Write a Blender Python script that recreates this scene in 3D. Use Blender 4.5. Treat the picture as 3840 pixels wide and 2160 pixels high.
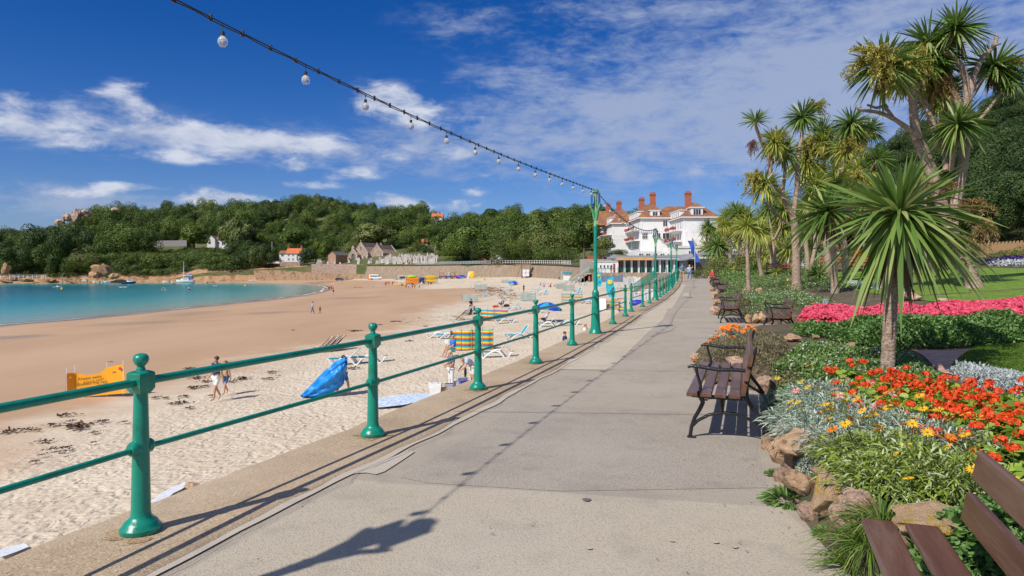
import bpy, math, random
import numpy as np
from mathutils import Vector, Matrix, Euler
for o in list(bpy.data.objects): bpy.data.objects.remove(o)
S=bpy.context.scene; COL=S.collection
R=random.Random(7); NR=np.random.default_rng(11)
# ---------------------------------------------------------------- camera, sky, sun
F=2560.0; HY=1011.0; CH=1.68
cam=bpy.data.cameras.new('camera'); co=bpy.data.objects.new('camera',cam); COL.objects.link(co)
co.location=(0,0,CH); co.rotation_euler=(math.pi/2,0,0)
cam.sensor_width=36; cam.lens=24; cam.shift_y=-(1080-HY)/3840; cam.clip_end=20000; cam.clip_start=.05
S.camera=co
S.render.resolution_x=1024; S.render.resolution_y=576
S.view_settings.view_transform='Standard'; S.view_settings.look='None'; S.view_settings.gamma=1
S.view_settings.exposure=0.33
SUN_EL=math.radians(44.5); SUN_AZ=math.atan2(-.70,-.74)      # direction to the sun (x,y)
sd=Vector((math.sin(SUN_AZ)*math.cos(SUN_EL),math.cos(SUN_AZ)*math.cos(SUN_EL),math.sin(SUN_EL)))
sl=bpy.data.lights.new('sun','SUN'); sl.energy=3.7; sl.angle=math.radians(.53); sl.color=(1,.94,.85)
so=bpy.data.objects.new('sun',sl); COL.objects.link(so); so.rotation_euler=sd.to_track_quat('Z','Y').to_euler()
W=bpy.data.worlds.new('World'); S.world=W; W.use_nodes=True
def world():
    nt=W.node_tree; N=nt.nodes; L=nt.links; N.clear()
    out=N.new('ShaderNodeOutputWorld'); bg=N.new('ShaderNodeBackground'); bg.inputs[1].default_value=.1
    sky=N.new('ShaderNodeTexSky'); sky.sky_type='NISHITA'; sky.sun_disc=False
    sky.sun_elevation=SUN_EL; sky.sun_rotation=SUN_AZ; sky.air_density=1.0; sky.dust_density=.35; sky.ozone_density=3.0
    def M(op,a,b=None,c=None,clamp=False):
        n=N.new('ShaderNodeMath'); n.operation=op; n.use_clamp=clamp
        for i,v in enumerate((a,b,c)):
            if v is None: continue
            if isinstance(v,(int,float)): n.inputs[i].default_value=v
            else: L.new(v,n.inputs[i])
        return n.outputs[0]
    hs=N.new('ShaderNodeHueSaturation'); hs.inputs['Saturation'].default_value=1.22; L.new(sky.outputs[0],hs.inputs['Color'])
    tc=N.new('ShaderNodeTexCoord'); sp=N.new('ShaderNodeSeparateXYZ'); L.new(tc.outputs['Generated'],sp.inputs[0])
    az=M('ARCTAN2',sp.outputs[0],sp.outputs[1]); el=M('ARCSINE',sp.outputs[2])
    cb=N.new('ShaderNodeCombineXYZ'); L.new(az,cb.inputs[0]); L.new(el,cb.inputs[1])
    def noise(sx,sy,detail,rough,off=0,dist=.0):
        mp=N.new('ShaderNodeMapping'); mp.inputs['Scale'].default_value=(sx,sy,1); mp.inputs['Location'].default_value=(off,off*.7,off*.3)
        L.new(cb.outputs[0],mp.inputs[0]); n=N.new('ShaderNodeTexNoise'); n.inputs['Scale'].default_value=1
        n.inputs['Detail'].default_value=detail; n.inputs['Roughness'].default_value=rough; n.inputs['Distortion'].default_value=dist
        L.new(mp.outputs[0],n.inputs[0]); return n.outputs[0]
    def blob(x,y,rx,ry,amp):   # a cloud bank at an azimuth and elevation (numbers measured on a 2576 px wide plan)
        x*=1.4907;y*=1.4907;rx*=1.4907;ry*=1.4907
        a=math.atan((x-1920)/F); ra=rx/F*math.cos(a)**2
        e=math.atan((HY-y)/F*math.cos(a)); re=ry/F*math.cos(a)
        dx=M('DIVIDE',M('SUBTRACT',az,a),ra); dy=M('DIVIDE',M('SUBTRACT',el,e),re)
        d=M('ADD',M('MULTIPLY',dx,dx),M('MULTIPLY',dy,dy))
        return M('MULTIPLY',M('EXPONENT',M('MULTIPLY',d,-1)),amp)
    def tot(lst):
        s=None
        for b in lst:
            v=blob(*b); s=v if s is None else M('ADD',s,v)
        return s
    # thick heaps
    heap=tot([(60,295,120,50,.66),(190,268,70,34,.5),(340,262,90,48,.8),(150,345,200,26,.5),(400,330,200,26,.55),(600,350,240,30,.62),(900,378,260,26,.6),(420,392,300,18,.42),(60,250,60,20,.4),(950,255,85,36,.95),(1120,290,120,40,.45),
        (540,500,90,20,1.1),(120,480,160,14,.6),(1290,440,90,12,.5),(780,465,70,9,.5),(1000,503,70,20,.85),(350,472,80,13,.62),(250,466,50,9,.4),(860,430,140,18,.68),(1740,432,55,24,.9),(1120,522,100,16,.7),(1220,480,70,14,.4),(720,415,80,16,.4),(640,500,60,12,.5)])
    sheet=tot([(1500,250,420,90,.75),(1700,330,520,90,.85),(2100,250,560,220,.95),(2300,90,560,170,.95),(1800,60,300,120,.5),(1250,360,300,50,.6),(1150,60,200,60,.4),(120,500,300,42,.9),(420,525,320,26,.6),(1500,450,560,50,.45),(1500,40,220,80,.4),(1250,200,200,60,.3),(250,330,330,70,.55),(700,370,400,50,.6)])
    n1=noise(11,24,10,.6,3.1,.2); n2=noise(7,24,10,.62,8.2,.4); n3=noise(26,64,8,.65,1.7,.3)
    def sm(v,a,b): 
        m=N.new('ShaderNodeMapRange'); m.interpolation_type='SMOOTHSTEP'; m.inputs[1].default_value=a; m.inputs[2].default_value=b
        L.new(v,m.inputs[0]); return m.outputs[0]
    h=sm(M('ADD',heap,M('MULTIPLY',M('SUBTRACT',n1,.5),3.6)),.16,1.05)
    s=sm(M('ADD',sheet,M('ADD',M('MULTIPLY',M('SUBTRACT',n2,.5),3.4),M('MULTIPLY',M('SUBTRACT',n3,.5),2.2))),.05,1.9)
    h=M('MULTIPLY',h,sm(heap,.02,.3)); s=M('MULTIPLY',M('MULTIPLY',s,sm(sheet,.03,.5)),.85)
    tint=N.new('ShaderNodeMix'); tint.data_type='RGBA'; tint.blend_type='MULTIPLY'; tint.inputs[0].default_value=1
    L.new(hs.outputs[0],tint.inputs[6])
    tm=N.new('ShaderNodeMix'); tm.data_type='RGBA'; L.new(sm(el,0.0,.42),tm.inputs[0]); tm.inputs[6].default_value=(.42,.50,.78,1); tm.inputs[7].default_value=(.07,.36,.72,1); L.new(tm.outputs[2],tint.inputs[7])
    mx=N.new('ShaderNodeMix'); mx.data_type='RGBA'; L.new(s,mx.inputs[0]); L.new(tint.outputs[2],mx.inputs[6]); mx.inputs[7].default_value=(3.0,3.6,5.0,1)
    cc=N.new('ShaderNodeMix'); cc.data_type='RGBA'; L.new(sm(n1,.35,.7),cc.inputs[0]); cc.inputs[6].default_value=(3.4,3.9,5.2,1); cc.inputs[7].default_value=(5.6,5.9,6.7,1)
    m2=N.new('ShaderNodeMix'); m2.data_type='RGBA'; L.new(M('MULTIPLY',h,.9),m2.inputs[0]); L.new(mx.outputs[2],m2.inputs[6]); L.new(cc.outputs[2],m2.inputs[7])
    # unseen bright cloud overhead and behind the camera, added to whiten the ambient light
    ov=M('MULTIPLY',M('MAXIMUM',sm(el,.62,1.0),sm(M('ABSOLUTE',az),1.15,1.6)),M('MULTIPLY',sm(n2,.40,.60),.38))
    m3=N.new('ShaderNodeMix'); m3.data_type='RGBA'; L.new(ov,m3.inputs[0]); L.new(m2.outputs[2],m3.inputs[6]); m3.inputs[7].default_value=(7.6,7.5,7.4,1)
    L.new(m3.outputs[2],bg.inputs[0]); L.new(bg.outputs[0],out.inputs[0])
world()
# ---------------------------------------------------------------- helpers
PI=math.pi
def at(px,py,d): return Vector(((px-1920)/F*d,d,CH+(HY-py)/F*d))
def mat(name,c,c2=None,scale=5,rough=.6,bump=0,bscale=None,detail=6,metal=0,spec=.5,contrast=(.35,.65),coat=0,c3=None,s3=1,stretch=None,trans=0,emit=0):
    m=bpy.data.materials.get(name)
    if m: return m
    m=bpy.data.materials.new(name); m.use_nodes=True; nt=m.node_tree; N=nt.nodes; L=nt.links
    b=N['Principled BSDF']; b.inputs['Roughness'].default_value=rough; b.inputs['Metallic'].default_value=metal
    b.inputs['Specular IOR Level'].default_value=spec; b.inputs['Coat Weight'].default_value=coat
    b.inputs['Base Color'].default_value=(*c,1)
    if trans: b.inputs['Transmission Weight'].default_value=trans
    tc=N.new('ShaderNodeTexCoord'); src=tc.outputs['Object']
    if stretch:
        mp=N.new('ShaderNodeMapping'); mp.inputs['Scale'].default_value=stretch; L.new(src,mp.inputs[0]); src=mp.outputs[0]
    def nz(s,d=detail):
        n=N.new('ShaderNodeTexNoise'); n.inputs['Scale'].default_value=s; n.inputs['Detail'].default_value=d; n.inputs['Roughness'].default_value=.6
        L.new(src,n.inputs[0]); return n.outputs[0]
    colr=None
    if c2:
        r=N.new('ShaderNodeValToRGB'); r.color_ramp.elements[0].position=contrast[0]; r.color_ramp.elements[1].position=contrast[1]
        r.color_ramp.elements[0].color=(*c,1); r.color_ramp.elements[1].color=(*c2,1); L.new(nz(scale),r.inputs[0]); colr=r.outputs[0]
    if c3:
        r=N.new('ShaderNodeValToRGB'); r.color_ramp.elements[0].position=.5; r.color_ramp.elements[1].position=.62
        L.new(nz(s3),r.inputs[0]); mx=N.new('ShaderNodeMix'); mx.data_type='RGBA'; L.new(r.outputs[0],mx.inputs[0])
        if colr: L.new(colr,mx.inputs[6])
        else: mx.inputs[6].default_value=(*c,1)
        mx.inputs[7].default_value=(*c3,1); colr=mx.outputs[2]
    if colr: L.new(colr,b.inputs['Base Color'])
    if bump:
        bp=N.new('ShaderNodeBump'); bp.inputs['Strength'].default_value=1; bp.inputs['Distance'].default_value=bump
        L.new(nz(bscale or scale*3),bp.inputs['Height']); L.new(bp.outputs[0],b.inputs['Normal'])
    return m
def leafmat(name,cols,rough=.5,transl=.25,spec=.35):
    "colour by a per-leaf random attribute: the leaves' own variety"
    m=bpy.data.materials.get(name)
    if m: return m
    m=bpy.data.materials.new(name); m.use_nodes=True; nt=m.node_tree; N=nt.nodes; L=nt.links
    b=N['Principled BSDF']; b.inputs['Roughness'].default_value=rough; b.inputs['Specular IOR Level'].default_value=spec
    a=N.new('ShaderNodeAttribute'); a.attribute_name='tint'; r=N.new('ShaderNodeValToRGB'); e=r.color_ramp.elements
    n=len(cols)
    while len(e)<n: e.new(.5)
    for i,c in enumerate(cols): e[i].position=i/(n-1) if n>1 else 0; e[i].color=(*c,1)
    L.new(a.outputs['Fac'],r.inputs[0]); L.new(r.outputs[0],b.inputs['Base Color'])
    t=N.new('ShaderNodeBsdfTranslucent'); L.new(r.outputs[0],t.inputs[0]); mx=N.new('ShaderNodeMixShader'); mx.inputs[0].default_value=transl
    L.new(b.outputs[0],mx.inputs[1]); L.new(t.outputs[0],mx.inputs[2]); L.new(mx.outputs[0],N['Material Output'].inputs[0])
    return m
def tag(o,label=None,cat=None,group=None,kind=None):
    if label: o['label']=label
    if cat: o['category']=cat
    if group: o['group']=group
    if kind: o['kind']=kind
    return o
def thing(name,label,cat,loc=(0,0,0),rz=0,group=None,scale=1):
    o=bpy.data.objects.new(name,None); COL.objects.link(o); o.location=loc; o.rotation_euler=(0,0,rz); o.empty_display_size=.2
    if scale!=1: o.scale=(scale,)*3
    return tag(o,label,cat,group)
def addobj(name,me,parent=None,loc=None,rot=None,scale=None):
    o=bpy.data.objects.new(name,me); COL.objects.link(o)
    if parent: o.parent=parent
    if loc is not None: o.location=loc
    if rot is not None: o.rotation_euler=rot
    if scale is not None: o.scale=(scale,)*3 if isinstance(scale,(int,float)) else scale
    return o
def copytree(o,parent=None):
    c=o.copy(); COL.objects.link(c)
    if parent: c.parent=parent
    for ch in o.children: copytree(ch,c)
    return c
def place(proto,used,loc,rz,label=None,scale=None,group=None):
    if proto.get('_used'): o=copytree(proto)
    else: o=proto
    proto['_used']=1; o['_used']=1
    o.location=loc; o.rotation_euler=(0,0,rz)
    if label: o['label']=label
    if scale: o.scale=(scale,)*3
    if group: o['group']=group
    return o
class MB:
    def __init__(s): s.v=[]; s.f=[]; s.m=[]; s.mi=0
    def add(s,vs,fs):
        b=len(s.v); s.v+= [tuple(v) for v in vs]; s.f+=[tuple(i+b for i in f) for f in fs]; s.m+=[s.mi]*len(fs); return s
    def box(s,x0,x1,y0,y1,z0,z1,M=None,bev=0):
        if bev:
            c=bev; vs=[];
            for z,i in ((z0,c),(z0+c,0),(z1-c,0),(z1,c)):
                vs+=[(x0+i,y0+i,z),(x1-i,y0+i,z),(x1-i,y1-i,z),(x0+i,y1-i,z)]
            fs=[(3,2,1,0),(12,13,14,15)]+[(k*4+j,k*4+(j+1)%4,k*4+4+(j+1)%4,k*4+4+j) for k in range(3) for j in range(4)]
        else:
            vs=[(x0,y0,z0),(x1,y0,z0),(x1,y1,z0),(x0,y1,z0),(x0,y0,z1),(x1,y0,z1),(x1,y1,z1),(x0,y1,z1)]
            fs=[(3,2,1,0),(4,5,6,7),(0,1,5,4),(1,2,6,5),(2,3,7,6),(3,0,4,7)]
        if M: vs=[M@Vector(v) for v in vs]
        return s.add(vs,fs)
    def lathe(s,prof,seg=16,c=(0,0,0),M=None):
        vs=[];fs=[]
        for r,z in prof:
            for k in range(seg):
                a=2*PI*k/seg; vs.append((c[0]+r*math.cos(a),c[1]+r*math.sin(a),c[2]+z))
        n=len(prof)
        for i in range(n-1):
            for k in range(seg): fs.append((i*seg+k,i*seg+(k+1)%seg,(i+1)*seg+(k+1)%seg,(i+1)*seg+k))
        fs.append(tuple(range(seg-1,-1,-1))); fs.append(tuple((n-1)*seg+k for k in range(seg)))
        if M: vs=[M@Vector(v) for v in vs]
        return s.add(vs,fs)
    def tube(s,pts,rad,seg=8,flat=None,cap=True):
        P=[Vector(p) for p in pts]; n=len(P)
        if isinstance(rad,(int,float)): rad=[rad]*n
        vs=[];fs=[]; pa=None
        for i in range(n):
            t=(P[min(i+1,n-1)]-P[max(i-1,0)]).normalized()
            if pa is None:
                up=Vector((0,0,1)) if abs(t.z)<.9 else Vector((1,0,0)); a=t.cross(up).normalized()
            else: a=(pa-t*pa.dot(t)).normalized()
            pa=a; b=a.cross(t)
            fa,fb=(1,1) if not flat else flat
            for k in range(seg):
                an=2*PI*k/seg; vs.append(P[i]+a*math.cos(an)*rad[i]*fa+b*math.sin(an)*rad[i]*fb)
        for i in range(n-1):
            for k in range(seg): fs.append((i*seg+k,i*seg+(k+1)%seg,(i+1)*seg+(k+1)%seg,(i+1)*seg+k))
        if cap: fs.append(tuple(range(seg-1,-1,-1))); fs.append(tuple((n-1)*seg+k for k in range(seg)))
        return s.add(vs,fs)
    def prism(s,poly,ax,a0,a1,M=None):
        "extrude 2D polygon along axis ax ('x','y','z')"
        n=len(poly)
        def V(p,a): return {'x':(a,p[0],p[1]),'y':(p[0],a,p[1]),'z':(p[0],p[1],a)}[ax]
        vs=[V(p,a0) for p in poly]+[V(p,a1) for p in poly]
        if M: vs=[M@Vector(v) for v in vs]
        fs=[tuple(range(n-1,-1,-1)),tuple(range(n,2*n))]+[(i,(i+1)%n,n+(i+1)%n,n+i) for i in range(n)]
        return s.add(vs,fs)
    def ell(s,c,r,seg=10,rings=6,M=None):
        vs=[];fs=[]
        for i in range(rings+1):
            th=PI*i/rings; 
            for k in range(seg):
                a=2*PI*k/seg; vs.append((c[0]+r[0]*math.sin(th)*math.cos(a),c[1]+r[1]*math.sin(th)*math.sin(a),c[2]-r[2]*math.cos(th)))
        for i in range(rings):
            for k in range(seg): fs.append((i*seg+k,i*seg+(k+1)%seg,(i+1)*seg+(k+1)%seg,(i+1)*seg+k))
        if M: vs=[M@Vector(v) for v in vs]
        return s.add(vs,fs)
    def mesh(s,name,mats,ang=35,smooth=True):
        me=bpy.data.meshes.new(name); me.from_pydata(s.v,[],s.f)
        if not isinstance(mats,(list,tuple)): mats=[mats]
        for m in mats: me.materials.append(m)
        if any(s.m): me.polygons.foreach_set('material_index',s.m)
        import bmesh
        bm=bmesh.new(); bm.from_mesh(me); bmesh.ops.remove_doubles(bm,verts=bm.verts,dist=1e-5); bmesh.ops.recalc_face_normals(bm,faces=bm.faces); bm.to_mesh(me); bm.free()
        if smooth:
            me.polygons.foreach_set('use_smooth',[True]*len(me.polygons))
            try: me.set_sharp_from_angle(angle=math.radians(ang))
            except Exception: pass
        me.update(); return me
    def obj(s,name,mats,parent=None,ang=35,loc=None,smooth=True): return addobj(name,s.mesh(name,mats,ang,smooth),parent,loc)
def npmesh(name,V,Q,m,tint=None,smooth=False,tri=False,attrs=None,midx=None):
    V=np.asarray(V,np.float32).reshape(-1,3); Q=np.asarray(Q,np.int32); k=Q.shape[1]
    me=bpy.data.meshes.new(name); me.vertices.add(len(V)); me.vertices.foreach_set('co',V.ravel())
    me.loops.add(Q.size); me.loops.foreach_set('vertex_index',Q.ravel())
    me.polygons.add(len(Q)); me.polygons.foreach_set('loop_start',np.arange(0,Q.size,k,dtype=np.int32))
    try: me.polygons.foreach_set('loop_total',np.full(len(Q),k,np.int32))
    except Exception: pass
    if smooth: me.polygons.foreach_set('use_smooth',np.ones(len(Q),bool))
    if not isinstance(m,(list,tuple)): m=[m]
    for x in m: me.materials.append(x)
    if midx is not None: me.polygons.foreach_set('material_index',np.asarray(midx,np.int32))
    at_=dict(attrs or {}); 
    if tint is not None: at_['tint']=tint
    for kx,vx in at_.items():
        a=me.attributes.new(kx,'FLOAT','POINT'); a.data.foreach_set('value',np.asarray(vx,np.float32))
    me.update(); me.validate(); return me
def nrm(v): return v/np.maximum(np.linalg.norm(v,axis=-1,keepdims=True),1e-9)
PROF={'blade':[.55,1,.85,.08],'leaf':[.15,1,.75,.05],'strap':[.5,.9,1,.75,.06],'petal':[.3,1,.5],'round':[.35,1,1,.4],'card':[1,1]}
def blades(base,dr,Ln,Wd,droop,prof='blade',tint=None,rng=NR,face=None,fold=0):
    "N leaves -> V,Q,tint; each a tapered, bending strip"
    N=len(base); p=PROF[prof]; n=len(p); t=np.linspace(0,1,n)
    base=np.asarray(base,float); dr=nrm(np.asarray(dr,float)); Ln=np.broadcast_to(Ln,(N,)); Wd=np.broadcast_to(Wd,(N,)); droop=np.broadcast_to(droop,(N,))
    up=np.tile([0,0,1.],(N,1)) if face is None else face
    side=np.cross(dr,up); bad=np.linalg.norm(side,axis=1)<.05; side[bad]=rng.normal(size=(bad.sum(),3)); side=nrm(side)
    nr=nrm(np.cross(side,dr)); an=rng.normal(size=N)*.45; side=side*np.cos(an)[:,None]+nr*np.sin(an)[:,None]
    C=base[:,None,:]+dr[:,None,:]*(Ln[:,None]*t)[:,:,None]; C[:,:,2]-= (droop*Ln)[:,None]*t[None,:]**2
    w=(Wd[:,None]*np.array(p)[None,:]*.5)[:,:,None]
    A=C-side[:,None,:]*w; B=C+side[:,None,:]*w
    V=np.stack([A,B],2).reshape(N,2*n,3)
    q=np.array([[2*i,2*i+1,2*i+3,2*i+2] for i in range(n-1)])
    Q=(np.arange(N)*2*n)[:,None,None]+q[None]
    tn=rng.random(N) if tint is None else np.broadcast_to(tint,(N,))
    return V.reshape(-1,3),Q.reshape(-1,4),np.repeat(tn,2*n)
def merge(lst):
    Vs=[];Qs=[];Ts=[];o=0
    for V,Q,T in lst: Vs.append(V);Qs.append(Q+o);Ts.append(T);o+=len(V)
    return np.concatenate(Vs),np.concatenate(Qs),np.concatenate(Ts)
def sph(n,rng=NR,zmin=-1,zmax=1):
    z=rng.uniform(zmin,zmax,n); a=rng.uniform(0,2*PI,n); r=np.sqrt(1-z*z); return np.stack([r*np.cos(a),r*np.sin(a),z],1)
def vnoise(x,y,s,seed=0):
    x=np.asarray(x,float)/s; y=np.asarray(y,float)/s; xi=np.floor(x); yi=np.floor(y); fx=x-xi; fy=y-yi
    fx=fx*fx*(3-2*fx); fy=fy*fy*(3-2*fy)
    def h(a,b): 
        v=np.sin(a*127.1+b*311.7+seed*74.7)*43758.5453; return v-np.floor(v)
    return (h(xi,yi)*(1-fx)+h(xi+1,yi)*fx)*(1-fy)+(h(xi,yi+1)*(1-fx)+h(xi+1,yi+1)*fx)*fy
def inpoly(x,y,P):
    x=np.asarray(x);y=np.asarray(y); r=np.zeros(x.shape,bool); n=len(P)
    for i in range(n):
        x0,y0=P[i];x1,y1=P[(i+1)%n]
        c=((y0>y)!=(y1>y))&(x<(x1-x0)*(y-y0)/((y1-y0) if y1!=y0 else 1e-9)+x0); r^=c
    return r
def segdist(x,y,P):
    x=np.asarray(x,float);y=np.asarray(y,float); d=np.full(x.shape,1e9)
    for i in range(len(P)-1):
        ax,ay=P[i];bx,by=P[i+1]; vx,vy=bx-ax,by-ay; t=np.clip(((x-ax)*vx+(y-ay)*vy)/(vx*vx+vy*vy+1e-9),0,1)
        d=np.minimum(d,np.hypot(x-ax-t*vx,y-ay-t*vy))
    return d
def hit(px,py,fn,y0=1.5,y1=900):
    u=(px-1920)/F; w=(HY-py)/F; Y=y0; pr=Y
    while Y<y1:
        if CH+w*Y<=float(fn(u*Y,Y)): break
        pr=Y; Y*=1.02
    a,b=pr,Y
    for _ in range(20):
        m=(a+b)/2
        if CH+w*m<=float(fn(u*m,m)): b=m
        else: a=m
    return Vector((u*b,b,float(fn(u*b,b))))
# ---------------------------------------------------------------- the lie of the land
RAIL=[(-5.0,-3.6),(-4.1,-.9),(-3.2,1.75),(-2.37,4.36),(-1.40,6.87),(-.475,9.54),(.425,12.2),(1.33,15.1),(2.19,17.9),(3.1,21.0),(4.05,24.4),(4.75,27.2),(5.85,30.6),(6.67,33.1),(7.57,36.0),(8.43,38.9),(9.2,41.6),(9.9,43.9),(10.67,46.7),(11.4,49.4),(12.1,51.9),(13.0,55.1),(14.0,59.0),(15.1,63.4),(16.5,68.4)]
RX=[p[0] for p in RAIL]+[23.2,28.8,32.0]; RY=[p[1] for p in RAIL]+[95,120,134]
def EX(Y): return np.interp(Y,RY,RX)
def PZ(Y): return np.interp(Y,[-50,30,100,400],[0,0,.80,1.4])
XEY=[-8,1.0,3.25,3.6,3.74,5.0,6.4,6.7,8.9,9.4,10.4,12.1,13.5,15.5,17.2,17.9,20.9,21.3,22,24.3,24.8,27,33,40,50,67,95,125,140]
XEX=[-1.9,1.6,2.5,1.85,1.80,1.98,2.45,2.75,3.55,3.35,2.85,3.2,3.55,4.6,5.8,7.9,8.3,7.4,7.7,8.2,7.4,7.9,9.7,11.8,14.7,19.3,28,37,42]
def XE(Y): return np.interp(Y,XEY,XEX)
def G(X,Y):
    "garden ground"
    e=np.asarray(X)-XE(Y); k=np.clip(e/.35,0,1); k=k*k*(3-2*k)
    far=np.clip((np.asarray(Y)-12)/20,0,1)
    z=PZ(Y)-.02+k*.30+np.clip(e-.3,0,30)*(.045+.03*far)+np.clip(e-30,0,40)*.10+ .03*(vnoise(X,Y,1.3,3)-.5)*k
    return z
WL=[(-64,40),(-64,86),(-61,95),(-57,152),(-56.6,180),(-60,210),(-66,240),(-73,268),(-84,298),(-98,322),(-125,350),(-150,366),(-200,372),(-262,350),(-330,345)]
def WD(X,Y):
    "signed distance to the waterline, + on the sand"
    d=segdist(X,Y,WL); P=WL+[(-600,345),(-600,40)]
    return np.where(inpoly(X,Y,P),-d,d)
def SND(X,Y):
    d=WD(X,Y); Y=np.asarray(Y,float)
    a=np.interp(d,[-400,-60,0,57,70,78,200],[-12,-8,-5.3,-3.5,-1.5,-.9,-.6])
    b=np.interp(d,[-400,-60,0,25,40,50,60,70,200],[-12,-8,-5.3,-4.1,-3.1,-2.4,-1.6,-.9,-.7])
    k=np.clip((Y-190)/60,0,1)
    n=np.clip((Y-60)/60,0,1); c=np.interp(d,[-400,-60,0,57,70,200],[-12,-8,-5.3,-3.45,-2.9,-2.7])
    return (c*(1-n)+a*n)*(1-k)+b*k

SNDv=SND
_gx=np.arange(-420,62,1.5); _gy=np.arange(0,430,1.5); _SG=SNDv(*np.meshgrid(_gx,_gy)).tolist()
def SND(X,Y):
    if hasattr(X,'__len__') or not (-419<X<60 and 1<Y<427): return SNDv(X,Y)
    a=(X+420)/1.5; b=Y/1.5; i=int(a); j=int(b); a-=i; b-=j; r0=_SG[j]; r1=_SG[j+1]
    return (r0[i]*(1-a)+r0[i+1]*a)*(1-b)+(r1[i]*(1-a)+r1[i+1]*a)*b
def sst(x,a,b):
    t=np.clip((np.asarray(x,float)-a)/(b-a),0,1); return t*t*(3-2*t)
def gridmesh(name,X,Y,Z,m,attrs=None,smooth=True,parent=None):
    n,k=X.shape; V=np.stack([X,Y,Z],2).reshape(-1,3); i=np.arange(n-1)[:,None]*k+np.arange(k-1)[None]; i=i.ravel()
    Q=np.stack([i,i+1,i+k+1,i+k],1)
    me=npmesh(name,V,Q,m,smooth=smooth,attrs={a:v.ravel() for a,v in (attrs or {}).items()}); return addobj(name,me,parent)
# ---- sand
def sandmat():
    m=mat('sand',(.6,.5,.36),rough=.95,spec=.1); nt=m.node_tree; N=nt.nodes; L=nt.links; b=N['Principled BSDF']
    tc=N.new('ShaderNodeTexCoord')
    def nz(s,d=5,rough=.6,sc=(1,1,1),dist=0):
        mp=N.new('ShaderNodeMapping'); mp.inputs['Scale'].default_value=sc; L.new(tc.outputs['Object'],mp.inputs[0])
        n=N.new('ShaderNodeTexNoise'); n.inputs['Scale'].default_value=s; n.inputs['Detail'].default_value=d; n.inputs['Roughness'].default_value=rough; n.inputs['Distortion'].default_value=dist
        L.new(mp.outputs[0],n.inputs[0]); return n.outputs[0]
    def ramp(v,a,b_,c0,c1):
        r=N.new('ShaderNodeValToRGB'); e=r.color_ramp.elements; e[0].position=a;e[1].position=b_;e[0].color=(*c0,1);e[1].color=(*c1,1); L.new(v,r.inputs[0]); return r.outputs[0]
    def mix(f,a,b_):
        x=N.new('ShaderNodeMix'); x.data_type='RGBA'; L.new(f,x.inputs[0]); L.new(a,x.inputs[6]); L.new(b_,x.inputs[7]); return x.outputs[2]
    def M(op,a,b_=None):
        n=N.new('ShaderNodeMath'); n.operation=op
        for i,v in enumerate((a,b_)):
            if v is None: continue
            if isinstance(v,(int,float)): n.inputs[i].default_value=v
            else: L.new(v,n.inputs[i])
        return n.outputs[0]
    A=N.new('ShaderNodeAttribute'); A.attribute_name='dry'; B=N.new('ShaderNodeAttribute'); B.attribute_name='wet'
    dry=ramp(nz(.35,6),.3,.7,(.58,.475,.35),(.68,.585,.45)); smooth_=ramp(nz(.09,6,sc=(1,.35,1)),.3,.7,(.44,.285,.175),(.52,.355,.23))
    edge=nz(.4,6); dd=N.new('ShaderNodeMapRange'); L.new(M('ADD',A.outputs['Fac'],M('MULTIPLY',M('SUBTRACT',edge,.5),.9)),dd.inputs[0]); dd.inputs[1].default_value=.25; dd.inputs[2].default_value=.75
    ww=N.new('ShaderNodeMapRange'); L.new(M('ADD',B.outputs['Fac'],M('MULTIPLY',M('SUBTRACT',nz(.12,6,sc=(1,.4,1)),.5),.8)),ww.inputs[0]); ww.inputs[1].default_value=.35; ww.inputs[2].default_value=.7
    c=mix(dd.outputs[0],smooth_,dry); wet=ramp(nz(.3,4),.3,.7,(.32,.225,.15),(.38,.27,.18)); c=mix(ww.outputs[0],c,wet); L.new(c,b.inputs['Base Color'])
    rg=N.new('ShaderNodeMapRange'); L.new(ww.outputs[0],rg.inputs[0]); rg.inputs[3].default_value=.95; rg.inputs[4].default_value=.3; L.new(rg.outputs[0],b.inputs['Roughness'])
    # trodden dimples in the dry sand
    v=N.new('ShaderNodeTexVoronoi'); v.inputs['Scale'].default_value=4.3; v.feature='SMOOTH_F1'; v.inputs['Smoothness'].default_value=.5
    mp=N.new('ShaderNodeMapping'); mp.inputs['Scale'].default_value=(1,.6,1); L.new(tc.outputs['Object'],mp.inputs[0])
    w=N.new('ShaderNodeVectorMath'); w.operation='ADD'; L.new(mp.outputs[0],w.inputs[0]); nn=N.new('ShaderNodeTexNoise'); nn.inputs['Scale'].default_value=1.5; L.new(tc.outputs['Object'],nn.inputs[0])
    sc=N.new('ShaderNodeVectorMath'); sc.operation='SCALE'; sc.inputs['Scale'].default_value=.9; L.new(nn.outputs['Color'],sc.inputs[0]); L.new(sc.outputs[0],w.inputs[1]); L.new(w.outputs[0],v.inputs['Vector'])
    TR_=N.new('ShaderNodeAttribute'); TR_.attribute_name='trod'; tr=TR_.outputs['Fac']
    hgt=M('ADD',M('MULTIPLY',v.outputs[0],M('MULTIPLY',tr,.62)),M('ADD',M('MULTIPLY',nz(7,3),M('MULTIPLY',tr,.42)),M('MULTIPLY',nz(1.5,4,sc=(1,.3,1)),.10)))
    bp=N.new('ShaderNodeBump'); bp.inputs['Strength'].default_value=1; bp.inputs['Distance'].default_value=.12; L.new(hgt,bp.inputs['Height']); L.new(bp.outputs[0],b.inputs['Normal'])
    return m
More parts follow.
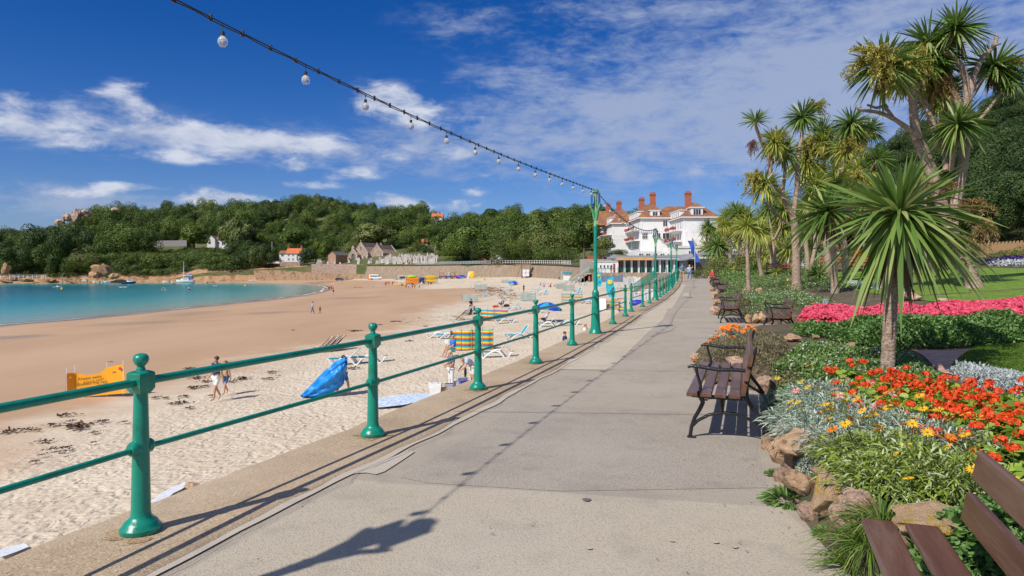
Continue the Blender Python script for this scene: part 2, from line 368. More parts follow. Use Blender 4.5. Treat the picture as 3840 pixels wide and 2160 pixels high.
def sand():
    Yl=np.concatenate([np.linspace(-12,60,160),np.geomspace(60.8,520,190)]); s=np.linspace(0,1,230)**2.2
    xr=np.where(Yl<134,EX(Yl)-.05,36)+np.clip(Yl-134,0,1e9)*.3; X=xr[:,None]-(xr[:,None]+720)*s[None]; Y=np.repeat(Yl[:,None],230,1)
    d=WD(X,Y); Z=SND(X,Y)+ .06*(vnoise(X,Y,9,2)-.5)*(d>2)
    Z=Z+ .05*(vnoise(X,Y,1.1,5)-.5)*sst(d,46,56)
    dn=d+(vnoise(X,Y,14,8)-.5)*8; dry=sst(dn,43,61); dry=np.where(Y>200,sst(d,20,44),dry); rgh=np.where(Y>200,dry,sst(dn+(vnoise(X,Y,5,3)-.5)*6,49,57))
    wet=1-sst(d,.5,5.5)
    for (px,py,rx,ry) in ((700,1178,130,14),(1040,1172,170,7),(1290,1118,200,5),(1180,1062,90,12),(60,1265,200,10),(560,1210,300,9)):
        c=hit(px,py,SND); a=hit(px+rx,py,SND); f=hit(px,py-ry,SND); q=((X-c.x)/(a.x-c.x))**2+((Y-c.y)/(f.y-c.y))**2; wet=np.maximum(wet,.62*np.exp(-q*.8))
    gridmesh('beach_sand',X,Y,Z,sandmat(),{'dry':dry,'wet':wet,'trod':rgh})['kind']='structure'
sand()
# ---- sea
def sea():
    Yl=np.concatenate([np.linspace(20,160,70),np.linspace(163,520,110)]); xs=np.concatenate([-np.geomspace(1200,120,40),np.linspace(-118,-40,60)])
    X,Y=np.meshgrid(xs,Yl); d=-WD(X,Y)
    m=mat('sea_water',(.02,.2,.22),rough=.2,spec=.3); nt=m.node_tree;N=nt.nodes;L=nt.links;b=N['Principled BSDF']
    a=N.new('ShaderNodeAttribute'); a.attribute_name='depth'; r=N.new('ShaderNodeValToRGB'); e=r.color_ramp.elements
    for _ in range(3): e.new(.5)
    for i,(p,c) in enumerate(((0,(.30,.27,.19)),(.05,(.26,.36,.28)),(.2,(.11,.36,.33)),(.45,(.004,.26,.28)),(1,(.0,.14,.19)))): e[i].position=p; e[i].color=(*c,1)
    L.new(a.outputs['Fac'],r.inputs[0]); L.new(r.outputs[0],b.inputs['Base Color'])
    tc=N.new('ShaderNodeTexCoord'); mp=N.new('ShaderNodeMapping'); mp.inputs['Scale'].default_value=(.5,1.3,1); L.new(tc.outputs['Object'],mp.inputs[0])
    n=N.new('ShaderNodeTexNoise'); n.inputs['Scale'].default_value=.8; n.inputs['Detail'].default_value=5; L.new(mp.outputs[0],n.inputs[0])
    bp=N.new('ShaderNodeBump'); bp.inputs['Distance'].default_value=.12; bp.inputs['Strength'].default_value=.6; L.new(n.outputs[0],bp.inputs['Height']); L.new(bp.outputs[0],b.inputs['Normal'])
    dep=np.clip(d/95,0,1)
    gridmesh('sea',X,Y,np.full(X.shape,-5.3),m,{'depth':dep})['kind']='structure'
    # small breaking edge of foam along the waterline
    P=[Vector((x,y,0)) for x,y in WL[:-2]]; pts=[]
    for i in range(len(P)-1):
        n=max(2,int((P[i+1]-P[i]).length/1.2))
        for k in range(n): pts.append(P[i].lerp(P[i+1],k/n))
    V=[];Q=[]
    for i,p in enumerate(pts):
        t=(pts[min(i+1,len(pts)-1)]-pts[max(i-1,0)]).normalized(); nn=Vector((-t.y,t.x,0)); o=.8*(vnoise(i,0,6,1)-.5)*2; w=.1+.32*float(vnoise(i,0,3,9))
        for q,z in ((p+nn*(o-w),-5.24),(p+nn*(o+w),-5.27)): V.append((q.x,q.y,z))
    Q=[(2*i,2*i+1,2*i+3,2*i+2) for i in range(len(pts)-1)]
    me=npmesh('sea_foam',V,Q,mat('foam',(.75,.75,.72),rough=.7)); tag(addobj('sea_foam',me),kind='structure')
sea()
# ---- promenade
def smoothpoly(P,k=4):
    out=[];n=len(P)
    for i in range(n):
        p0,p1,p2,p3=[Vector(P[(i+j-1)%n][:2]) for j in range(4)]
        for s in range(k):
            t=s/k; out.append(tuple(.5*((2*p1)+(p2-p0)*t+(2*p0-5*p1+4*p2-p3)*t*t+(3*p1-p0-3*p2+p3)*t**3)))
    return out
from mathutils.geometry import delaunay_2d_cdt
def patch(name,P,m,zf,off,step=.5,wob=0,kind='structure'):
    Q=[]
    for i in range(len(P)):
        a=Vector(P[i][:2]);b=Vector(P[(i+1)%len(P)][:2]); n=max(1,int((b-a).length/step))
        for k in range(n):
            q=a.lerp(b,k/n)
            if wob: q=q+Vector((R.uniform(-wob,wob),R.uniform(-wob,wob)))
            Q.append(q)
    xs=[q.x for q in Q];ys=[q.y for q in Q]
    gx,gy=np.meshgrid(np.arange(min(xs),max(xs),step),np.arange(min(ys),max(ys),step)); gx=gx.ravel();gy=gy.ravel()
    ok=inpoly(gx,gy,[tuple(q) for q in Q]); pl=[tuple(q) for q in Q]+[tuple(Q[0])]
    ok&=segdist(gx,gy,pl)>step*.35
    vs=Q+[Vector(p) for p in zip(gx[ok],gy[ok])]; n=len(Q)
    r=delaunay_2d_cdt(vs,[(i,(i+1)%n) for i in range(n)],[],1,1e-5)
    V=[(v.x,v.y,float(zf(v.x,v.y))+off) for v in r[0]]
    me=bpy.data.meshes.new(name); me.from_pydata(V,[],[tuple(f) for f in r[2]]); me.materials.append(m)
    me.polygons.foreach_set('use_smooth',[True]*len(me.polygons)); 
    import bmesh
    bm=bmesh.new(); bm.from_mesh(me); bmesh.ops.recalc_face_normals(bm,faces=bm.faces)
    if bm.faces and sum(f.normal.z for f in bm.faces)<0: bmesh.ops.reverse_faces(bm,faces=bm.faces)
    bm.to_mesh(me); bm.free()
    return tag(addobj(name,me),kind=kind)
def ppz(x,y): return PZ(y)
def gp(px,py): # ground point of the promenade
    v=hit(px,py,ppz); return (v.x,v.y)
def concrete(name,c,c2,speck,s=1.0,rough=.9):
    m=mat(name,c,c2,scale=.55,rough=rough,spec=.25,contrast=(.3,.7)); nt=m.node_tree;N=nt.nodes;L=nt.links;b=N['Principled BSDF']
    tc=N.new('ShaderNodeTexCoord'); base=b.inputs['Base Color'].links[0].from_socket
    def nz(sc,d,a,b_):
        n=N.new('ShaderNodeTexNoise'); n.inputs['Scale'].default_value=sc; n.inputs['Detail'].default_value=d; L.new(tc.outputs['Object'],n.inputs[0])
        r=N.new('ShaderNodeMapRange'); r.inputs[1].default_value=a; r.inputs[2].default_value=b_; L.new(n.outputs[0],r.inputs[0]); return n.outputs[0],r.outputs[0]
    def mul(cin,f,col,k):
        t=N.new('ShaderNodeMath'); t.operation='MULTIPLY'; t.inputs[1].default_value=k; L.new(f,t.inputs[0])
        x=N.new('ShaderNodeMix'); x.data_type='RGBA'; L.new(t.outputs[0],x.inputs[0]); L.new(cin,x.inputs[6]); x.inputs[7].default_value=(*col,1); return x.outputs[2]
    h1,f1=nz(95*s,2,.52,.66); h2,f2=nz(60*s,2,.55,.68); h3,f3=nz(3.5,8,.55,.75); _,f4=nz(1.1,8,.5,.72)
    o=mul(base,f1,speck[0],.75); o=mul(o,f2,speck[1],.7); o=mul(o,f3,speck[2],.5); o=mul(o,f4,speck[2],.5); _,f5=nz(.45,9,.45,.7); o=mul(o,f5,speck[1],.45); L.new(o,b.inputs['Base Color'])
    bp=N.new('ShaderNodeBump'); bp.inputs['Distance'].default_value=.006; bp.inputs['Strength'].default_value=.8; L.new(h1,bp.inputs['Height']); L.new(bp.outputs[0],b.inputs['Normal']); return m
M_path=concrete('path_concrete',(.385,.33,.258),(.44,.383,.303),((.20,.175,.15),(.45,.40,.34),(.24,.21,.18)))
M_cream=concrete('cream_concrete',(.50,.43,.32),(.55,.48,.37),((.38,.32,.24),(.55,.49,.39),(.34,.30,.23)))
M_cope=concrete('exposed_aggregate',(.41,.30,.19),(.47,.36,.24),((.20,.14,.09),(.62,.50,.36),(.25,.19,.13)),.8)
M_mortar=concrete('mortar',(.47,.415,.335),(.53,.475,.39),((.39,.34,.28),(.58,.53,.45),(.36,.31,.25)),1.5)
def promenade():
    Yl=np.concatenate([np.linspace(-8,30,260),np.linspace(30.5,150,130)]); s=np.linspace(0,1,14)
    a=EX(Yl)+.5; b=XE(Yl)+.13; X=a[:,None]+(b-a)[:,None]*s; Y=np.repeat(Yl[:,None],14,1)
    gridmesh('promenade_path',X,Y,PZ(Y)+0*X,M_path)['kind']='structure'
    # coping slab of the sea wall
    Yc=np.concatenate([np.arange(-8,30,.12),np.arange(30,134,1.0)]); prof=[(-.44,-.17),(-.475,-.16),(-.485,-.05),(-.47,-.012),(-.44,.004),(-.2,.007),(.1,.007),(.4,.007),(.585,.006),(.60,-.05)]
    X=EX(Yc)[:,None]+np.array([p[0] for p in prof])[None]; Y=np.repeat(Yc[:,None],len(prof),1); Z=PZ(Y)+np.array([p[1] for p in prof])[None]
    j=(vnoise(Yc,0*Yc,.25,4)-.5)[:,None]*.03; X[:,:5]+=j; Z[:,2:5]-=np.abs(j)*.5
    X[:,-2:]+=((vnoise(Yc,0*Yc,.5,14)-.5)*.07)[:,None]
    gridmesh('wall_coping',X,Y,Z,M_cope)['kind']='structure'
    # sea wall face
    Yc=np.concatenate([np.arange(-8,134,1.5),[134.]]); zz=[-.1,-1.5,-3,-4.5,-6.5]; X=EX(Yc)[:,None]-.43-np.array([0,.02,.06,.14,.3])[None]; Y=np.repeat(Yc[:,None],5,1); Z=np.array(zz)[None]+PZ(Y)
    o=gridmesh('promenade_sea_wall',X,Y,Z,mat('wall_concrete',(.25,.20,.15),(.36,.31,.24),scale=.7,rough=.9,bump=.03,bscale=9,c3=(.19,.15,.11),s3=.5)); tag(o,'long concrete sea wall holding up the promenade beside the beach','sea wall')
    # joint of pale mortar between coping and path
    V=[]; Yc=np.arange(-2,40,.07); w0=.004+.09*vnoise(Yc,0*Yc,.7,21)**3; w1=.004+.05*vnoise(Yc,0*Yc,.35,22)**2
    far=np.clip(1-(Yc-6)/30,0.2,1)
    for y,p,q in zip(Yc,w0,w1*far):
        x=float(EX(y))+.60+(float(vnoise(y,0,.5,14))-.5)*.07; V+= [(x-.03-q,y,float(PZ(y))+.011),(x+p*.6,y,float(PZ(y))+.011)]
    Q=[(2*i,2*i+1,2*i+3,2*i+2) for i in range(len(Yc)-1)]; tag(addobj('mortar_joint',npmesh('mortar_joint',V,Q,M_mortar)),kind='structure')
    # crack beside it
    V=[]
    for y in Yc:
        x=float(EX(y))+.675+(float(vnoise(y,0,.28,31))-.5)*.10+(float(vnoise(y,0,.06,32))-.5)*.02; w=.0008+.002*float(vnoise(y,0,.2,33)); V+=[(x-w,y,float(PZ(y))+.0135),(x+w,y,float(PZ(y))+.0135)]
    tag(addobj('path_crack',npmesh('path_crack',V,Q,mat('crack_dark',(.13,.11,.09),rough=1))),kind='structure')
    # slabs of another pour
    near=[(EX(-3)+.72,-3.),(EX(0)+.72,0),(EX(2)+.72,2.),gp(1060,1945),gp(1330,1800),gp(1480,1815),gp(2100,1850),gp(2930,1905),(XE(4)+.05,4),(XE(3.62)+.05,3.6),(2.3,3.2),(1.5,1),(.2,-3)]
    patch('concrete_slab',near,M_cream2,ppz,.004,.4)
    L_=[(1975,1385),(2288,1388),(2428,1250),(2486,1199),(2506,1158),(2520,1158),(2548,1112),(2573,1067),(2556,1067),(2533,1096),(2480,1140),(2428,1172),(2370,1205),(2300,1240),(2180,1300),(2080,1345)]
    patch('pale_concrete_strip',[gp(*p) for p in L_],M_cream,ppz,.0045,.5)
    patch('mortar_patch',[gp(*p) for p in ((1325,1780),(1440,1730),(1530,1693),(1556,1697),(1500,1735),(1442,1772),(1410,1783),(1370,1776))],M_mortar,ppz,.009,.1)
    patch('repair_patch',[gp(*p) for p in ((2566,1098),(2586,1098),(2583,1110),(2557,1110))],M_mortar,ppz,.008,.5)
    patch('repair_patch',[gp(*p) for p in ((2440,1262),(2520,1240),(2535,1225),(2480,1225))],M_path2,ppz,.008,.5)
    patch('grey_slab',[gp(*p) for p in ((1500,1790),(1960,1515),(2850,1560),(2840,1690),(2880,1830),(2100,1843),(1600,1812))],M_path2,ppz,.003,.4)
    for a,b in (((1985,1385),(2640,1395)),((2290,1240),(2640,1247)),((1700,1545),(2850,1560))):
        A=Vector(gp(*a));B=Vector(gp(*b)); n=Vector((B.y-A.y,A.x-B.x)).normalized()*.006
        patch('slab_joint',[A+n,B+n,B-n,A-n],mat('joint_dark',(.17,.145,.12),rough=1),ppz,.0125,.5)
M_cream2=concrete('cream_slab',(.45,.388,.288),(.50,.437,.335),((.27,.235,.185),(.50,.46,.38),(.30,.27,.22)))
M_path2=concrete('grey_slab',(.355,.308,.248),(.41,.36,.292),((.17,.15,.135),(.44,.40,.35),(.22,.195,.17)),.8)
promenade()
# ---- garden ground
M_soil=mat('soil',(.10,.068,.042),(.17,.12,.075),scale=6,rough=1,bump=.03,bscale=25,c3=(.05,.075,.03),s3=2)
def garden():
    Yl=np.concatenate([np.linspace(-8,30,300),np.linspace(30.4,150,150)]); s=np.concatenate([np.linspace(0,.02,14),.02+.98*np.linspace(.02,1,70)**1.8]); b=XE(Yl)+.02
    X=b[:,None]+160*s[None]; Y=np.repeat(Yl[:,None],len(s),1); gridmesh('garden_ground',X,Y,G(X,Y),M_soil)['kind']='structure'
garden()
def gg(px,py): v=hit(px,py,G); return (v.x,v.y)
M_lawn=mat('lawn',(.15,.27,.018),(.21,.34,.03),scale=.5,rough=.9,bump=.03,bscale=120,c3=(.11,.205,.015),s3=3)
LAWN1=smoothpoly([gg(*p) for p in ((3560,1395),(3600,1340),(3690,1290),(3780,1272),(3900,1268),(4100,1300),(4100,1480),(3930,1452),(3760,1425),(3650,1400))])
LAWN2=smoothpoly([gg(*p) for p in ((3060,1045),(3080,1020),(3200,1012),(3400,1010),(3560,1012),(3700,1006),(3850,1008),(4100,1006),(4400,1120),(3980,1160),(3840,1150),(3700,1135),(3560,1135),(3400,1122),(3240,1096),(3150,1072))])
patch('lawn',LAWN1,M_lawn,G,.012,.25); patch('lawn',LAWN2,M_lawn,G,.02,1.2)
M_brick=mat('brick_paving',(.24,.12,.075),(.31,.17,.11),scale=14,rough=.9,bump=.01,bscale=30)
def brickify(m):
    nt=m.node_tree;N=nt.nodes;L=nt.links;b=N['Principled BSDF']; tc=N.new('ShaderNodeTexCoord'); t=N.new('ShaderNodeTexBrick'); t.inputs['Scale'].default_value=1; t.inputs['Brick Width'].default_value=.22; t.inputs['Row Height'].default_value=.11; t.inputs['Mortar Size'].default_value=.008
    t.inputs['Color1'].default_value=(.52,.30,.21,1); t.inputs['Color2'].default_value=(.62,.40,.30,1); t.inputs['Mortar'].default_value=(.30,.24,.19,1); L.new(tc.outputs['Object'],t.inputs[0]); L.new(t.outputs[0],b.inputs['Base Color'])
brickify(M_brick)
patch('brick_path',smoothpoly([gg(*p) for p in ((3420,1308),(3560,1306),(3700,1300),(3900,1275),(3780,1290),(3690,1305),(3600,1360),(3570,1400),(3520,1392),(3470,1340))]),M_brick,G,.007,.3)
# ---------------------------------------------------------------- headland, woods, cliffs
def D(x): return x*1.4907
SKY=[(-300,575),(0,566),(50,570),(100,566),(140,560),(165,545),(190,532),(225,532),(260,528),(300,516),(340,520),(400,524),(480,516),(560,512),(640,503),(700,500),(760,492),(820,492),(880,505),(940,520),(1000,523),(1050,526),(1100,542),(1150,536),(1200,540),(1250,530),(1300,532),(1350,532),(1400,528),(1450,532),(1500,536),(1560,548),(1640,560),(1800,578),(2300,585)]
SU=[(D(x)-1920)/F for x,_ in SKY]; SW=[(HY-D(y))/F for _,y in SKY]
D0U=[-.9,-.75,-.6,-.45,-.35,-.3,-.24,-.18,-.125,-.066,.004,.07,.11,.135,.2,.5]
D0V=[352,352,362,374,383,386,373,347,322,292,257,212,172,160,165,170]
RDU=[-.9,-.72,-.55,-.3,0,.1,.2,.5]; RDV=[500,500,620,660,560,520,430,400]
ZBU=[-.9,-.62,-.5,-.45,-.3,-.24,.004,.07,.13,.2,.5]; ZBV=[-3.5,-3.5,-3.3,0,3.4,4.3,3.9,2.9,1.5,1.6,2.0]
def T(X,Y):
    X=np.asarray(X,float);Y=np.asarray(Y,float); u=X/np.maximum(Y,1); d0=np.interp(u,D0U,D0V); rd=np.interp(u,RDU,RDV); zb=np.interp(u,ZBU,ZBV)
    rz=CH+np.interp(u,SU,SW)*rd-np.interp(u,[-.8,-.68,-.62,-.3],[19,18,14,13])
    cl=np.interp(u,[-.9,-.6,-.5,-.42,-.36],[9,9,8,5,0])          # cliff step behind the shore on the left
    sh=np.interp(u,[-.5,-.4,-.3,.0,.1],[0,10,26,40,40])            # level churchyard shelf
    a=np.clip((Y-d0)/14,0,1); t=np.clip((Y-d0-sh)/(rd-d0-sh),0,1); t=t*t*(3-2*t)*.55+t*.45
    z=zb+cl*a*a*(3-2*a)+(rz-zb-cl)*t+np.clip(Y-d0,0,sh)*np.interp(u,[-.3,-.2,-.1,0],[.05,.13,.13,.05])*(1-t)
    z=z-np.clip(Y-rd,0,400)*.10
    return z+ (vnoise(X,Y,30,4)-.5)*5*np.clip((Y-d0-sh)/60,0,1)
M_hill=mat('hill_ground',(.06,.085,.02),(.12,.14,.045),scale=.15,rough=1,bump=.6,bscale=1.2,c3=(.16,.13,.06),s3=.05)
def terrain():
    u=np.linspace(-.92,.5,320); s=np.linspace(0,1,120)**1.5; d0=np.interp(u,D0U,D0V)-1.0
    Y=d0[:,None]+s[None]*(780-d0)[:,None]; X=u[:,None]*Y; Z=T(X,Y); Z[:,0]=-9
    gridmesh('headland_hill',X,Y,Z,M_hill)['kind']='structure'
terrain()
# right-hand pine hill behind the gardens
SK2=[(1700,600),(1850,590),(1950,565),(2050,520),(2120,480),(2180,420),(2230,385),(2300,360),(2350,330),(2420,300),(2480,285),(2530,272),(2576,268),(2800,240),(3200,200)]
def T2(X,Y):
    X=np.asarray(X,float);Y=np.asarray(Y,float); u=X/np.maximum(Y,1); w=(HY-np.interp(u,[(D(x)-1920)/F for x,_ in SK2],[D(y) for _,y in SK2]))/F
    d0=np.interp(u,[.2,.4,.6,.8,1.2],[135,112,75,60,50]); rd=d0+85; rz=CH+w*rd-7; b=G(X,d0)-.3
    t=np.clip((Y-d0)/(rd-d0),0,1); t=t*t*(3-2*t)*.5+t*.5
    return b+(rz-b)*t-np.clip(Y-rd,0,200)*.1
def terrain2():
    u=np.linspace(.24,1.5,110); s=np.linspace(0,1,60); d0=np.interp(u,[.2,.4,.6,.8,1.2],[135,112,75,60,50]); Y=d0[:,None]+s[None]*190; X=u[:,None]*Y
    gridmesh('pine_hill',X,Y,T2(X,Y),M_hill)['kind']='structure'
terrain2()
# ---- trees: crowns of leaf cards laid over lobes, so lumps catch the light
def crown(rx,rz,nl,nc,cs,rng,cone=0,lobe=.46,flat=0,jit=.24):
    "cards over lobes; centre at origin"
    C=sph(nl,rng,-.55,.95); C[:,2]+=rng.normal(size=nl)*.08; rad=rng.uniform(.55,.8,nl)
    C=C*rad[:,None]*np.array([rx,rx,rz]); lr=rng.uniform(lobe*.75,lobe*1.25,nl)*min(rx,rz)
    if cone: k=1-cone*np.clip((C[:,2]/rz+1)/2,0,1); C[:,:2]*=k[:,None]; lr*=.35+.65*k
    C=np.vstack([C,[[0,0,0]]]); lr=np.append(lr,min(rx,rz)*.62)
    w=lr**2; idx=rng.choice(len(C),nc,p=w/w.sum()); n=sph(nc,rng,-.75,1); P=C[idx]+n*lr[idx][:,None]*rng.uniform(.86,1.08,(nc,1))
    nn=nrm(n+rng.normal(size=(nc,3))*jit); a=nrm(np.cross(nn,rng.normal(size=(nc,3)))); b=np.cross(nn,a); s=cs*rng.uniform(.6,1.4,nc)[:,None]
    V=np.stack([P-a*s-b*s*.6,P+a*s-b*s*.6,P+a*s*.7+b*s*.7,P-a*s*.7+b*s*.7],1).reshape(-1,3); Q=np.arange(nc*4).reshape(-1,4)
    lt=rng.random(len(C)); t=np.clip(lt[idx]*.5+rng.random(nc)*.5,0,1)
    return V,Q,np.repeat(t,4)
M_oak=leafmat('dark_oak_leaves',[(.024,.048,.007),(.052,.092,.012),(.10,.155,.021),(.19,.245,.042)],rough=.6,transl=.15)
M_olive=leafmat('olive_leaves',[(.06,.09,.018),(.135,.165,.036),(.23,.25,.075)],rough=.6,transl=.15)
M_lime=leafmat('lime_leaves',[(.07,.11,.015),(.12,.17,.02),(.18,.22,.03)],rough=.55,transl=.25)
M_pine=leafmat('pine_needles',[(.014,.036,.008),(.03,.06,.012),(.05,.09,.018),(.09,.13,.03)],rough=.6,transl=.08)
M_scrub=leafmat('scrub_leaves',[(.05,.09,.015),(.10,.15,.025),(.17,.22,.045)],rough=.6,transl=.2)
M_bark=mat('bark',(.11,.085,.06),(.20,.165,.125),scale=3,rough=.95,bump=.05,bscale=12,stretch=(1,1,.25))
rg=np.random.default_rng(5)
CR=[crown(1,R.uniform(.7,.92),R.randint(5,9),900,.06,rg,lobe=.58) for _ in range(8)]
CRP=[crown(1,R.uniform(.6,.8),R.randint(8,12),3600,.028,rg,lobe=.45) for _ in range(5)]
def crownset(m,n,cards,cs,seed,tall=(.65,1.0),cone=0,lobe=.5):
    "an unlinked collection of tree crowns with their own tints, for planting a whole wood"
    c=bpy.data.collections.new('crown_source'); r=np.random.default_rng(seed)
    for i in range(n):
        V,Q,Tn=crown(1,r.uniform(*tall),int(r.integers(6,13)),cards,cs,r,lobe=lobe,cone=cone if i%4==0 else 0,jit=.3)
        o=bpy.data.objects.new('crown',npmesh('crown',V+np.array([0,0,.0]),Q,m,tint=np.clip(Tn*.35+(i/(n-1))*.65+r.uniform(-.1,.05),0,1))); c.objects.link(o)
    return c
def woods(name,label,u0,u1,fn,dl,du,sp,m,keep,size,cat,seed,dens=1,CS=None):
    rng=np.random.default_rng(seed); P=[];A=[];S_=[];I=[]
    for d in np.arange(0,1,1/dl):
        for u in np.arange(u0,u1,sp/420):
            uu=u+rng.uniform(-.5,.5)*sp/420; r=fn[0](uu,min(.999,max(0,d+rng.uniform(-.5,.5)/dl))); x,y=uu*r,r
            if rng.random()>dens or not keep(x,y,uu): continue
            s=rng.uniform(*size)*(.62 if rng.random()<.25 else 1); P.append((x,y,float(fn[1](x,y))+s*rng.uniform(.7,1.1))); A.append(rng.uniform(0,6.28)); S_.append((s,s,s*rng.uniform(.8,1.25))); I.append(int(rng.integers(0,1000)))
    me=bpy.data.meshes.new(name); me.from_pydata(P,[],[]); n=len(P)
    a=me.attributes.new('rz','FLOAT_VECTOR','POINT'); a.data.foreach_set('vector',[q for t in A for q in (0,0,t)]); a=me.attributes.new('sc','FLOAT_VECTOR','POINT'); a.data.foreach_set('vector',[q for t in S_ for q in t]); a=me.attributes.new('ix','INT','POINT'); a.data.foreach_set('value',I)
    o=addobj(name,me); g=bpy.data.node_groups.new(name,'GeometryNodeTree'); g.interface.new_socket('Geometry',in_out='INPUT',socket_type='NodeSocketGeometry'); g.interface.new_socket('Geometry',in_out='OUTPUT',socket_type='NodeSocketGeometry')
    N=g.nodes;L=g.links; gi=N.new('NodeGroupInput'); go=N.new('NodeGroupOutput'); ci=N.new('GeometryNodeCollectionInfo'); ci.inputs['Collection'].default_value=CS; ci.inputs['Separate Children'].default_value=True; ci.inputs['Reset Children'].default_value=True
    ip=N.new('GeometryNodeInstanceOnPoints'); ip.inputs['Pick Instance'].default_value=True; L.new(gi.outputs[0],ip.inputs['Points']); L.new(ci.outputs[0],ip.inputs['Instance'])
    def at_(nm,t): q=N.new('GeometryNodeInputNamedAttribute'); q.data_type=t; q.inputs['Name'].default_value=nm; return [x for x in q.outputs if x.enabled and x.name=='Attribute'][0]
    L.new(at_('ix','INT'),ip.inputs['Instance Index']); L.new(at_('rz','FLOAT_VECTOR'),ip.inputs['Rotation']); L.new(at_('sc','FLOAT_VECTOR'),ip.inputs['Scale']); L.new(ip.outputs[0],go.inputs[0])
    md=o.modifiers.new('plant trees','NODES'); md.node_group=g; return tag(o,label,cat,kind='stuff')
CS_OAK=crownset(M_oak,16,3600,.030,31,cone=.6); CS_OL=crownset(M_olive,10,3600,.030,32,tall=(.7,1.2),cone=.75)
CLEAR=[]   # (x,y,r) glades round the buildings
def clr(px,py,d,r): v=at(px,py,d); CLEAR.append((v.x,v.y,r))
clr(1130,960,402,17); clr(1170,960,404,15); clr(1230,1000,384,14); clr(1330,1000,392,16); clr(1385,1000,398,18); clr(1425,1000,400,14)
for _x in range(1440,1660,20): clr(_x,980,385,15); clr(_x,980,362,12)
clr(1605,905,455,8); clr(2150,800,215,35); clr(2300,800,205,30); clr(1840,950,315,12); clr(1890,950,305,14); clr(1960,900,400,8); clr(790,880,455,20); clr(1645,805,520,6)
clr(850,885,452,15)
for _d in (440,428,415): clr(815,900,_d,16)
for _x in (600,645,690,735,780): clr(_x,930,448,11); clr(_x,930,432,11)
for _d in (440,428): clr(1585,905,_d,9)
for _d in (385,372,360): clr(1945,920,_d,9)
for _d in (395,380): clr(1098,960,_d,16)
for _d in (508,496): clr(1640,805,_d,9)
def keepA(x,y,u):
    if y<np.interp(u,D0U,D0V)+3: return False
    if -.3<u<-.1 and y<np.interp(u,D0U,D0V)+30: return False
    if -.5<u<-.32 and y<np.interp(u,D0U,D0V)+75 and vnoise(x,y,26,3)>.62: return False
    if u>.09 and y<275: return False
    for cx,cy,r in CLEAR:
        if math.hypot(x-cx,y-cy)<r: return False
    px=1920+F*u
    if 575<px<870 and y<452: return False
    if 350<px<576 and y<470: return vnoise(x,y,30,5)>.55
    # rocks near the top of the hill on the left
    if -.69<u<-.60 and y>425 : return y>530 or rg.random()<.10
    return True
def fnA(u,t): 
    a=np.interp(u,D0U,D0V)+4; b=np.interp(u,RDU,RDV)+25; return float(a+(b-a)*t)
woods('hillside_woodland','dense dark green woodland covering the headland behind the bay',-.84,.36,(fnA,T),24,1,8.0,M_oak,keepA,(4.2,10.0),'woodland',3,.9,CS_OAK)
woods('hillside_woodland','paler olive trees mixed through the headland woodland',-.84,.36,(fnA,T),15,1,12.0,M_olive,keepA,(3.6,7.2),'woodland',4,.5,CS_OL)
def fnB(u,t):
    a=np.interp(u,[.2,.4,.6,.8,1.2],[135,112,75,60,50])+4; return float(a+95*t)
PM_=[]
for i in range(6):
    _r=np.random.default_rng(70+i); _v=crown(1,_r.uniform(.55,.75),int(_r.integers(14,20)),15000,.0135,_r,lobe=.34,jit=.5); PM_.append(npmesh('crown',_v[0],_v[1],M_pine,tint=_v[2]))
TKM=MB().tube([(0,0,-3),(.05,0,-1),(0,0,0)],[.09,.07,.05],8).mesh('trunk',M_bark)
def pines():
    r=random.Random(12); n=0
    for t in [i/9 for i in range(10)]:
        for k in range(17):
            u=.385+.52*(k+r.uniform(-.4,.4))/16; y=fnB(u,min(1,max(0,t+r.uniform(-.05,.05)))); x=u*y; z=float(T2(x,y)); s=r.uniform(3.4,6.0)
            root=thing('pine_tree','dark pine tree in the dense wood on the hill behind the gardens','pine tree',(x,y,z),r.uniform(0,6),'pines on the hill behind the gardens'); addobj('crown',PM_[r.randrange(6)],root,loc=(0,0,s*r.uniform(.75,1.2)),scale=s); addobj('trunk',TKM,root,loc=(0,0,s*.6),scale=s*.8)
pines()
# scrub along the foot of the cliffs and banks
def scrub(name,label,P,n,size,m,fn,seed,cat='bushes'):
    rng=np.random.default_rng(seed); L=[]; xs=[p[0] for p in P];ys=[p[1] for p in P]; c=0
    while c<n:
        x=rng.uniform(min(xs),max(xs));y=rng.uniform(min(ys),max(ys))
        if not inpoly(np.array([x]),np.array([y]),P)[0]: continue
        c+=1; s=rng.uniform(*size); V,Q,Tn=CR[rng.integers(8)]; Q=Q[:420]; V=V[:1680]; Tn=Tn[:1680]
        L.append((V*s*np.array([1,1,.8])+np.array([x,y,float(fn(x,y))+s*.3]),Q,np.clip(Tn*.6+rng.uniform(-.1,.4),0,1)))
    V,Q,Tn=merge(L); return tag(addobj(name,npmesh(name,V,Q,m,tint=Tn)),label,cat,kind='stuff')
def band(pxs,off0,off1): # a strip of land between two distances behind the shore
    a=[];b=[]
    for p in pxs:
        u=(p-1920)/F; d=float(np.interp(u,D0U,D0V)); a.append((u*(d+off0),d+off0)); b.append((u*(d+off1),d+off1))
    return a+b[::-1]
scrub('cliff_scrub','green scrub spilling over the low cliff above the harbour beach',band(range(0,1000,50),3,24),520,(2.0,4.6),M_scrub,T,8)
scrub('terrace_scrub','low bushes and hedges on the garden slope below the bungalow',band(range(560,880,40),16,72),300,(1.2,3.0),M_scrub,T,11)
scrub('terrace_scrub','darker bushes on the slope left of the bungalow',band(range(340,600,40),16,90),170,(1.6,3.4),M_olive,T,12)
scrub('bank_scrub','green scrub bank in front of the churchyard wall',band(range(960,1290,30),1.5,9),150,(.9,2.0),M_scrub,lambda x,y:T(x,y)-1.5,9)
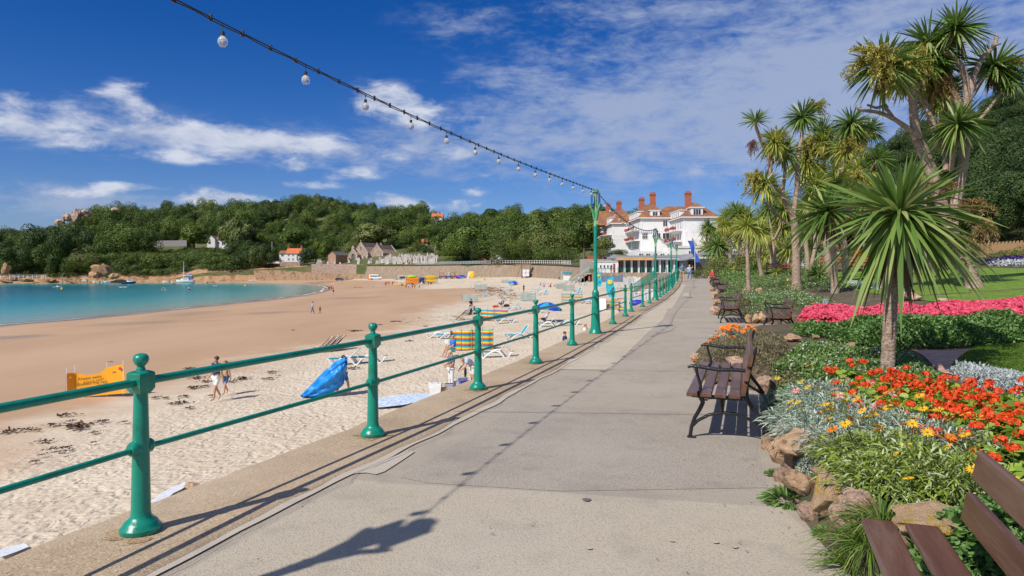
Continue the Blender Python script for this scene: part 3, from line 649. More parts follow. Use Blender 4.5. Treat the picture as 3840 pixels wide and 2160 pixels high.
# rocks: craggy blocks
M_granite=mat('pink_granite',(.40,.27,.19),(.55,.41,.31),scale=1.5,rough=.95,bump=.5,bscale=1.2,c3=(.28,.21,.15),s3=.6)
M_granite2=mat('orange_cliff',(.38,.20,.095),(.52,.33,.18),scale=.8,rough=.95,bump=.5,bscale=1.0,c3=(.25,.14,.075),s3=.4)
def rockmesh(name,m,seed,sub=3,rough=.22,flat=.8,ang=28,cuts=9,tone=None):
    import bmesh
    bm=bmesh.new(); bmesh.ops.create_icosphere(bm,subdivisions=sub,radius=1); r=random.Random(seed)
    pl=[(Vector((r.gauss(0,1),r.gauss(0,1),r.gauss(0,1))).normalized(),r.uniform(.55,.85)) for _ in range(cuts)]
    for v in bm.verts:
        p=v.co.copy()
        for n,d in pl:
            k=p.dot(n)
            if k>d: p-=n*(k-d)*.92
        q=float(vnoise(p.x*2+seed,p.y*2+p.z*1.7,.6,seed))-.5; q2=float(vnoise(p.x*2+p.z,p.y*2+seed,.2,seed+3))-.5
        v.co=p*(1+rough*q+rough*.35*q2); v.co.z*=flat
    me=bpy.data.meshes.new(name); bm.to_mesh(me); bm.free(); me.materials.append(m); me.polygons.foreach_set('use_smooth',[True]*len(me.polygons)); me.set_sharp_from_angle(angle=math.radians(ang)); return me
RKM=[rockmesh('crag',M_granite,50+i,sub=3,rough=.5,cuts=12) for i in range(4)]; RKO=[rockmesh('crag',M_granite2,60+i,sub=3,rough=.5,cuts=12) for i in range(4)]
def crags(label,lst,meshes,d,fn,grp=None):
    for i,(px,py,w,h) in enumerate(lst):
        v=at(px,py,d+R.uniform(-8,8)); v.z=max(v.z,float(fn(v.x,v.y))-1) if fn else v.z
        o=addobj('rock_outcrop',meshes[i%4],loc=v,rot=(R.uniform(-.3,.3),R.uniform(-.3,.3),R.uniform(0,6)),scale=(w*d/F,w*d/F*.7,h*d/F))
        tag(o,label if isinstance(label,str) else label[i],'rock',grp)
g1='pale granite crags on the top of the left hill'
crags(['pale granite crag on the hilltop, lowest on its left slope','pale granite crag left of the summit bushes','pale granite crag with a cleft below the hilltop bushes','pale granite crag topmost on the left hill','pale granite crag on the right shoulder of the left summit','small pale boulder alone on the ridge right of the main crag','pale rock at the foot of the hilltop crag'],
 [(225,840,26,26),(250,815,26,26),(285,812,20,34),(295,802,26,24),(325,800,20,20),(430,785,16,12),(275,858,32,16)],RKM,500,None,g1)
crags(['orange cliff face above the small harbour','orange cliff rock lower left of the cliff face','orange cliff rock right of the cliff face above the boats','dark red rock under the scrub at the left shore','tan rock at the waterline below the left scrub'],
 [(395,1015,42,32),(352,1030,22,18),(425,1035,22,14),(60,1040,50,10),(190,1048,30,9)],RKO,352,None,'cliff rocks at the harbour')
crags(['grey rock slab rising at the left edge of the shore','brown rock shelf along the waterline at the far left','brown rock shelf beside the jetty posts','brown shore rock under the white boat','brown shore rock left of the motor cruisers'],
 [(20,1005,16,34),(40,1060,60,9),(160,1060,50,9),(290,1064,50,6),(100,1050,40,10)],RKO,350,None,'rocks along the far waterline')

def foreshore():
    u=np.linspace(-.92,-.30,200); s=np.array([-6,-3,-1.5,0,1.2,2.4,3.6,5]); d0=np.interp(u,D0U,D0V); Y=d0[:,None]+s[None]; X=u[:,None]*Y
    Z=np.maximum(np.where(s[None]<0,-5.5+ (s[None]+6)*.33,T(X,Y)+.25),-5.6)+.9*(vnoise(X,Y,2.2,6)-.5)+.5*(vnoise(X,Y,.9,3)-.5)
    gridmesh('rocky_foreshore',X,Y,Z,M_granite2)['kind']='structure'
foreshore()
# ---------------------------------------------------------------- railings, lamp posts, festoon lights
M_green=mat('green_gloss_paint',(.002,.235,.155),(.003,.265,.18),scale=3,rough=.3,spec=.5,coat=.2,bump=.003,bscale=35,c3=(.004,.185,.12),s3=3.5)
M_fade=mat('weathered_green_paint',(.05,.30,.10),(.14,.42,.20),scale=9,rough=.5,bump=.004,bscale=30,c3=(.35,.40,.28),s3=11)
M_rust=mat('rust_stain',(.22,.09,.03),(.34,.16,.06),scale=20,rough=.95)
def post_mesh():
    b=MB(); b.lathe([(.125,0),(.132,.012),(.132,.035),(.118,.048),(.112,.06),(.10,.075),(.078,.09),(.066,.11),(.062,.14),(.055,.5),(.045,.88),(.045,.905)],22); 
    b.lathe([(.028,1.02),(.03,1.04),(.024,1.052),(.026,1.06),(.044,1.078),(.052,1.1),(.048,1.12),(.034,1.134),(.012,1.14)],18)
    h=.062
    vs=[];
    for z,k in ((.885,.042),(.91,h-.004),(.918,h),(1.012,h),(1.02,h-.006),(1.03,.034)): vs+=[(-k,-k,z),(k,-k,z),(k,k,z),(-k,k,z)]
    b.add(vs,[(3,2,1,0),(20,21,22,23)]+[(i*4+j,i*4+(j+1)%4,i*4+4+(j+1)%4,i*4+4+j) for i in range(5) for j in range(4)])
    for sg in (-1,1): b.tube([(0,sg*.03,.54),(0,sg*.066,.54),(0,sg*.072,.54),(0,sg*.088,.54)],[.05,.048,.046,.036],14)
    return b.mesh('post',M_green)
PM=post_mesh()
def collar(): return MB().lathe([(.17,.0),(.155,.004)],20).mesh('rust_ring',M_rust)
def rail_bay(p,q,parent,z1=.965,z2=.54,last=False):
    for nm,z,r in (('top_rail',z1,.027),('lower_rail',z2,.0185)):
        b=MB(); b.tube([(p[0],p[1],p[2]+z),(q[0],q[1],q[2]+z)],r,12,cap=False); b.obj(nm,M_green,parent)
def railing(label,P,skip=(),zf=PZ,grp=None,name='seaside_railing',scale=1):
    root=thing(name,label,'railing',(0,0,0),group=grp)
    W_=[Vector((x,y,float(zf(y)) if callable(zf) else zf[i])) for i,(x,y) in enumerate(P)]
    for i,p in enumerate(W_):
        a=W_[max(i-1,0)];c=W_[min(i+1,len(W_)-1)]; an=math.atan2(c.x-a.x,c.y-a.y)
        if i not in skip: addobj('post',PM,root,loc=p+Vector((0,0,.006)),rot=(0,0,-an),scale=(.91,.95,1))
        if i<len(W_)-1: rail_bay(p,W_[i+1],root)
    return root
A_=RAIL[:11]; B_=RAIL[11:]+[(float(EX(y)),y) for y in [72+3.5*i for i in range(18)]]
railing('near teal green tube railing along the coping with ball topped posts, closest to the camera',A_,skip=(2,8))
railing('far teal green tube railing curving away along the promenade towards the cafe',B_,skip=(14-11,20-11,24-11))
def lamp(x,y,n,label):
    root=thing('lamp_post',label,'lamp post',(x,y,float(PZ(y))+.006),0,'green lamp posts holding the festoon lights')
    b=MB(); b.lathe([(.17,0),(.178,.015),(.17,.045),(.15,.065),(.135,.11),(.125,.16),(.118,.3),(.09,1.02),(.092,1.04),(.096,1.06),(.08,1.10),(.056,1.15),(.052,1.18),(.047,2.72),(.046,2.8)],24); b.obj('base_column',M_green,root)
    b=MB(); b.lathe([(.052,2.8),(.054,2.84),(.046,2.86),(.044,3.1),(.058,3.16),(.044,3.3),(.04,3.55),(.048,3.6),(.05,3.66),(.085,3.70),(.088,3.73),(.07,3.77),(.03,3.79)],16); b.obj('upper_pole',M_fade,root)
    b=MB()
    for k in range(4):
        a=k*PI/2+.5; c,s=math.cos(a),math.sin(a); P_=[(c*.03,s*.03,2.95),(c*.07,s*.07,3.1),(c*.09,s*.09,3.22),(c*.17,s*.17,3.33),(c*.20,s*.20,3.38),(c*.17,s*.17,3.40)]
        b.tube(P_,[.02,.025,.035,.03,.022,.01],8); b.tube([(c*.04,s*.04,3.42),(c*.09,s*.09,3.36),(c*.13,s*.13,3.34)],.012,6)
        b.ell((c*.055,s*.055,3.14),(.025,.025,.05),8,5); b.ell((c*.045,s*.045,2.9),(.018,.018,.04),8,5)
    b.obj('bracket',M_fade,root)
    mb=mat('blue_panel',(.02,.10,.28),(.03,.14,.36),scale=4,rough=.5)
    for sg in (-1,1):
        b=MB(); b.box(sg*.10-.014,sg*.10+.014,-.11,.11,3.30,3.68,bev=.004); b.obj('side_panel',mb,root)
    for z in (.54,.965):
        b=MB(); b.tube([(0,-.13,z),(0,.13,z)],.045,12); b.obj('rail_socket',M_green,root)
    return root
LI=[2,8,14,20,24]; LX=[RAIL[i] for i in LI]
for i,(x,y) in enumerate(LX):
    lamp(x,y,i,['green lamp post beside the camera whose shadow falls on the near path','tall green lamp post nearest in view, with blue panels at its head','second green lamp post along the curve of the railing','third green lamp post in front of the cafe windows','farthest green lamp post of the row, at the end of the railing'][i])
M_cable=mat('black_cable',(.012,.02,.025),rough=.5); M_bulb=mat('clear_bulb_glass',(.93,.95,.97),rough=.03,trans=.78,spec=.8)
bb=MB(); bb.lathe([(.002,-.040),(.018,-.036),(.031,-.022),(.037,0),(.033,.018),(.022,.032),(.014,.042)],16); BULB=bb.mesh('bulb',M_bulb,60)
bb=MB(); bb.lathe([(.012,.038),(.015,.042),(.015,.070),(.007,.078)],10); bb.box(-.004,.004,-.004,.004,.09,.125); SOCK=bb.mesh('socket',M_cable)
bb=MB(); bb.lathe([(.003,-.012),(.006,0),(.003,.012)],8); FIL=bb.mesh('filament',mat('filament',(.75,.72,.65),rough=.4,metal=.6))
def festoon(p,q,zs,label,sp=1.0,first=None,ph=.5):
    root=thing('festoon_lights',label,'string lights',(0,0,0),0,'festoon strings between the lamp posts')
    p=Vector(p);q=Vector(q); L=(q-p).length; n=64; ts=[i/n for i in range(n+1)]
    def pt(t): v=p.lerp(q,t); v.z=float(np.interp(t,[a for a,_ in zs],[b for _,b in zs])); return v
    # smooth the height profile
    cz=np.polyfit([a for a,_ in zs],[b for _,b in zs],3 if len(zs)>3 else 2)
    def pt(t): v=p.lerp(q,t); v.z=float(np.polyval(cz,t)); return v
    b=MB(); b.tube([pt(t) for t in ts],.0055,6); side=Vector((q-p).to_track_quat('Y','Z')@Vector((1,0,0)))
    b.tube([pt(t)+Vector((0,0,-.012-.010*abs(math.sin(t*L*6))))+side*.006 for t in [i/256 for i in range(257)]],.0048,5)
    k=0
    while k*.33<L:
        v=pt(k*.33/L); b.box(v.x-.009,v.x+.009,v.y-.012,v.y+.012,v.z-.028,v.z+.02); k+=1
    b.obj('cable',M_cable,root)
    t=ph/L
    while t<.985:
        v=pt(t)+Vector((0,0,-.135)); o=addobj('bulb',BULB,root,loc=v); addobj('socket',SOCK,o); addobj('filament',FIL,o); t+=sp/L
H0=[3.55,3.76,3.82,3.95,4.0]
festoon((*LX[0],0),(*LX[1],0),[(0,3.62),(.2,3.46),(.32,3.465),(.5,3.51),(.684,3.565),(.85,3.65),(1,3.765)],'nearest string of clear round bulbs, hanging across the sky to the first lamp post',sp=1.005,ph=.2024*16.9-3*1.005+.0)
for i in range(1,4):
    a=3.765+float(PZ(LX[i][1])) ; c=3.765+float(PZ(LX[i+1][1]))
    festoon((*LX[i],0),(*LX[i+1],0),[(0,a),(.25,a*.75+c*.25-.33),(.5,(a+c)/2-.45),(.75,a*.25+c*.75-.33),(1,c)],['','string of bulbs sagging between the first and second lamp posts','string of bulbs between the second and third lamp posts','farthest string of bulbs ending at the last lamp post'][i],ph=.6)
# ---------------------------------------------------------------- benches
M_slat=mat('brown_painted_wood',(.105,.043,.022),(.145,.065,.035),scale=2.5,rough=.32,spec=.5,bump=.002,bscale=18,stretch=(6,.6,6),c3=(.18,.10,.065),s3=1.5)
M_iron=mat('black_cast_iron',(.010,.010,.012),(.02,.02,.022),scale=12,rough=.25,bump=.003,bscale=70)
M_bolt=mat('bolt_steel',(.6,.6,.58),rough=.35,metal=.9)
def bench_proto(L=2.3,ins=.16,wide=False):
    root=thing('park_bench','x','bench')
    def sec(b,pts,y,w=.022,t=.018): b.tube([(p,y,z) for p,z in pts],[1]*len(pts),8,flat=(w,t))
    for y in ((ins,L-ins) if not wide else (.12,L-1.25)):
        b=MB(); fl=lambda pts,r=.019: b.tube([(p,y,z) for p,z in pts],[r]*len(pts) if isinstance(r,float) else r,10)
        fl([(-.035,.0),(-.03,.03),(-.02,.10),(.01,.19),(.06,.28),(.085,.34),(.07,.385),(.06,.40)],[.020,.018,.019,.019,.020,.022,.026,.026])
        fl([(-.02,.405),(.08,.40),(.25,.395),(.42,.395),(.50,.40)],.020)
        fl([(.70,.0),(.69,.05),(.66,.14),(.60,.23),(.53,.32),(.48,.40),(.475,.5),(.505,.66),(.545,.80),(.565,.88)],[.022,.020,.020,.02,.022,.026,.024,.020,.018,.013])
        fl([(-.02,.10),(.04,.165),(.14,.225),(.26,.255),(.38,.25),(.50,.21),(.60,.15),(.665,.10)],.0155)
        fl([(.26,.255),(.26,.32),(.255,.39)],[.02,.013,.02])
        fl([(.50,.66),(.40,.665),(.22,.66),(.06,.68),(-.02,.685),(-.055,.67)],[.017,.018,.019,.019,.017,.010])
        fl([(.02,.68),(.035,.60),(.065,.50),(.06,.42)],[.016,.014,.015,.02])
        b.box(-.06,.02,y-.03,y+.03,0,.012,bev=.003); b.box(.66,.75,y-.03,y+.03,0,.012,bev=.003)
        e=b.obj('end_frame',M_iron,root)
        b=MB()
        for p,z in ((.0,.422),(.12,.422),(.24,.422),(.36,.422)): b.ell((p+.045,y-.001,.457),(.008,.008,.004),8,4)
        for p,z in ((.487,.52),(.515,.65),(.545,.78)): b.ell((p-.055+.02,y,z+.035),(.004,.007,.007),8,4)
        b.obj('bolt',M_bolt,e)
    b=MB(); b.tube([(.26,ins,.255),(.26,L-ins,.255)],.008,8); b.obj('tie_rod',M_iron,root)
    for k in range(2 if wide else 4):
        b=MB(); x=-.055+k*(.19 if wide else .128); b.box(x,x+(.142 if wide else .098),0,L,.418,.455,bev=.009 if wide else .006); b.obj('seat_slat',M_slat,root)
    for k,(p,z) in enumerate(((.395,.56),(.44,.755)) if wide else ((.458,.50),(.485,.635),(.512,.77))):
        b=MB(); Mx=Matrix.Translation((p,0,z))@Matrix.Rotation(.20,4,'Y'); b.box(-.02,.02,0,L,-.07 if wide else -.052,.07 if wide else .06,M=Mx,bev=.009 if wide else .006); b.obj('back_slat',M_slat,root)
    return root
BP=bench_proto()
B0=bench_proto(2.3,.75,True); place(B0,None,(.985,1.18,.006),math.radians(-20),'brown wide boarded bench cut off by the bottom right corner of the picture',group='slatted benches along the promenade')
BN=[((1.76,6.66,0),-19,'brown slatted bench with black iron arms standing on the path in the middle foreground',1.04),
((6.5,17.2,0),-17,'brown bench set back against the green hedge behind the foreground bench',1.05),((6.55,21.3,0),-15,'brown bench beside the round orange rock, past the hedge bench',1.06),
((11.6,38.6,.10),-15,'brown bench by the path under the thin palms, middle of the far row',1.06),((15.0,51,.23),-15,'small brown bench beyond the thin palms, next to last in the row',1.06),((18.6,64,.38),-15,'farthest brown bench in sun beside the seated woman',1.06),((23.4,86,.62),-10,'dark bench in the shade of the bushes near the cafe door',1.06)]
for loc,rz,lab,sc in BN: place(BP,None,(loc[0],loc[1],loc[2]+.006),math.radians(rz),lab,scale=sc,group='slatted benches along the promenade')
# small curb stones, cigarette end and pebble scraps on the path

for (x,y),n in zip(RAIL[3:7],(3,2,1,1)):   # rust and grime washed out from under the near post feet
    P=[(x+(.15+.05*math.sin(3*a+y)+.04*math.sin(7*a))*math.cos(a)-.02,y+(.15+.05*math.cos(4*a+x))*math.sin(a)-.03) for a in [2*PI*k/22 for k in range(22)]]
    patch('rust_stain',P,concrete('rusty_aggregate',(.33,.19,.09),(.40,.27,.15),((.20,.10,.05),(.50,.38,.25),(.17,.10,.06)),.8),ppz,.0105,.06,.008)
# ---------------------------------------------------------------- cabbage palms
M_pleaf=leafmat('palm_leaf_green',[(.06,.13,.02),(.12,.22,.04),(.21,.32,.07),(.42,.46,.17)],rough=.38,transl=.3,spec=.5)
M_pyel=leafmat('palm_leaf_yellow_green',[(.12,.19,.025),(.28,.36,.05),(.45,.48,.09),(.62,.55,.18)],rough=.4,transl=.3,spec=.5)
M_dead=leafmat('dead_palm_leaf',[(.13,.09,.05),(.24,.17,.10),(.36,.28,.18)],rough=.9,transl=.15)
M_fly=leafmat('yellow_panicle',[(.24,.22,.04),(.42,.38,.08),(.58,.50,.15)],rough=.8,transl=.15)
M_flb=leafmat('brown_panicle',[(.20,.12,.04),(.36,.24,.08),(.50,.37,.17)],rough=.85,transl=.1)
M_flr=leafmat('red_panicle',[(.12,.045,.03),(.22,.09,.06),(.30,.17,.11)],rough=.85,transl=.1)
M_trunk=mat('palm_trunk',(.22,.145,.10),(.54,.42,.32),scale=24,rough=.95,bump=.03,bscale=34,detail=8,stretch=(1,1,1.3),contrast=(.38,.6),c3=(.30,.20,.14),s3=5)
M_trunky=mat('yellow_lichened_trunk',(.38,.26,.05),(.42,.34,.16),scale=4,rough=.95,bump=.03,bscale=20)
def headmesh(seed,n=120,w=.06,low=-.75,m=None,droop=1,Lr=(.8,1.05),up=.9,deadn=10,prof='strap'):
    r=np.random.default_rng(seed); el=np.arcsin(np.clip(r.uniform(low,up,n)+r.normal(size=n)*.04,-.97,.985)); az=np.arange(n)*2.39996+r.normal(size=n)*.25
    d=np.stack([np.cos(el)*np.cos(az),np.cos(el)*np.sin(az),np.sin(el)],1)
    L=r.uniform(*Lr,n)*np.where(el>1.1,.85,1); dr=(.10+.35*np.clip(np.cos(el),0,1)*(1-np.clip(el,-.2,1))*r.uniform(.3,1.2,n))*droop
    tn=np.clip(.45+.25*r.normal(size=n)+.15*(el<-.3),0,1)
    V,Q,Tn=blades(d*.05,d,L,w*r.uniform(.8,1.15,n),dr,prof,tn,r)
    return V,Q,Tn
def mk(v,name,m): return npmesh(name,v[0],v[1],m,tint=v[2])
HG=[mk(headmesh(100+i,n=[210,190,230][i],w=.066,low=[-.75,-.55,-.85][i]),'leaf_head',M_pleaf) for i in range(3)]
HY_=[mk(headmesh(110+i,n=[210,190,230][i],w=.064,low=[-.8,-.5,-.9][i],droop=1.2),'leaf_head',M_pyel) for i in range(3)]
HS=mk(headmesh(121,n=70,w=.075,low=-.2,droop=.6,up=.98),'leaf_head',M_pleaf)
HSM=[mk(headmesh(130+i,n=60,w=.07,low=-.45,droop=.9),'leaf_head',M_pyel) for i in range(2)]
def skirtmesh(seed):
    r=np.random.default_rng(seed); n=46; az=r.uniform(0,2*PI,n); d=np.stack([np.cos(az)*.32,np.sin(az)*.32,-np.ones(n)],1); b=np.stack([np.cos(az)*.04,np.sin(az)*.04,r.uniform(-.25,0,n)],1)
    return mk(blades(b,d,r.uniform(.35,.75,n),.05,.1,'strap',None,r),'dead_leaf_skirt',M_dead)
SKM=[skirtmesh(1),skirtmesh(2)]
def panmesh(seed,m,n=40,hang=.6,strand=.02):
    "a panicle: strands that fan out and hang, each set with short side sprigs"
    r=np.random.default_rng(seed); L=[]
    for i in range(n):
        d=nrm(r.normal(size=3)+np.array([0,0,.3])); t=np.linspace(0,1,9); p=d[None]*t[:,None]*r.uniform(.6,1.0); p[:,2]-=hang*t**2*r.uniform(.5,1.2)
        b=np.repeat(p[1:],14,0); k=len(b); dd=r.normal(size=(k,3))+np.array([0,0,-.5]); L.append(blades(b+r.normal(size=(k,3))*.03,dd,r.uniform(.07,.16,k),strand*1.3,.2,'blade',None,r))
    return mk(merge(L),'panicle',m)
PNY=[panmesh(i,M_fly) for i in (1,2)]; PNB=[panmesh(i,M_flb,34,.9,.018) for i in (3,)]; PNR=[panmesh(4,M_flr)]
NP=[0]
def palm(label,base,branches,flowers=(),skirt=0,yel=0,fn=G,d=None,tm=None,cat='palm tree',grp='cabbage palms in the gardens'):
    "branches: (points px, r0, r1, depth offset m, head radius px or 0, kind)"
    r=random.Random(NP[0]+77); NP[0]+=1
    v=hit(base[0],base[1],fn) if d is None else at(base[0],base[1],d); d=v.y
    root=thing('cabbage_palm',label,cat,v,0,grp)
    for bi,br in enumerate(branches):
        pts,r0,r1,off,hr,kind=br; n=len(pts); P=[]
        for i,(x,y) in enumerate(pts):
            dd=d+off*(i/(n-1) if n>1 else 1); P.append(at(x,y,dd)-v)
        if n>1:
            Q=[]
            for i in range(n-1):
                p0=P[max(i-1,0)];p1=P[i];p2=P[i+1];p3=P[min(i+2,n-1)]
                for s in range(5):
                    t=s/5; Q.append(.5*((2*p1)+(p2-p0)*t+(2*p0-5*p1+4*p2-p3)*t*t+(3*p1-p0-3*p2+p3)*t**3))
            Q.append(P[-1])
            if bi==0: Q[0]=Q[0]+Vector((0,0,-.12))
            m_=len(Q); a=r0*d/F; b_=r1*d/F
            rr=[(a+(b_-a)*(i/(m_-1)))*(1+.06*math.sin(i*1.7+bi))*(1.25 if (bi==0 and i==0) else 1.1 if (bi==0 and i==1) else 1) for i in range(m_)]
            MB().tube(Q,rr,12).obj('trunk' if bi==0 else 'branch',tm or M_trunk,root,ang=80)
        if hr:
            s=hr*1.1*d/F; e=P[-1]; ml={'g':HG,'y':HY_,'s':[HS],'m':HSM}[kind]
            addobj('leaf_head',ml[r.randrange(len(ml))],root,loc=e,rot=(r.uniform(-.2,.2),r.uniform(-.2,.2),r.uniform(0,6.3)),scale=s)
            if (skirt and kind in 'gy' and n>1): addobj('dead_leaf_skirt',SKM[r.randrange(2)],root,loc=e,rot=(0,0,r.uniform(0,6)),scale=s*skirt)
    for (x,y,rx,ry,k,off) in flowers:
        p=at(x,y,d+off)-v; ml={'y':PNY,'b':PNB,'r':PNR}[k]; addobj('flower_panicle',ml[r.randrange(len(ml))],root,loc=p+Vector((0,0,.2*ry*d/F)),rot=(0,0,r.uniform(0,6)),scale=(rx*1.35*d/F,rx*1.35*d/F,ry*1.25*d/F))
    return root
# the young palm in the foreground, leaf by leaf
def hero():
    v=hit(3325,1412,G); d=v.y; root=thing('cabbage_palm','nearest cabbage palm, one straight trunk and one big leafy head above the red flowers','palm tree',v,0,'cabbage palms in the gardens')
    P=[at(x,y,d)-v for x,y in ((3325,1430),(3332,1300),(3338,1180),(3345,1080),(3352,960),(3368,860),(3372,800))]
    Q=[]
    for i in range(6):
        for s in range(6): Q.append(P[i].lerp(P[i+1],s/6))
    k=d/F; MB().tube(Q,[k*(25-5*i/len(Q))*(1+.05*math.sin(i*2.1))*(1.15 if i<2 else 1) for i in range(len(Q))],18).obj('trunk',M_trunk,root,ang=80)
    r=np.random.default_rng(40); n=230; el=np.arcsin(np.clip(r.uniform(-.86,.96,n),-.97,.98)); az=np.arange(n)*2.39996+r.normal(size=n)*.3
    dd=np.stack([np.cos(el)*np.cos(az),np.cos(el)*np.sin(az),np.sin(el)],1); L=r.uniform(225,360,n)*k*np.where(el>.8,.88,1)
    dr=np.where(el<.35,.5*r.uniform(.3,1.4,n),.2*r.uniform(.1,1.7,n)); w=r.uniform(15,23,n)*k
    v1=blades(dd*.03+np.array([0,0,.0]),dd,L,w,dr,'strap',np.clip(.52+.24*r.normal(size=n)+.12*(el<-.2),0,.99),r)
    c=P[-1]; addobj('leaf_head',mk(v1,'leaf_head',M_pleaf),root,loc=c)
    n=60; az=r.uniform(0,2*PI,n); dd=np.stack([np.cos(az)*.28,np.sin(az)*.28,-np.ones(n)],1); bb_=np.stack([np.cos(az)*.05,np.sin(az)*.05,r.uniform(-.25,-.05,n)],1)
    addobj('dead_leaf_skirt',mk(blades(bb_,dd,r.uniform(110,300,n)*k,16*k,.05,'strap',None,r),'dead_leaf_skirt',M_dead),root,loc=c)
    for (x,y,rx,ry,o) in ((3600,905,95,150,.3),(3640,760,100,90,.6),(3520,690,100,70,.5),(3690,840,60,120,.5)):
        p=at(x,y,d+o)-v; addobj('flower_panicle',PNB[0],root,loc=p,rot=(0,0,x),scale=(rx*k,rx*k,ry*k*.7))
        q=[c+Vector((0,.1,.1)),c.lerp(p,.5)+Vector((0,.1,.22)),p]; MB().tube(q,[.012,.010,.005],6).obj('panicle_stalk',M_dead,root)
hero()
palm('cabbage palm with one dense round head, behind the pink flowers left of the nearest palm',(3131,1100),[([(3131,1100),(3127,1000),(3122,920),(3110,850),(3108,800)],13,11,0,150,'g')],skirt=.85)
palm('tall forked cabbage palm with pale twisted trunks rising against the sky',(2987,1087),[
 ([(2987,1087),(2986,1000),(2984,886),(2975,816)],17,13,0,0,'g'),([(2975,816),(2952,769),(2917,710),(2890,652),(2887,593),(2858,534),(2837,482),(2833,455)],11,5,-.4,62,'s'),
 ([(2972,820),(2981,769),(2990,681),(2993,581),(3005,523),(3009,470),(3010,440)],10,5,.5,80,'g'),([(2932,735),(2943,652),(2943,605),(2940,570)],7,5,.3,75,'g'),
 ([(2963,845),(2925,815),(2890,780),(2881,722),(2870,690)],5,4,-.6,70,'y'),([(2887,600),(2898,565),(2902,530)],5,4,-.5,66,'y'),([(3000,925),(3034,857),(3045,800),(3057,700)],8,6,.7,85,'y')],
 [(3060,402,46,36,'y',.6),(2829,675,50,55,'y',-.6),(2915,520,40,55,'y',-.5),(2820,545,20,32,'r',-.4)],skirt=.7)
palm('bushy cabbage palm with many yellow flower clusters behind the tall forked palm',(3030,1035),[
 ([(3030,1035),(3027,960),(3022,900),(3030,800),(3020,700),(3022,600)],9,6,.5,90,'y'),([(3035,1033),(3050,960),(3063,900),(3085,760),(3090,620),(3090,540)],8,5,.3,85,'y'),([(3055,930),(3060,800),(3092,700),(3145,650)],6,4,-.4,88,'y'),([(3060,820),(3075,700),(3100,560),(3087,495)],6,4,.8,70,'g')],
 [(3022,546,45,50,'y',-.2),(3060,560,40,55,'y',-.3),(3110,560,40,50,'y',.2),(3142,700,50,24,'r',-.5)],skirt=.8)
palm('thick straight trunked cabbage palm with a hanging yellow panicle, left of the lawn bench',(3106,1048),[
 ([(3106,1048),(3103,960),(3096,882),(3110,760),(3150,640),(3170,560)],12,7,.6,80,'y'),([(3120,740),(3160,640),(3190,520),(3192,465)],7,5,0,80,'g'),([(3150,640),(3230,560),(3262,485)],6,4,.8,62,'g')],
 [(3198,545,52,70,'y',-.3),(3220,500,40,50,'y',0)],skirt=.8)
palm('cabbage palm whose thick trunk stands on the edge of the far lawn',(3175,1060),[([(3175,1060),(3170,980),(3163,900),(3180,800),(3215,720),(3225,640)],14,9,.7,85,'y'),([(3178,820),(3150,760),(3135,690)],8,5,-.4,80,'y'),([(3215,720),(3260,650),(3290,600)],6,4,.4,70,'g')],[(3215,665,50,50,'y',-.3)],skirt=.8)
palm('tallest cabbage palm at the right, spreading crown with dead bare limbs against the sky',(3655,1080),[
 ([(3655,1080),(3634,1009),(3600,930),(3560,850),(3510,700),(3476,600),(3428,497)],27,19,.3,0,'g'),
 ([(3440,520),(3428,442),(3424,386),(3414,345),(3386,304),(3352,280),(3310,250)],17,10,-.8,128,'g'),([(3420,350),(3440,325),(3462,250),(3480,160)],10,7,.5,118,'g'),
 ([(3428,497),(3407,483),(3345,442),(3290,421),(3235,414),(3213,406)],11,4,-.4,0,'g'),([(3350,443),(3317,402),(3285,404),(3252,393)],7,4,-.1,0,'g'),([(3330,405),(3310,375),(3305,350)],4,3,0,0,'g'),
 ([(3570,860),(3585,760),(3610,620),(3625,500),(3622,440)],19,17,.6,0,'g'),([(3622,440),(3625,331),(3607,255),(3570,210),(3545,193),(3587,110)],13,7,-.2,112,'g'),
 ([(3625,420),(3649,297),(3683,221),(3728,170),(3738,131)],13,6,.2,0,'g'),([(3722,172),(3745,165),(3752,164)],6,3,.2,0,'g'),([(3640,350),(3680,300),(3728,250)],9,7,.7,118,'g'),
 ([(3600,400),(3573,331),(3556,262),(3520,200)],12,7,.9,110,'g'),([(3520,560),(3490,440),(3450,350),(3400,290)],12,7,1.0,100,'y'),([(3545,640),(3540,470),(3530,360)],10,6,1.3,110,'y'),([(3480,235)],1,1,.6,112,'g'),([(3395,250)],1,1,.1,100,'y'),([(3500,330)],1,1,1.1,100,'y'),([(3566,640),(3575,560),(3593,465)],9,6,-.6,112,'g'),([(3625,500),(3690,430),(3790,300)],7,5,.6,80,'g')],
 [(3272,225,90,85,'y',-1.4),(3440,230,52,80,'y',-.2),(3470,260,45,60,'y',.2),(3810,235,40,34,'y',.3),(3530,330,50,90,'b',.4)],skirt=.9)
grp2='slim palms in a row beside the path'
palm('slim palm with a pale thin trunk, the first past the two middle benches',(2808,1103),[([(2808,1103),(2804,1000),(2803,930),(2802,850)],8,6,0,62,'y')],skirt=.6,grp=grp2)
palm('slim palm with a kinked trunk, right of the first slim palm',(2858,1045),[([(2858,1045),(2846,974),(2843,945),(2852,927),(2846,868)],8,5,0,62,'y')],skirt=.6,grp=grp2)
palm('slim upright palm with two short forks, left of the yellow trunk',(2890,1030),[([(2890,1030),(2893,960),(2893,930),(2885,870)],6,5,0,58,'y'),([(2893,930),(2905,890),(2911,840)],4,3,.3,50,'g')],[(2890,860,30,25,'y',-.2)],skirt=.6,grp=grp2)
palm('palm with a yellow lichened trunk beside the brown garden bench',(2934,1015),[([(2934,1015),(2931,950),(2928,900),(2926,850)],6,5,0,58,'y')],skirt=.6,tm=M_trunky,grp=grp2)
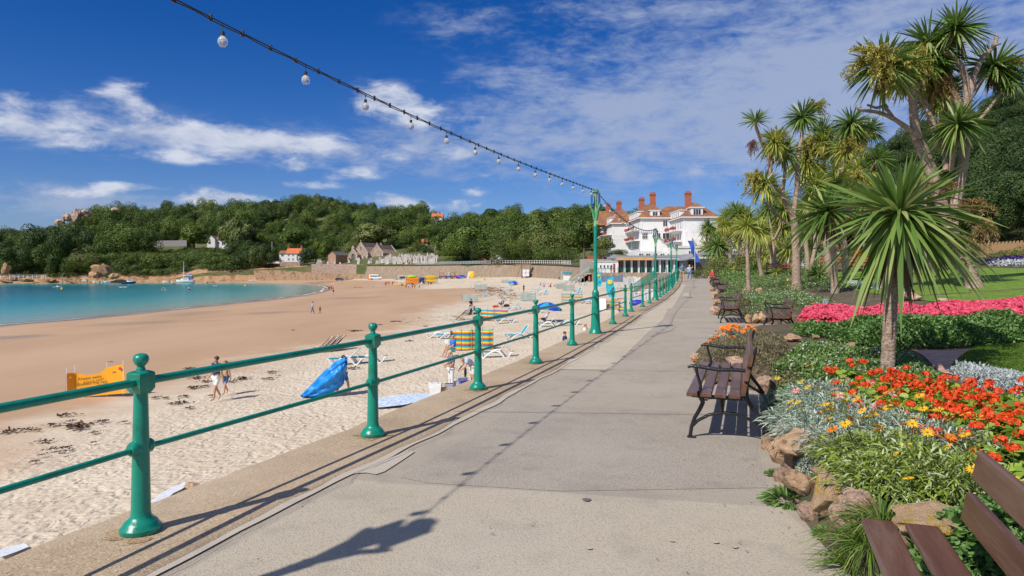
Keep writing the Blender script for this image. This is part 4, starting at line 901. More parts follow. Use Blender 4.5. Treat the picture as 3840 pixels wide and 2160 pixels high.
palm('leaning palm with a thick head near the seated people',(2714,1030),[([(2714,1030),(2706,980),(2700,951),(2693,922)],6,5,0,56,'g')],skirt=.5,grp=grp2)
palm('bushy palm overhanging the bench at the far end of the row',(2664,1010),[([(2664,1010),(2662,960),(2661,930)],7,6,0,52,'y'),([(2662,960),(2650,900),(2655,850)],4,3,.5,42,'g'),([(2663,950),(2680,900),(2690,880)],4,3,1,50,'y')],[(2650,880,24,20,'y',0)],skirt=.8,grp=grp2)
palm('tall palm showing above the others in front of the hotel gable',(2740,1025),[([(2740,1025),(2738,950),(2735,880),(2725,810)],7,4,0,48,'y'),([(2737,900),(2750,840),(2752,790)],4,3,.6,46,'g')],[(2776,778,24,20,'b',.3),(2730,870,40,30,'y',-.3)],skirt=.7,grp=grp2)
palm('twin headed palm with spreading heads behind the kinked trunk',(2790,1030),[([(2790,1030),(2785,960),(2775,900),(2790,850),(2800,815)],6,4,0,60,'y'),([(2775,900),(2765,850),(2768,800)],4,3,.8,52,'g'),([(2785,960),(2730,890),(2718,845)],4,3,.4,44,'y')],[(2745,870,36,26,'y',-.2)],skirt=.7,grp=grp2)
palm('palm with broad green head just left of the big forked trunk',(2895,1040),[([(2905,1040),(2905,960),(2895,880),(2881,775)],6,4,1.2,52,'g'),([(2900,900),(2925,850),(2940,790)],4,3,1,62,'y'),([(2900,900),(2930,880),(2945,850)],4,3,1.4,58,'y')],skirt=.7,grp=grp2)
for i,(x,y,rr,k,lb) in enumerate([(2735,1000,26,'m','low young palm with yellow green leaves behind the leaning palm'),(2752,1012,24,'m','small young palm with thin stem right of the low young palm'),(2829,1010,50,'g','low spiky palm without a trunk behind the thin trunk'),(2911,1020,40,'m','low tuft of sword leaves right of the kinked trunk'),(2660,1012,30,'m','round young palm beside the cafe steps'),(2955,1060,40,'m','low tuft of yellow leaves left of the big trunk'),(3070,1030,70,'g','low spiky palm against the two dark trunks'),(2860,960,60,'y','palm head crowding behind the kinked trunk'),(2960,930,60,'y','palm head behind the big forked trunk'),(3050,930,60,'g','dark palm head low behind the big trunk'),(2905,940,45,'y','palm head between the slim trunks'),(3470,640,60,'y','palm head low between the two tallest trunks'),(2700,960,44,'y','yellow palm head just left of the slim palm row'),(2770,900,50,'y','yellow palm head above the slim palm row'),(2830,930,52,'y','low yellow palm head between the two first slim trunks'),(2860,810,46,'y','yellow palm head high behind the kinked trunk'),(2925,740,60,'y','yellow palm head inside the fork of the tall pale trunks'),(3050,650,78,'y','yellow palm head in the middle of the bushy palms'),(3100,740,80,'g','green palm head under the bushy yellow ones'),(3170,800,80,'y','yellow palm head above the thick trunks'),(3240,760,70,'g','green palm head left of the nearest palm'),(3040,760,66,'y','yellow palm head right of the tall fork'),(2680,1000,34,'m','young palm near the seated woman'),(2775,985,44,'y','low yellow palm head behind the thin trunk'),(2990,880,50,'g','dark palm head behind the main pale trunk')]):
    v=hit(x,max(y+25,1026),G); v=at(x,y,v.y); g=Vector((v.x,v.y,float(G(v.x,v.y)))); root=thing('cabbage_palm',lb,'palm tree',g,0,'young palms among the taller ones')
    k_=v.y/F; 
    MB().tube([(0,0,-.1),(.02,0,(v.z-g.z)*.5),(0,0,v.z-g.z)],[5*k_,4*k_,4*k_],8).obj('trunk',M_trunk,root)
    ml={'g':HG,'y':HY_,'m':HSM}[k]; addobj('leaf_head',ml[i%len(ml)],root,loc=(0,0,v.z-g.z),rot=(0,0,i),scale=rr*k_)
# ---------------------------------------------------------------- rockery and beds
M_rk=mat('ochre_rock',(.46,.27,.145),(.66,.47,.29),scale=3,rough=.95,bump=.035,bscale=14,c3=(.30,.17,.09),s3=2.2,detail=9)
M_rk2=mat('lichened_rock',(.46,.29,.16),(.62,.44,.28),scale=3,rough=.95,bump=.035,bscale=14,c3=(.50,.33,.04),s3=2.5,detail=9)
M_rk3=mat('pinkish_rock',(.52,.31,.21),(.72,.52,.38),scale=4,rough=.95,bump=.03,bscale=16,c3=(.33,.22,.16),s3=3,detail=9)
RK=[rockmesh('garden_rock',m,20+i,sub=4,rough=.28,cuts=11,flat=.9,ang=22) for i,m in enumerate((M_rk,M_rk2,M_rk3,M_rk,M_rk3,M_rk))]
def GM(x,y): return max(float(G(x,y)),float(PZ(y)))
rk=[(2959,1607,50,38,2,'round granite lump topmost at the left end of the rockery by the bench foot'),(2890,1655,32,34,0,'small ochre rock by the rear foot of the foreground bench'),(2926,1690,42,52,3,'upright ochre rock below the round granite lump'),(2968,1720,26,66,4,'leaning pale slab between two ochre rocks'),(3050,1665,92,52,5,'broad flat topped rock under the silver leaves'),(2934,1775,22,36,2,'small grey pink rock low at the path edge'),
(3018,1812,52,54,0,'rough square rock in the middle of the rockery edge'),(3108,1765,46,30,5,'flat ochre rock beneath the orange daisies'),(3172,1762,34,32,3,'small rock tucked under the silver leaves'),(3128,1862,78,84,1,'biggest rock, with a yellow lichen patch'),(3205,1915,66,76,4,'tall pinkish rock right of the lichened one'),(3040,1910,36,42,2,'low ochre rock at the path edge left of the biggest rock'),(3258,1893,46,50,0,'rock behind the grass tuft'),
(3482,1948,98,58,1,'wide lichened rock under the yellow green leaves beside the near bench'),(3390,2016,24,40,3,'small rock seen between the grass and the near bench'),(2996,1878,15,12,2,'little red stone beside the low ochre rock'),
(2610,1335,22,20,2,'reddish rock at the tip of the flower bed beside the path'),(2772,1356,42,18,4,'flat grey pink rock seen through the foreground bench'),(2872,1430,30,34,2,'pale orange rock behind the foreground bench back'),(2980,1264,34,20,5,'flat rock in front of the hedge bench'),
(2808,1190,17,26,0,'left orange rock of the three beside the hedge bench'),(2834,1192,20,24,3,'middle orange rock of the three beside the hedge bench'),(2862,1186,26,30,5,'right orange rock of the three beside the hedge bench'),(2683,1158,20,26,2,'round orange rock beside the third bench'),(2690,1130,16,20,0,'pale rock behind the round orange rock'),(2676,1105,12,16,4,'rock at the path edge between the far benches'),(2690,1094,15,14,3,'flat rock under the arm of the far bench'),(2668,1080,10,14,5,'small rock at the path edge beyond the far benches'),
(2812,1084,26,14,1,'long tan rock beside the thin palm trunk'),(2848,1088,22,14,3,'brown rock right of the thin palm trunk'),(2795,1090,14,10,4,'small tan rock left of the thin palm trunk'),(3196,1292,22,14,5,'brown rock half hidden at the foot of the hedge'),(3062,1262,16,12,0,'small brown rock at the left end of the hedge'),(2962,1058,14,20,4,'pale rock left of the big forked trunk'),(3074,1060,24,10,3,'flat rock beside the dark forked trunk'),(3420,1108,50,22,4,'brown stone mound on the lawn behind the nearest palm'),(3540,1122,22,10,2,'white topped stone behind the pink flowers')]
for i,(x,y,w,h,m,lb) in enumerate(rk):
    v=hit(x,y+h*.92,GM); k=v.y/F; o=addobj('garden_rock',RK[m],loc=(v.x,v.y+w*k*.3,v.z+h*k*.75),rot=(R.uniform(-.15,.15),R.uniform(-.15,.15),R.uniform(0,6.28)),scale=(w*k*(1.3 if y>1300 else .92),w*k*(1.15 if y>1300 else .85),h*k*(1.3 if y>1300 else .95))); tag(o,lb,'rock','rockery stones')
M_gc=leafmat('groundcover_leaves',[(.07,.14,.03),(.13,.23,.05),(.19,.31,.08),(.27,.37,.13)],rough=.55,transl=.25)
M_hedge=leafmat('hedge_leaves',[(.06,.14,.025),(.11,.22,.05),(.16,.29,.08),(.22,.36,.12)],rough=.45,transl=.2)
M_silver=leafmat('silver_leaves',[(.14,.22,.13),(.26,.34,.24),(.42,.50,.40),(.64,.69,.60)],rough=.6,transl=.15)
M_gazg=leafmat('gazania_green_leaves',[(.10,.17,.02),(.22,.30,.04),(.38,.46,.08),(.58,.64,.45)],rough=.5,transl=.25)
M_ger=leafmat('geranium_leaves',[(.11,.20,.015),(.20,.33,.03),(.32,.46,.06),(.42,.55,.12)],rough=.55,transl=.3)
M_heath=leafmat('heath_leaves',[(.11,.11,.045),(.18,.17,.07),(.24,.22,.12),(.27,.17,.13)],rough=.7,transl=.15)
M_grassb=leafmat('grass_blades',[(.07,.14,.015),(.12,.22,.025),(.20,.30,.05),(.34,.38,.14)],rough=.5,transl=.3)
M_lawnb=leafmat('lawn_blades',[(.07,.14,.01),(.10,.19,.015),(.15,.25,.03)],rough=.6,transl=.3)
def fm(n,c,c2,t=.25): return leafmat(n,[c,c2],rough=.6,transl=t)
M_fred=fm('scarlet_petals',(.72,.05,.01),(.92,.14,.03),.2); M_fpink=fm('pink_petals',(.62,.03,.09),(.82,.15,.22),.2); M_forange=fm('orange_petals',(.80,.17,.01),(.90,.30,.02),.2); M_fyel=fm('yellow_petals',(.80,.45,.01),(.90,.60,.05),.2)
M_fwhite=fm('pale_petals',(.62,.50,.62),(.85,.80,.82),.2); M_fpur=fm('purple_petals',(.05,.02,.16),(.12,.05,.28),.2); M_fmix=fm('striped_petals',(.60,.12,.12),(.85,.65,.55),.2); M_eye=mat('flower_eye',(.25,.14,.02),rough=.9)
def mass(P,H,n,L,w,prof='leaf',edge=.3,lump=.5,ls=.5,up=.7,rng=None,zf=G,droop=.25,fill=.55,sx=1):
    r=rng or np.random.default_rng(n); xs=[p[0] for p in P];ys=[p[1] for p in P]; X=[];Y=[]; c=0
    while c<n:
        x=r.uniform(min(xs),max(xs),n*2);y=r.uniform(min(ys),max(ys),n*2); k=inpoly(x,y,P); X.append(x[k]);Y.append(y[k]); c+=k.sum()
        if c==0 and len(X)>8: break
    x=np.concatenate(X)[:n];y=np.concatenate(Y)[:n]; d=segdist(x,y,list(P)+[P[0]]); h=H*np.sqrt(np.clip(d/edge,0,1))*(1-lump*.5+lump*vnoise(x,y,ls,7))
    e=.05; hx=(H*(vnoise(x+e,y,ls,7)-vnoise(x-e,y,ls,7))*lump)/(2*e); hy=(H*(vnoise(x,y+e,ls,7)-vnoise(x,y-e,ls,7))*lump)/(2*e)
    t=1-r.random(n)**1.6*fill; z=np.array([zf(a,b) for a,b in zip(x,y)]) if zf is not G else G(x,y)
    nn=np.stack([-hx,-hy,np.full(n,up)],1)+r.normal(size=(n,3))*.6; nn[:,2]=np.abs(nn[:,2])*.9+.1
    return np.stack([x,y,z+h*t],1),nn,h,r
def bed(name,label,cat,P,H,n,L,w,m,kind='stuff',**k):
    p,d,h,r=mass(P,H,n,L,w,**{a:b for a,b in k.items() if a!='prof'}); V=blades(p,d,r.uniform(L*.6,L*1.3,n),w,k.get('droop',.25),k.get('prof','leaf'),None,r)
    return tag(addobj(name,mk(V,name,m)),label,cat,kind=kind)
def flowerv(p,nrm_,R_,npet,pw,r,prof='petal',cup=.25,tint=None):
    "radial petals at points p"
    n=len(p); a=nrm(np.cross(nrm_,r.normal(size=(n,3)))); b=np.cross(nrm_,a); out=[]
    for i in range(npet):
        t=2*PI*i/npet; d=a*math.cos(t)+b*math.sin(t)+nrm_*cup; out.append(blades(p,d,R_,pw,.05,prof,tint,r,face=nrm_))
    return merge(out)
def flowers(name,label,cat,P,H,n,R_,npet,pw,m,kind='stuff',prof='petal',parent=None,**k):
    p,d,h,r=mass(P,H,n,0,0,fill=.06,**k); d=nrm(d*np.array([.5,.5,1])+np.array([-.1,-.25,.3])); V=flowerv(p+np.array([0,0,.012]),d,r.uniform(R_*.8,R_*1.2,n),npet,pw,r,prof)
    o=addobj(name,mk(V,name,m),parent); 
    return o if parent else tag(o,label,cat,kind=kind)
gpoly=lambda L_: [gg(*p) for p in L_]
# hedge and begonias
near=[(3003,1262),(3100,1272),(3200,1300),(3330,1316),(3560,1312),(3700,1302),(3850,1290),(4000,1290)]
nw=[gg(*p) for p in near]; far=[(x+.35,y+w) for (x,y),w in zip(nw,(1.3,2.2,2.3,2.0,1.7,1.5,1.4,1.4))]
HP=nw+far[::-1]; p0=far; BPY=p0+[(x+a,y+b) for (x,y),a,b in zip(p0[::-1],(4.0,3.2,2.6,2.2,2.0,2.2,2.8,3.2),(4.2,4.0,3.8,3.8,4.2,5.0,6.0,5.6))]
bed('hedge','low clipped looking hedge of small green leaves running behind the nearest palm','hedge',HP,.42,30000,.075,.032,M_hedge,kind=None,edge=.4,lump=.35,ls=.45,fill=.75)
bed('begonia_foliage','dark leaves under the bed of pink begonias','flower bed',BPY,.29,10000,.07,.05,M_hedge,edge=.2,lump=.5,ls=.35,prof='round')
flowers('begonia_flowers','bed of bright pink begonias in full bloom behind the hedge','flowers',BPY,.36,12500,.045,4,.05,M_fpink,edge=.2,lump=.5,ls=.35)
# groundcover with pale daisies
GC=[('green daisy groundcover between the foreground bench and the nearest palm',[(2880,1500),(2885,1420),(2960,1330),(3010,1290),(3200,1320),(3340,1330),(3440,1345),(3560,1440),(3420,1440),(3250,1440),(3050,1440),(2960,1480),(2900,1640),(2870,1620)],.13,15000,.06,.022),
('green daisy mounds between the two middle benches and the pink flowers',[(2790,1190),(2870,1180),(2900,1165),(3010,1170),(3020,1230),(3150,1160),(3080,1130),(2990,1110),(2900,1105),(2800,1110),(2740,1130),(2740,1170)],.28,12000,.07,.03),
('green ground plants around the slim palms',[(2700,1130),(2720,1085),(2700,1050),(2760,1035),(2900,1035),(2990,1050),(3100,1060),(3200,1075),(3150,1100),(3000,1095),(2900,1100),(2800,1105)],.30,15000,.10,.045)]
for i,(lb,P,H,n,L,w) in enumerate(GC):
    P=gpoly(P); bed('ground_cover',lb,'ground cover',P,H,n,L,w,M_gc,edge=.25,lump=.7,ls=.5,fill=.9)
    flowers('daisies',['pale pink daisies scattered in the groundcover near the bench','small pale daisies over the mounds by the middle benches','scattered pale flowers round the slim palms'][i],'flowers',P,H,[220,420,200][i],[.018,.024,.03][i],7,[.009,.012,.016][i],M_fwhite,edge=.25,lump=.7,ls=.5)
bed('ground_cover','fringe of green leaves hanging at the bed edge behind the foreground bench','ground cover',gpoly([(2878,1640),(2880,1560),(2920,1480),(2990,1500),(2990,1600),(2930,1625)]),.22,4500,.06,.026,M_hedge,edge=.12,lump=.6,ls=.3)
bed('ground_cover','far green planting along the back of the lawn','ground cover',gpoly([(2680,1036),(2800,1026),(3050,1022),(3060,1040),(2900,1040),(2720,1060)]),.5,8000,.2,.09,M_gc,edge=.5,lump=.8,ls=1.5,fill=.8)
bed('heath','brownish heath cushion beside the path in front of the hedge bench','heath',gpoly([(2600,1395),(2620,1330),(2660,1300),(2760,1275),(2880,1270),(2950,1290),(2960,1330),(2900,1400),(2850,1440),(2790,1400),(2700,1425),(2640,1430)]),.24,16000,.045,.012,M_heath,prof='blade',edge=.3,lump=.6,ls=.5,fill=.9)
bed('heath','dull green cushion plants between the two middle benches','heath',gpoly([(2740,1175),(2745,1130),(2790,1120),(2830,1140),(2810,1180)]),.3,5000,.06,.018,M_heath,prof='blade',edge=.3,lump=.6,ls=.5)
# individual plants
def clumpmesh(kind,seed):
    r=np.random.default_rng(seed); n={'silver':1500,'gaz':1300,'ger':420,'grass':260,'tuft':300}[kind]
    if kind in('silver','gaz'):
        d=sph(n,r,.0,1); rad=r.random(n)**.4; base=d*np.array([.42,.42,.24])*rad[:,None]; dd=d*np.array([1,1,.9])+r.normal(size=(n,3))*.5; dd[:,2]=np.abs(dd[:,2])
        return mk(blades(base,dd,r.uniform(.07,.14,n),.0105 if kind=='silver' else .014,.5,'leaf',None,r),'foliage',M_silver if kind=='silver' else M_gazg)
    if kind=='ger':
        d=sph(n,r,.0,1); rad=r.random(n)**.4; base=d*np.array([.36,.36,.22])*rad[:,None]; up=nrm(d+np.array([0,0,1.1])+r.normal(size=(n,3))*.4)
        a=nrm(np.cross(up,r.normal(size=(n,3)))); return mk(blades(base-a*.03,a,r.uniform(.055,.085,n),.07,.08,'round',None,r,face=up),'foliage',M_ger)
    if kind=='grass':
        d=sph(n,r,.25,1); return mk(blades(d*np.array([.06,.06,0]),d,r.uniform(.28,.5,n),.008,.55,'blade',None,r),'foliage',M_grassb)
    d=sph(n,r,.0,1); base=d*np.array([.1,.1,.03]); return mk(blades(base,d,r.uniform(.08,.13,n),.02,.4,'leaf',None,r),'foliage',M_gc)
CM={k:[clumpmesh(k,s) for s in (1,2,3)] for k in ('silver','gaz','ger','grass','tuft')}
def onedaisy(m,R_=.041):
    r=np.random.default_rng(3); return mk(flowerv(np.zeros((1,3)),np.array([[0,0,1.]]),np.full(1,R_),13,.012,r,'petal',.12),'flower',m)
DM={m.name:onedaisy(m) for m in (M_fyel,M_forange,M_fwhite,M_fmix)}
EYE=MB().ell((0,0,.003),(.008,.008,.005),8,4).mesh('flower_centre',M_eye)
def dpos(seed,n):
    r=np.random.default_rng(seed); d=sph(n,r,.25,1); return d*np.array([.40,.40,.30])+np.array([0,0,.11]),nrm(d*.4+np.array([-.25,-.45,.8]))
def onehead(seed):
    r=np.random.default_rng(seed); k=17; e=sph(k,r,-.4,1); return mk(flowerv(e*np.array([.045,.045,.032]),e,np.full(k,.022),4,.023,r,'petal',.2),'flower_head',M_fred)
STEM=MB().tube([(0,0,-.002),(.004,0,-.08),(0,0,-.2)],.0028,5).mesh('stem',M_gazg)
HM=[onehead(i) for i in range(4)]
def hpos(seed,n):
    r=np.random.default_rng(seed); d=sph(n,r,.1,1); return d*np.array([.34,.34,.24])+np.array([0,0,.10])
GHM=[hpos(i,n) for i,n in ((1,10),(2,12),(3,9))]
def stalks(ps,parent,r_=.0022):
    b=MB()
    for p in ps: b.tube([(p[0]*.6,p[1]*.6,max(0,p[2]-.16)),(p[0],p[1],p[2])],r_,4,cap=False)
    b.obj('stems',M_gazg,parent)
def plant(kind,name,label,cat,px,py,s,fl=(),zo=0,grp=None,seed=0,tintv=None):
    v=hit(px,py,G); root=thing(name,label,cat,(v.x,v.y,v.z+zo-.02),R.uniform(0,6.28),grp,s); addobj('foliage',CM[kind][seed%3],root)
    for (m,n) in fl:
        p,up=dpos(seed*7+n,n)
        for q,w in zip(p,up): o=addobj('flower',DM[m.name],root,loc=q,rot=Vector(w).to_track_quat('Z','Y').to_euler()); addobj('flower_centre',EYE,o); addobj('stem',STEM,o)
    return root
sil=[(2985,1500,1.15),(3080,1480,1.2),(3170,1475,1.1),(3240,1500,1.0),(3015,1560,1.05),(3110,1550,1.2),(3210,1565,1.2),(3060,1610,1.0)]
for i,(x,y,s) in enumerate(sil): plant('silver','silver_plant',['silver leaved plant at the left back of the bed','silver leaved plant with yellow buds at the back of the bed','silver leaved plant left of the palm trunk foot','silver leaved plant beside the first red geraniums','silver leaved plant above the round granite lump','silver leaved plant in the middle of the silver patch with striped daisies','silver leaved plant between the striped daisies and the red flowers','silver leaved plant over the broad flat rock'][i],'plant',x,y+30,s*.85,[[(M_fyel,3)],[(M_fyel,5)],[(M_fwhite,3)],[(M_fmix,2)],[(M_fyel,5)],[(M_fmix,4)],[(M_fmix,4)],[(M_fyel,6)]][i],.0,'silver leaved plants in the near bed',i)
gz=[(3140,1690,.9),(3260,1640,1.1),(3360,1650,1.2),(3480,1700,1.25),(3590,1740,1.2),(3230,1740,1.05),(3340,1760,1.25),(3460,1820,1.25),(3590,1850,1.1),(3690,1760,1.1),(3300,1830,1.0)]
for i,(x,y,s) in enumerate(gz):
    silv=i in(0,1,2,3,4); plant('silver' if silv else 'gaz','gazania_plant',['small silver gazania with orange daisies over the rockery edge','silver gazania with yellow daisies left of centre','silver gazania under the largest yellow daisies','silver gazania with one orange daisy right of the yellow ones','silver gazania at the right next to the red geraniums','green gazania hanging over the small rocks','green gazania mound in the middle of the hanging edge','green gazania mound above the wide lichened rock','green gazania beside the bench back','grey green gazania near the top of the bench back','low green gazania above the grass tuft'][i],'plant',x,y+8,s*.8,[[(M_forange,6),(M_fyel,4)],[(M_fyel,8)],[(M_fyel,10),(M_forange,3)],[(M_forange,6),(M_fyel,4)],[(M_forange,4)],[(M_fyel,5),(M_forange,2)],[(M_fyel,3),(M_forange,2)],[(M_fyel,3)],[(M_fyel,4)],[(M_fyel,3)],[(M_fyel,2)]][i],.04,'gazania plants along the rockery',i)
ger=[(3215,1432),(3290,1470),(3250,1505),(3340,1490),(3440,1470),(3530,1480),(3330,1550),(3430,1550),(3530,1550),(3630,1530),(3730,1540),(3480,1620),(3590,1620),(3700,1610),(3810,1600),(3640,1690),(3740,1690),(3840,1690),(3880,1540),(3790,1760),(3900,1780)]
rowt=['back','second','third','front']
for i,(x,y) in enumerate(ger):
    v=hit(x,y+25,G); nm=['leftmost','next to the palm trunk','just below the palm trunk','right of the palm trunk','behind the middle of the bed','at the back by the silver edging','left of the middle','in the middle of the bed','right of the middle','near the silver edging','at the right by the lawn edge','low in the middle','low right of the middle','in the thick of the right side','at the right edge of the picture','above the silver gazania','behind the bench back','low at the right edge','by the lawn at the right edge','closest to the bench back','in the bottom right of the bed'][i]
    root=thing('geranium_plant','scarlet geranium plant '+nm,'geranium',(v.x,v.y,v.z-.02),i*1.3,'scarlet geraniums in the near bed',1.05); addobj('foliage',CM['ger'][i%3],root); c=GHM[i%3]
    for j,q in enumerate(c): o=addobj('flower_head',HM[(i+j)%4],root,loc=q,rot=(0,0,j),scale=.74); addobj('stem',STEM,o)
for i,(x,y,s,lb) in enumerate([(3262,2050,.85,'long grass tuft in front of the rocks left of the near bench'),(3200,2120,.6,'grass tuft on the path beside the near bench'),(3310,1960,.8,'thin grass growing between the rocks')]):
    v=hit(x,y,GM); root=thing('grass_tuft',lb,'grass',(v.x,v.y,v.z),i,'grass tufts',s); addobj('foliage',CM['grass'][i],root)
for i,(x,y,s,lb) in enumerate([(2953,1880,1.1,'small green rosette growing at the foot of the rockery'),(2905,1780,.5,'tiny weed in the path edge'),(3100,2000,.5,'tiny weed below the biggest rock')]):
    v=hit(x,y,GM); root=thing('small_plant',lb,'plant',(v.x,v.y,v.z),i,'weeds along the rockery foot',s); addobj('foliage',CM['tuft'][i],root)
bed('ground_cover','ivy like green leaves behind and under the near bench','ground cover',gpoly([(3330,2160),(3420,2060),(3560,1990),(3700,1930),(3900,1900),(4200,2200),(4000,2500),(3500,2500)]),.18,9000,.06,.035,M_hedge,edge=.15,lump=.5,ls=.3,prof='round')
bed('ground_cover','grey green thyme cushion in the rockery','ground cover',gpoly([(2960,1760),(2990,1690),(3060,1700),(3100,1740),(3060,1790),(2990,1800)]),.16,3500,.02,.008,M_silver,edge=.1,lump=.5,ls=.2)
bed('edging_plants','white silver edging plants along the near lawn','edging plants',gpoly([(3560,1400),(3620,1400),(3760,1430),(3880,1455),(3960,1470),(3960,1530),(3840,1510),(3740,1480),(3640,1450),(3590,1430)]),.16,5200,.06,.014,leafmat('white_silver_leaves',[(.36,.42,.40),(.55,.60,.58),(.70,.74,.72)],rough=.7),edge=.1,lump=.5,ls=.25)
bed('small_daisy_plants','orange gazanias at the tip of the bed beside the path','flower bed',gpoly([(2640,1330),(2670,1290),(2760,1262),(2840,1262),(2800,1290),(2700,1330)]),.2,3000,.08,.012,M_silver,edge=.2,lump=.5,ls=.4)
flowers('orange_daisies','orange daisies above the heath at the tip of the path bed','flowers',gpoly([(2600,1360),(2640,1330),(2670,1290),(2760,1262),(2850,1262),(2800,1290),(2700,1320)]),.27,95,.05,10,.028,M_forange,edge=.2,lump=.5,ls=.4)
# far beds behind the lawn
M_wh=leafmat('white_bedding',[(.45,.52,.50),(.68,.72,.70)],rough=.8)
bed('edging_plants','white edging strip along the far lawn in front of the purple flowers','edging plants',gpoly([(3640,985),(3760,1004),(3900,1006),(4100,1000),(4100,990),(3840,985),(3700,978)]),.35,5000,.16,.09,M_wh,edge=.3,lump=.4)
def behind(px0,px1,py,dd0,dd1):
    a=gg(px0,py);b=gg(px1,py); f=lambda p,k:(p[0]+k*p[0]/p[1],p[1]+k); return [f(a,dd0),f(b,dd0),f(b,dd1),f(a,dd1)]
bed('purple_bedding','band of purple flowers behind the white edging','flowers',behind(3630,4100,1002,3,6.5),.45,5000,.2,.1,M_fpur,edge=.3,lump=.4)
bed('edging_plants','pale flower edging along the left side of the far lawn','edging plants',gpoly([(3190,1058),(3250,1066),(3400,1090),(3400,1104),(3230,1080),(3160,1066)]),.15,2500,.08,.04,M_wh,edge=.2,lump=.4)
bed('purple_bedding','blue purple bedding beyond the lawn behind the garden seat','flowers',behind(3180,3420,1016,6,9),.7,3000,.3,.12,M_fpur,edge=.4,lump=.4)
bed('red_bedding','orange and red bedding behind the lawn','flowers',behind(3190,3330,1016,9.5,12),1.6,1500,.25,.15,M_forange,edge=.4,lump=.6)
bed('yellow_bedding','yellow marigolds by the garden seats','flowers',behind(2890,2960,1020,1,4),.5,1500,.2,.13,M_forange,edge=.4,lump=.6)
bed('white_bedding','cream bedding in front of the yellow marigolds','flowers',behind(2910,3000,1026,-.5,1.5),.3,1200,.16,.1,M_wh,edge=.4,lump=.6)
def bush(label,px,py,w,h,m,dd=0,fn=G,name='garden_bush'):
    v=hit(px,py,fn) if isinstance(dd,(int,float)) and dd==0 else None
    d=dd or v.y; c=at(px,py,d); c.z=min(c.z,float(fn(c.x,c.y))+.2); k=d/F; r=np.random.default_rng(int(px+py)); V,Q,Tn=crown(1,1,9,2200,.035,r,lobe=.5)
    o=addobj(name,npmesh(name,V*np.array([w*k,w*k,h*k]),Q,m,tint=Tn),loc=(c.x,c.y,c.z+h*k*.5)); return tag(o,label,'bush','rounded bushes round the gardens')
bush('olive green rounded shrub behind the purple flowers',3740,985,70,34,M_scrub,50); bush('golden yellow shrub at the right edge above the purple flowers',3850,985,60,42,M_lime,48)
bush('dark shrub left of the olive one under the pines',3610,960,60,30,M_pine,62); bush('bright green cushion shrub beside the far benches',2735,1040,16,16,M_lime); bush('grey green shrub at the cafe end of the path',2615,1045,22,28,M_scrub); bush('brown green shrub by the last dark bench',2648,1045,16,22,M_olive)
for i,(x,y,w,h,m,d) in enumerate([(2800,990,70,50,M_olive,75),(2900,980,60,50,M_scrub,80),(3000,985,60,50,M_oak,85),(3120,985,60,40,M_olive,80),(3250,985,60,45,M_scrub,78),(3400,975,80,50,M_olive,72),(3520,960,70,60,M_olive,70),(2700,1000,50,40,M_olive,85)]):
    bush(['olive shrub behind the slim palms','green shrub behind the yellow trunked palm','dark shrub behind the big forked trunk','olive shrub behind the thick trunks','green shrub beyond the lawn seat','broad olive shrub at the back of the lawn','tall olive shrub below the pine hill','olive shrub behind the leaning palm'][i],x,y,w,h,m,d)
bed('lawn_grass','short grass of the near lawn','grass',LAWN1,.02,30000,.035,.006,M_lawnb,edge=.05,lump=0,prof='blade')
# ---------------------------------------------------------------- walls, terrace, buildings
M_white=mat('white_render',(.74,.73,.70),(.80,.79,.77),scale=.6,rough=.8,c3=(.68,.67,.64),s3=.3)
M_whitep=mat('white_paint',(.78,.78,.77),rough=.5)
M_tile=mat('brown_roof_tiles',(.20,.085,.045),(.27,.125,.07),scale=1.5,rough=.9,bump=.05,bscale=6,c3=(.32,.155,.045),s3=.5)
M_tile2=mat('orange_roof_tiles',(.52,.13,.04),(.62,.19,.07),scale=1.0,rough=.85,bump=.05,bscale=5)
M_slate=mat('slate_roof',(.10,.095,.10),(.16,.14,.14),scale=1.0,rough=.8,bump=.04,bscale=5)
M_slatebr=mat('brown_slate_roof',(.15,.105,.095),(.21,.15,.135),scale=1.0,rough=.85,bump=.04,bscale=5)
M_brickr=mat('red_brick',(.34,.10,.055),(.42,.15,.085),scale=3,rough=.9)
M_stonew=mat('pink_stone_wall',(.34,.235,.17),(.48,.36,.275),scale=1.6,rough=.95,bump=.12,bscale=3,c3=(.27,.19,.15),s3=1.1)
M_quoin=mat('pale_dressed_stone',(.50,.42,.33),(.58,.50,.41),scale=2,rough=.9)
M_seaw=mat('streaked_sea_wall',(.21,.15,.10),(.31,.235,.165),scale=1.2,rough=.95,bump=.05,bscale=3,stretch=(1,1,.12),c3=(.36,.29,.21),s3=2.2)
M_glass=mat('window_glass',(.045,.055,.065),rough=.08,spec=.8)
M_grey=mat('grey_fascia',(.30,.31,.33),rough=.6)
def winmesh(w,h,nx=2,nz=1,fr=None,dp=.12):
    b=MB(); b.mi=1; b.box(-w/2+.02,w/2-.02,.02-dp/2,dp/2-.02,-h/2+.02,h/2-.02); b.mi=0; t=.09
    b.box(-w/2-.05,w/2+.05,-dp/2-.05,dp/2,-h/2-.12,-h/2); b.box(-w/2,w/2,-dp/2-.01,dp/2,h/2-t,h/2+.02)
    for i in range(nx+1): x=-w/2+i*(w-t)/nx; b.box(x,x+t,-dp/2-.015,dp/2-.01,-h/2,h/2-t-.002)
    for i in range(1,nz): z=-h/2+i*h/nz; b.box(-w/2+t,w/2-t,-dp/2-.008,dp/2-.012,z,z+t*.7)
    return b.mesh('window',[fr or M_whitep,M_glass])
WM={}
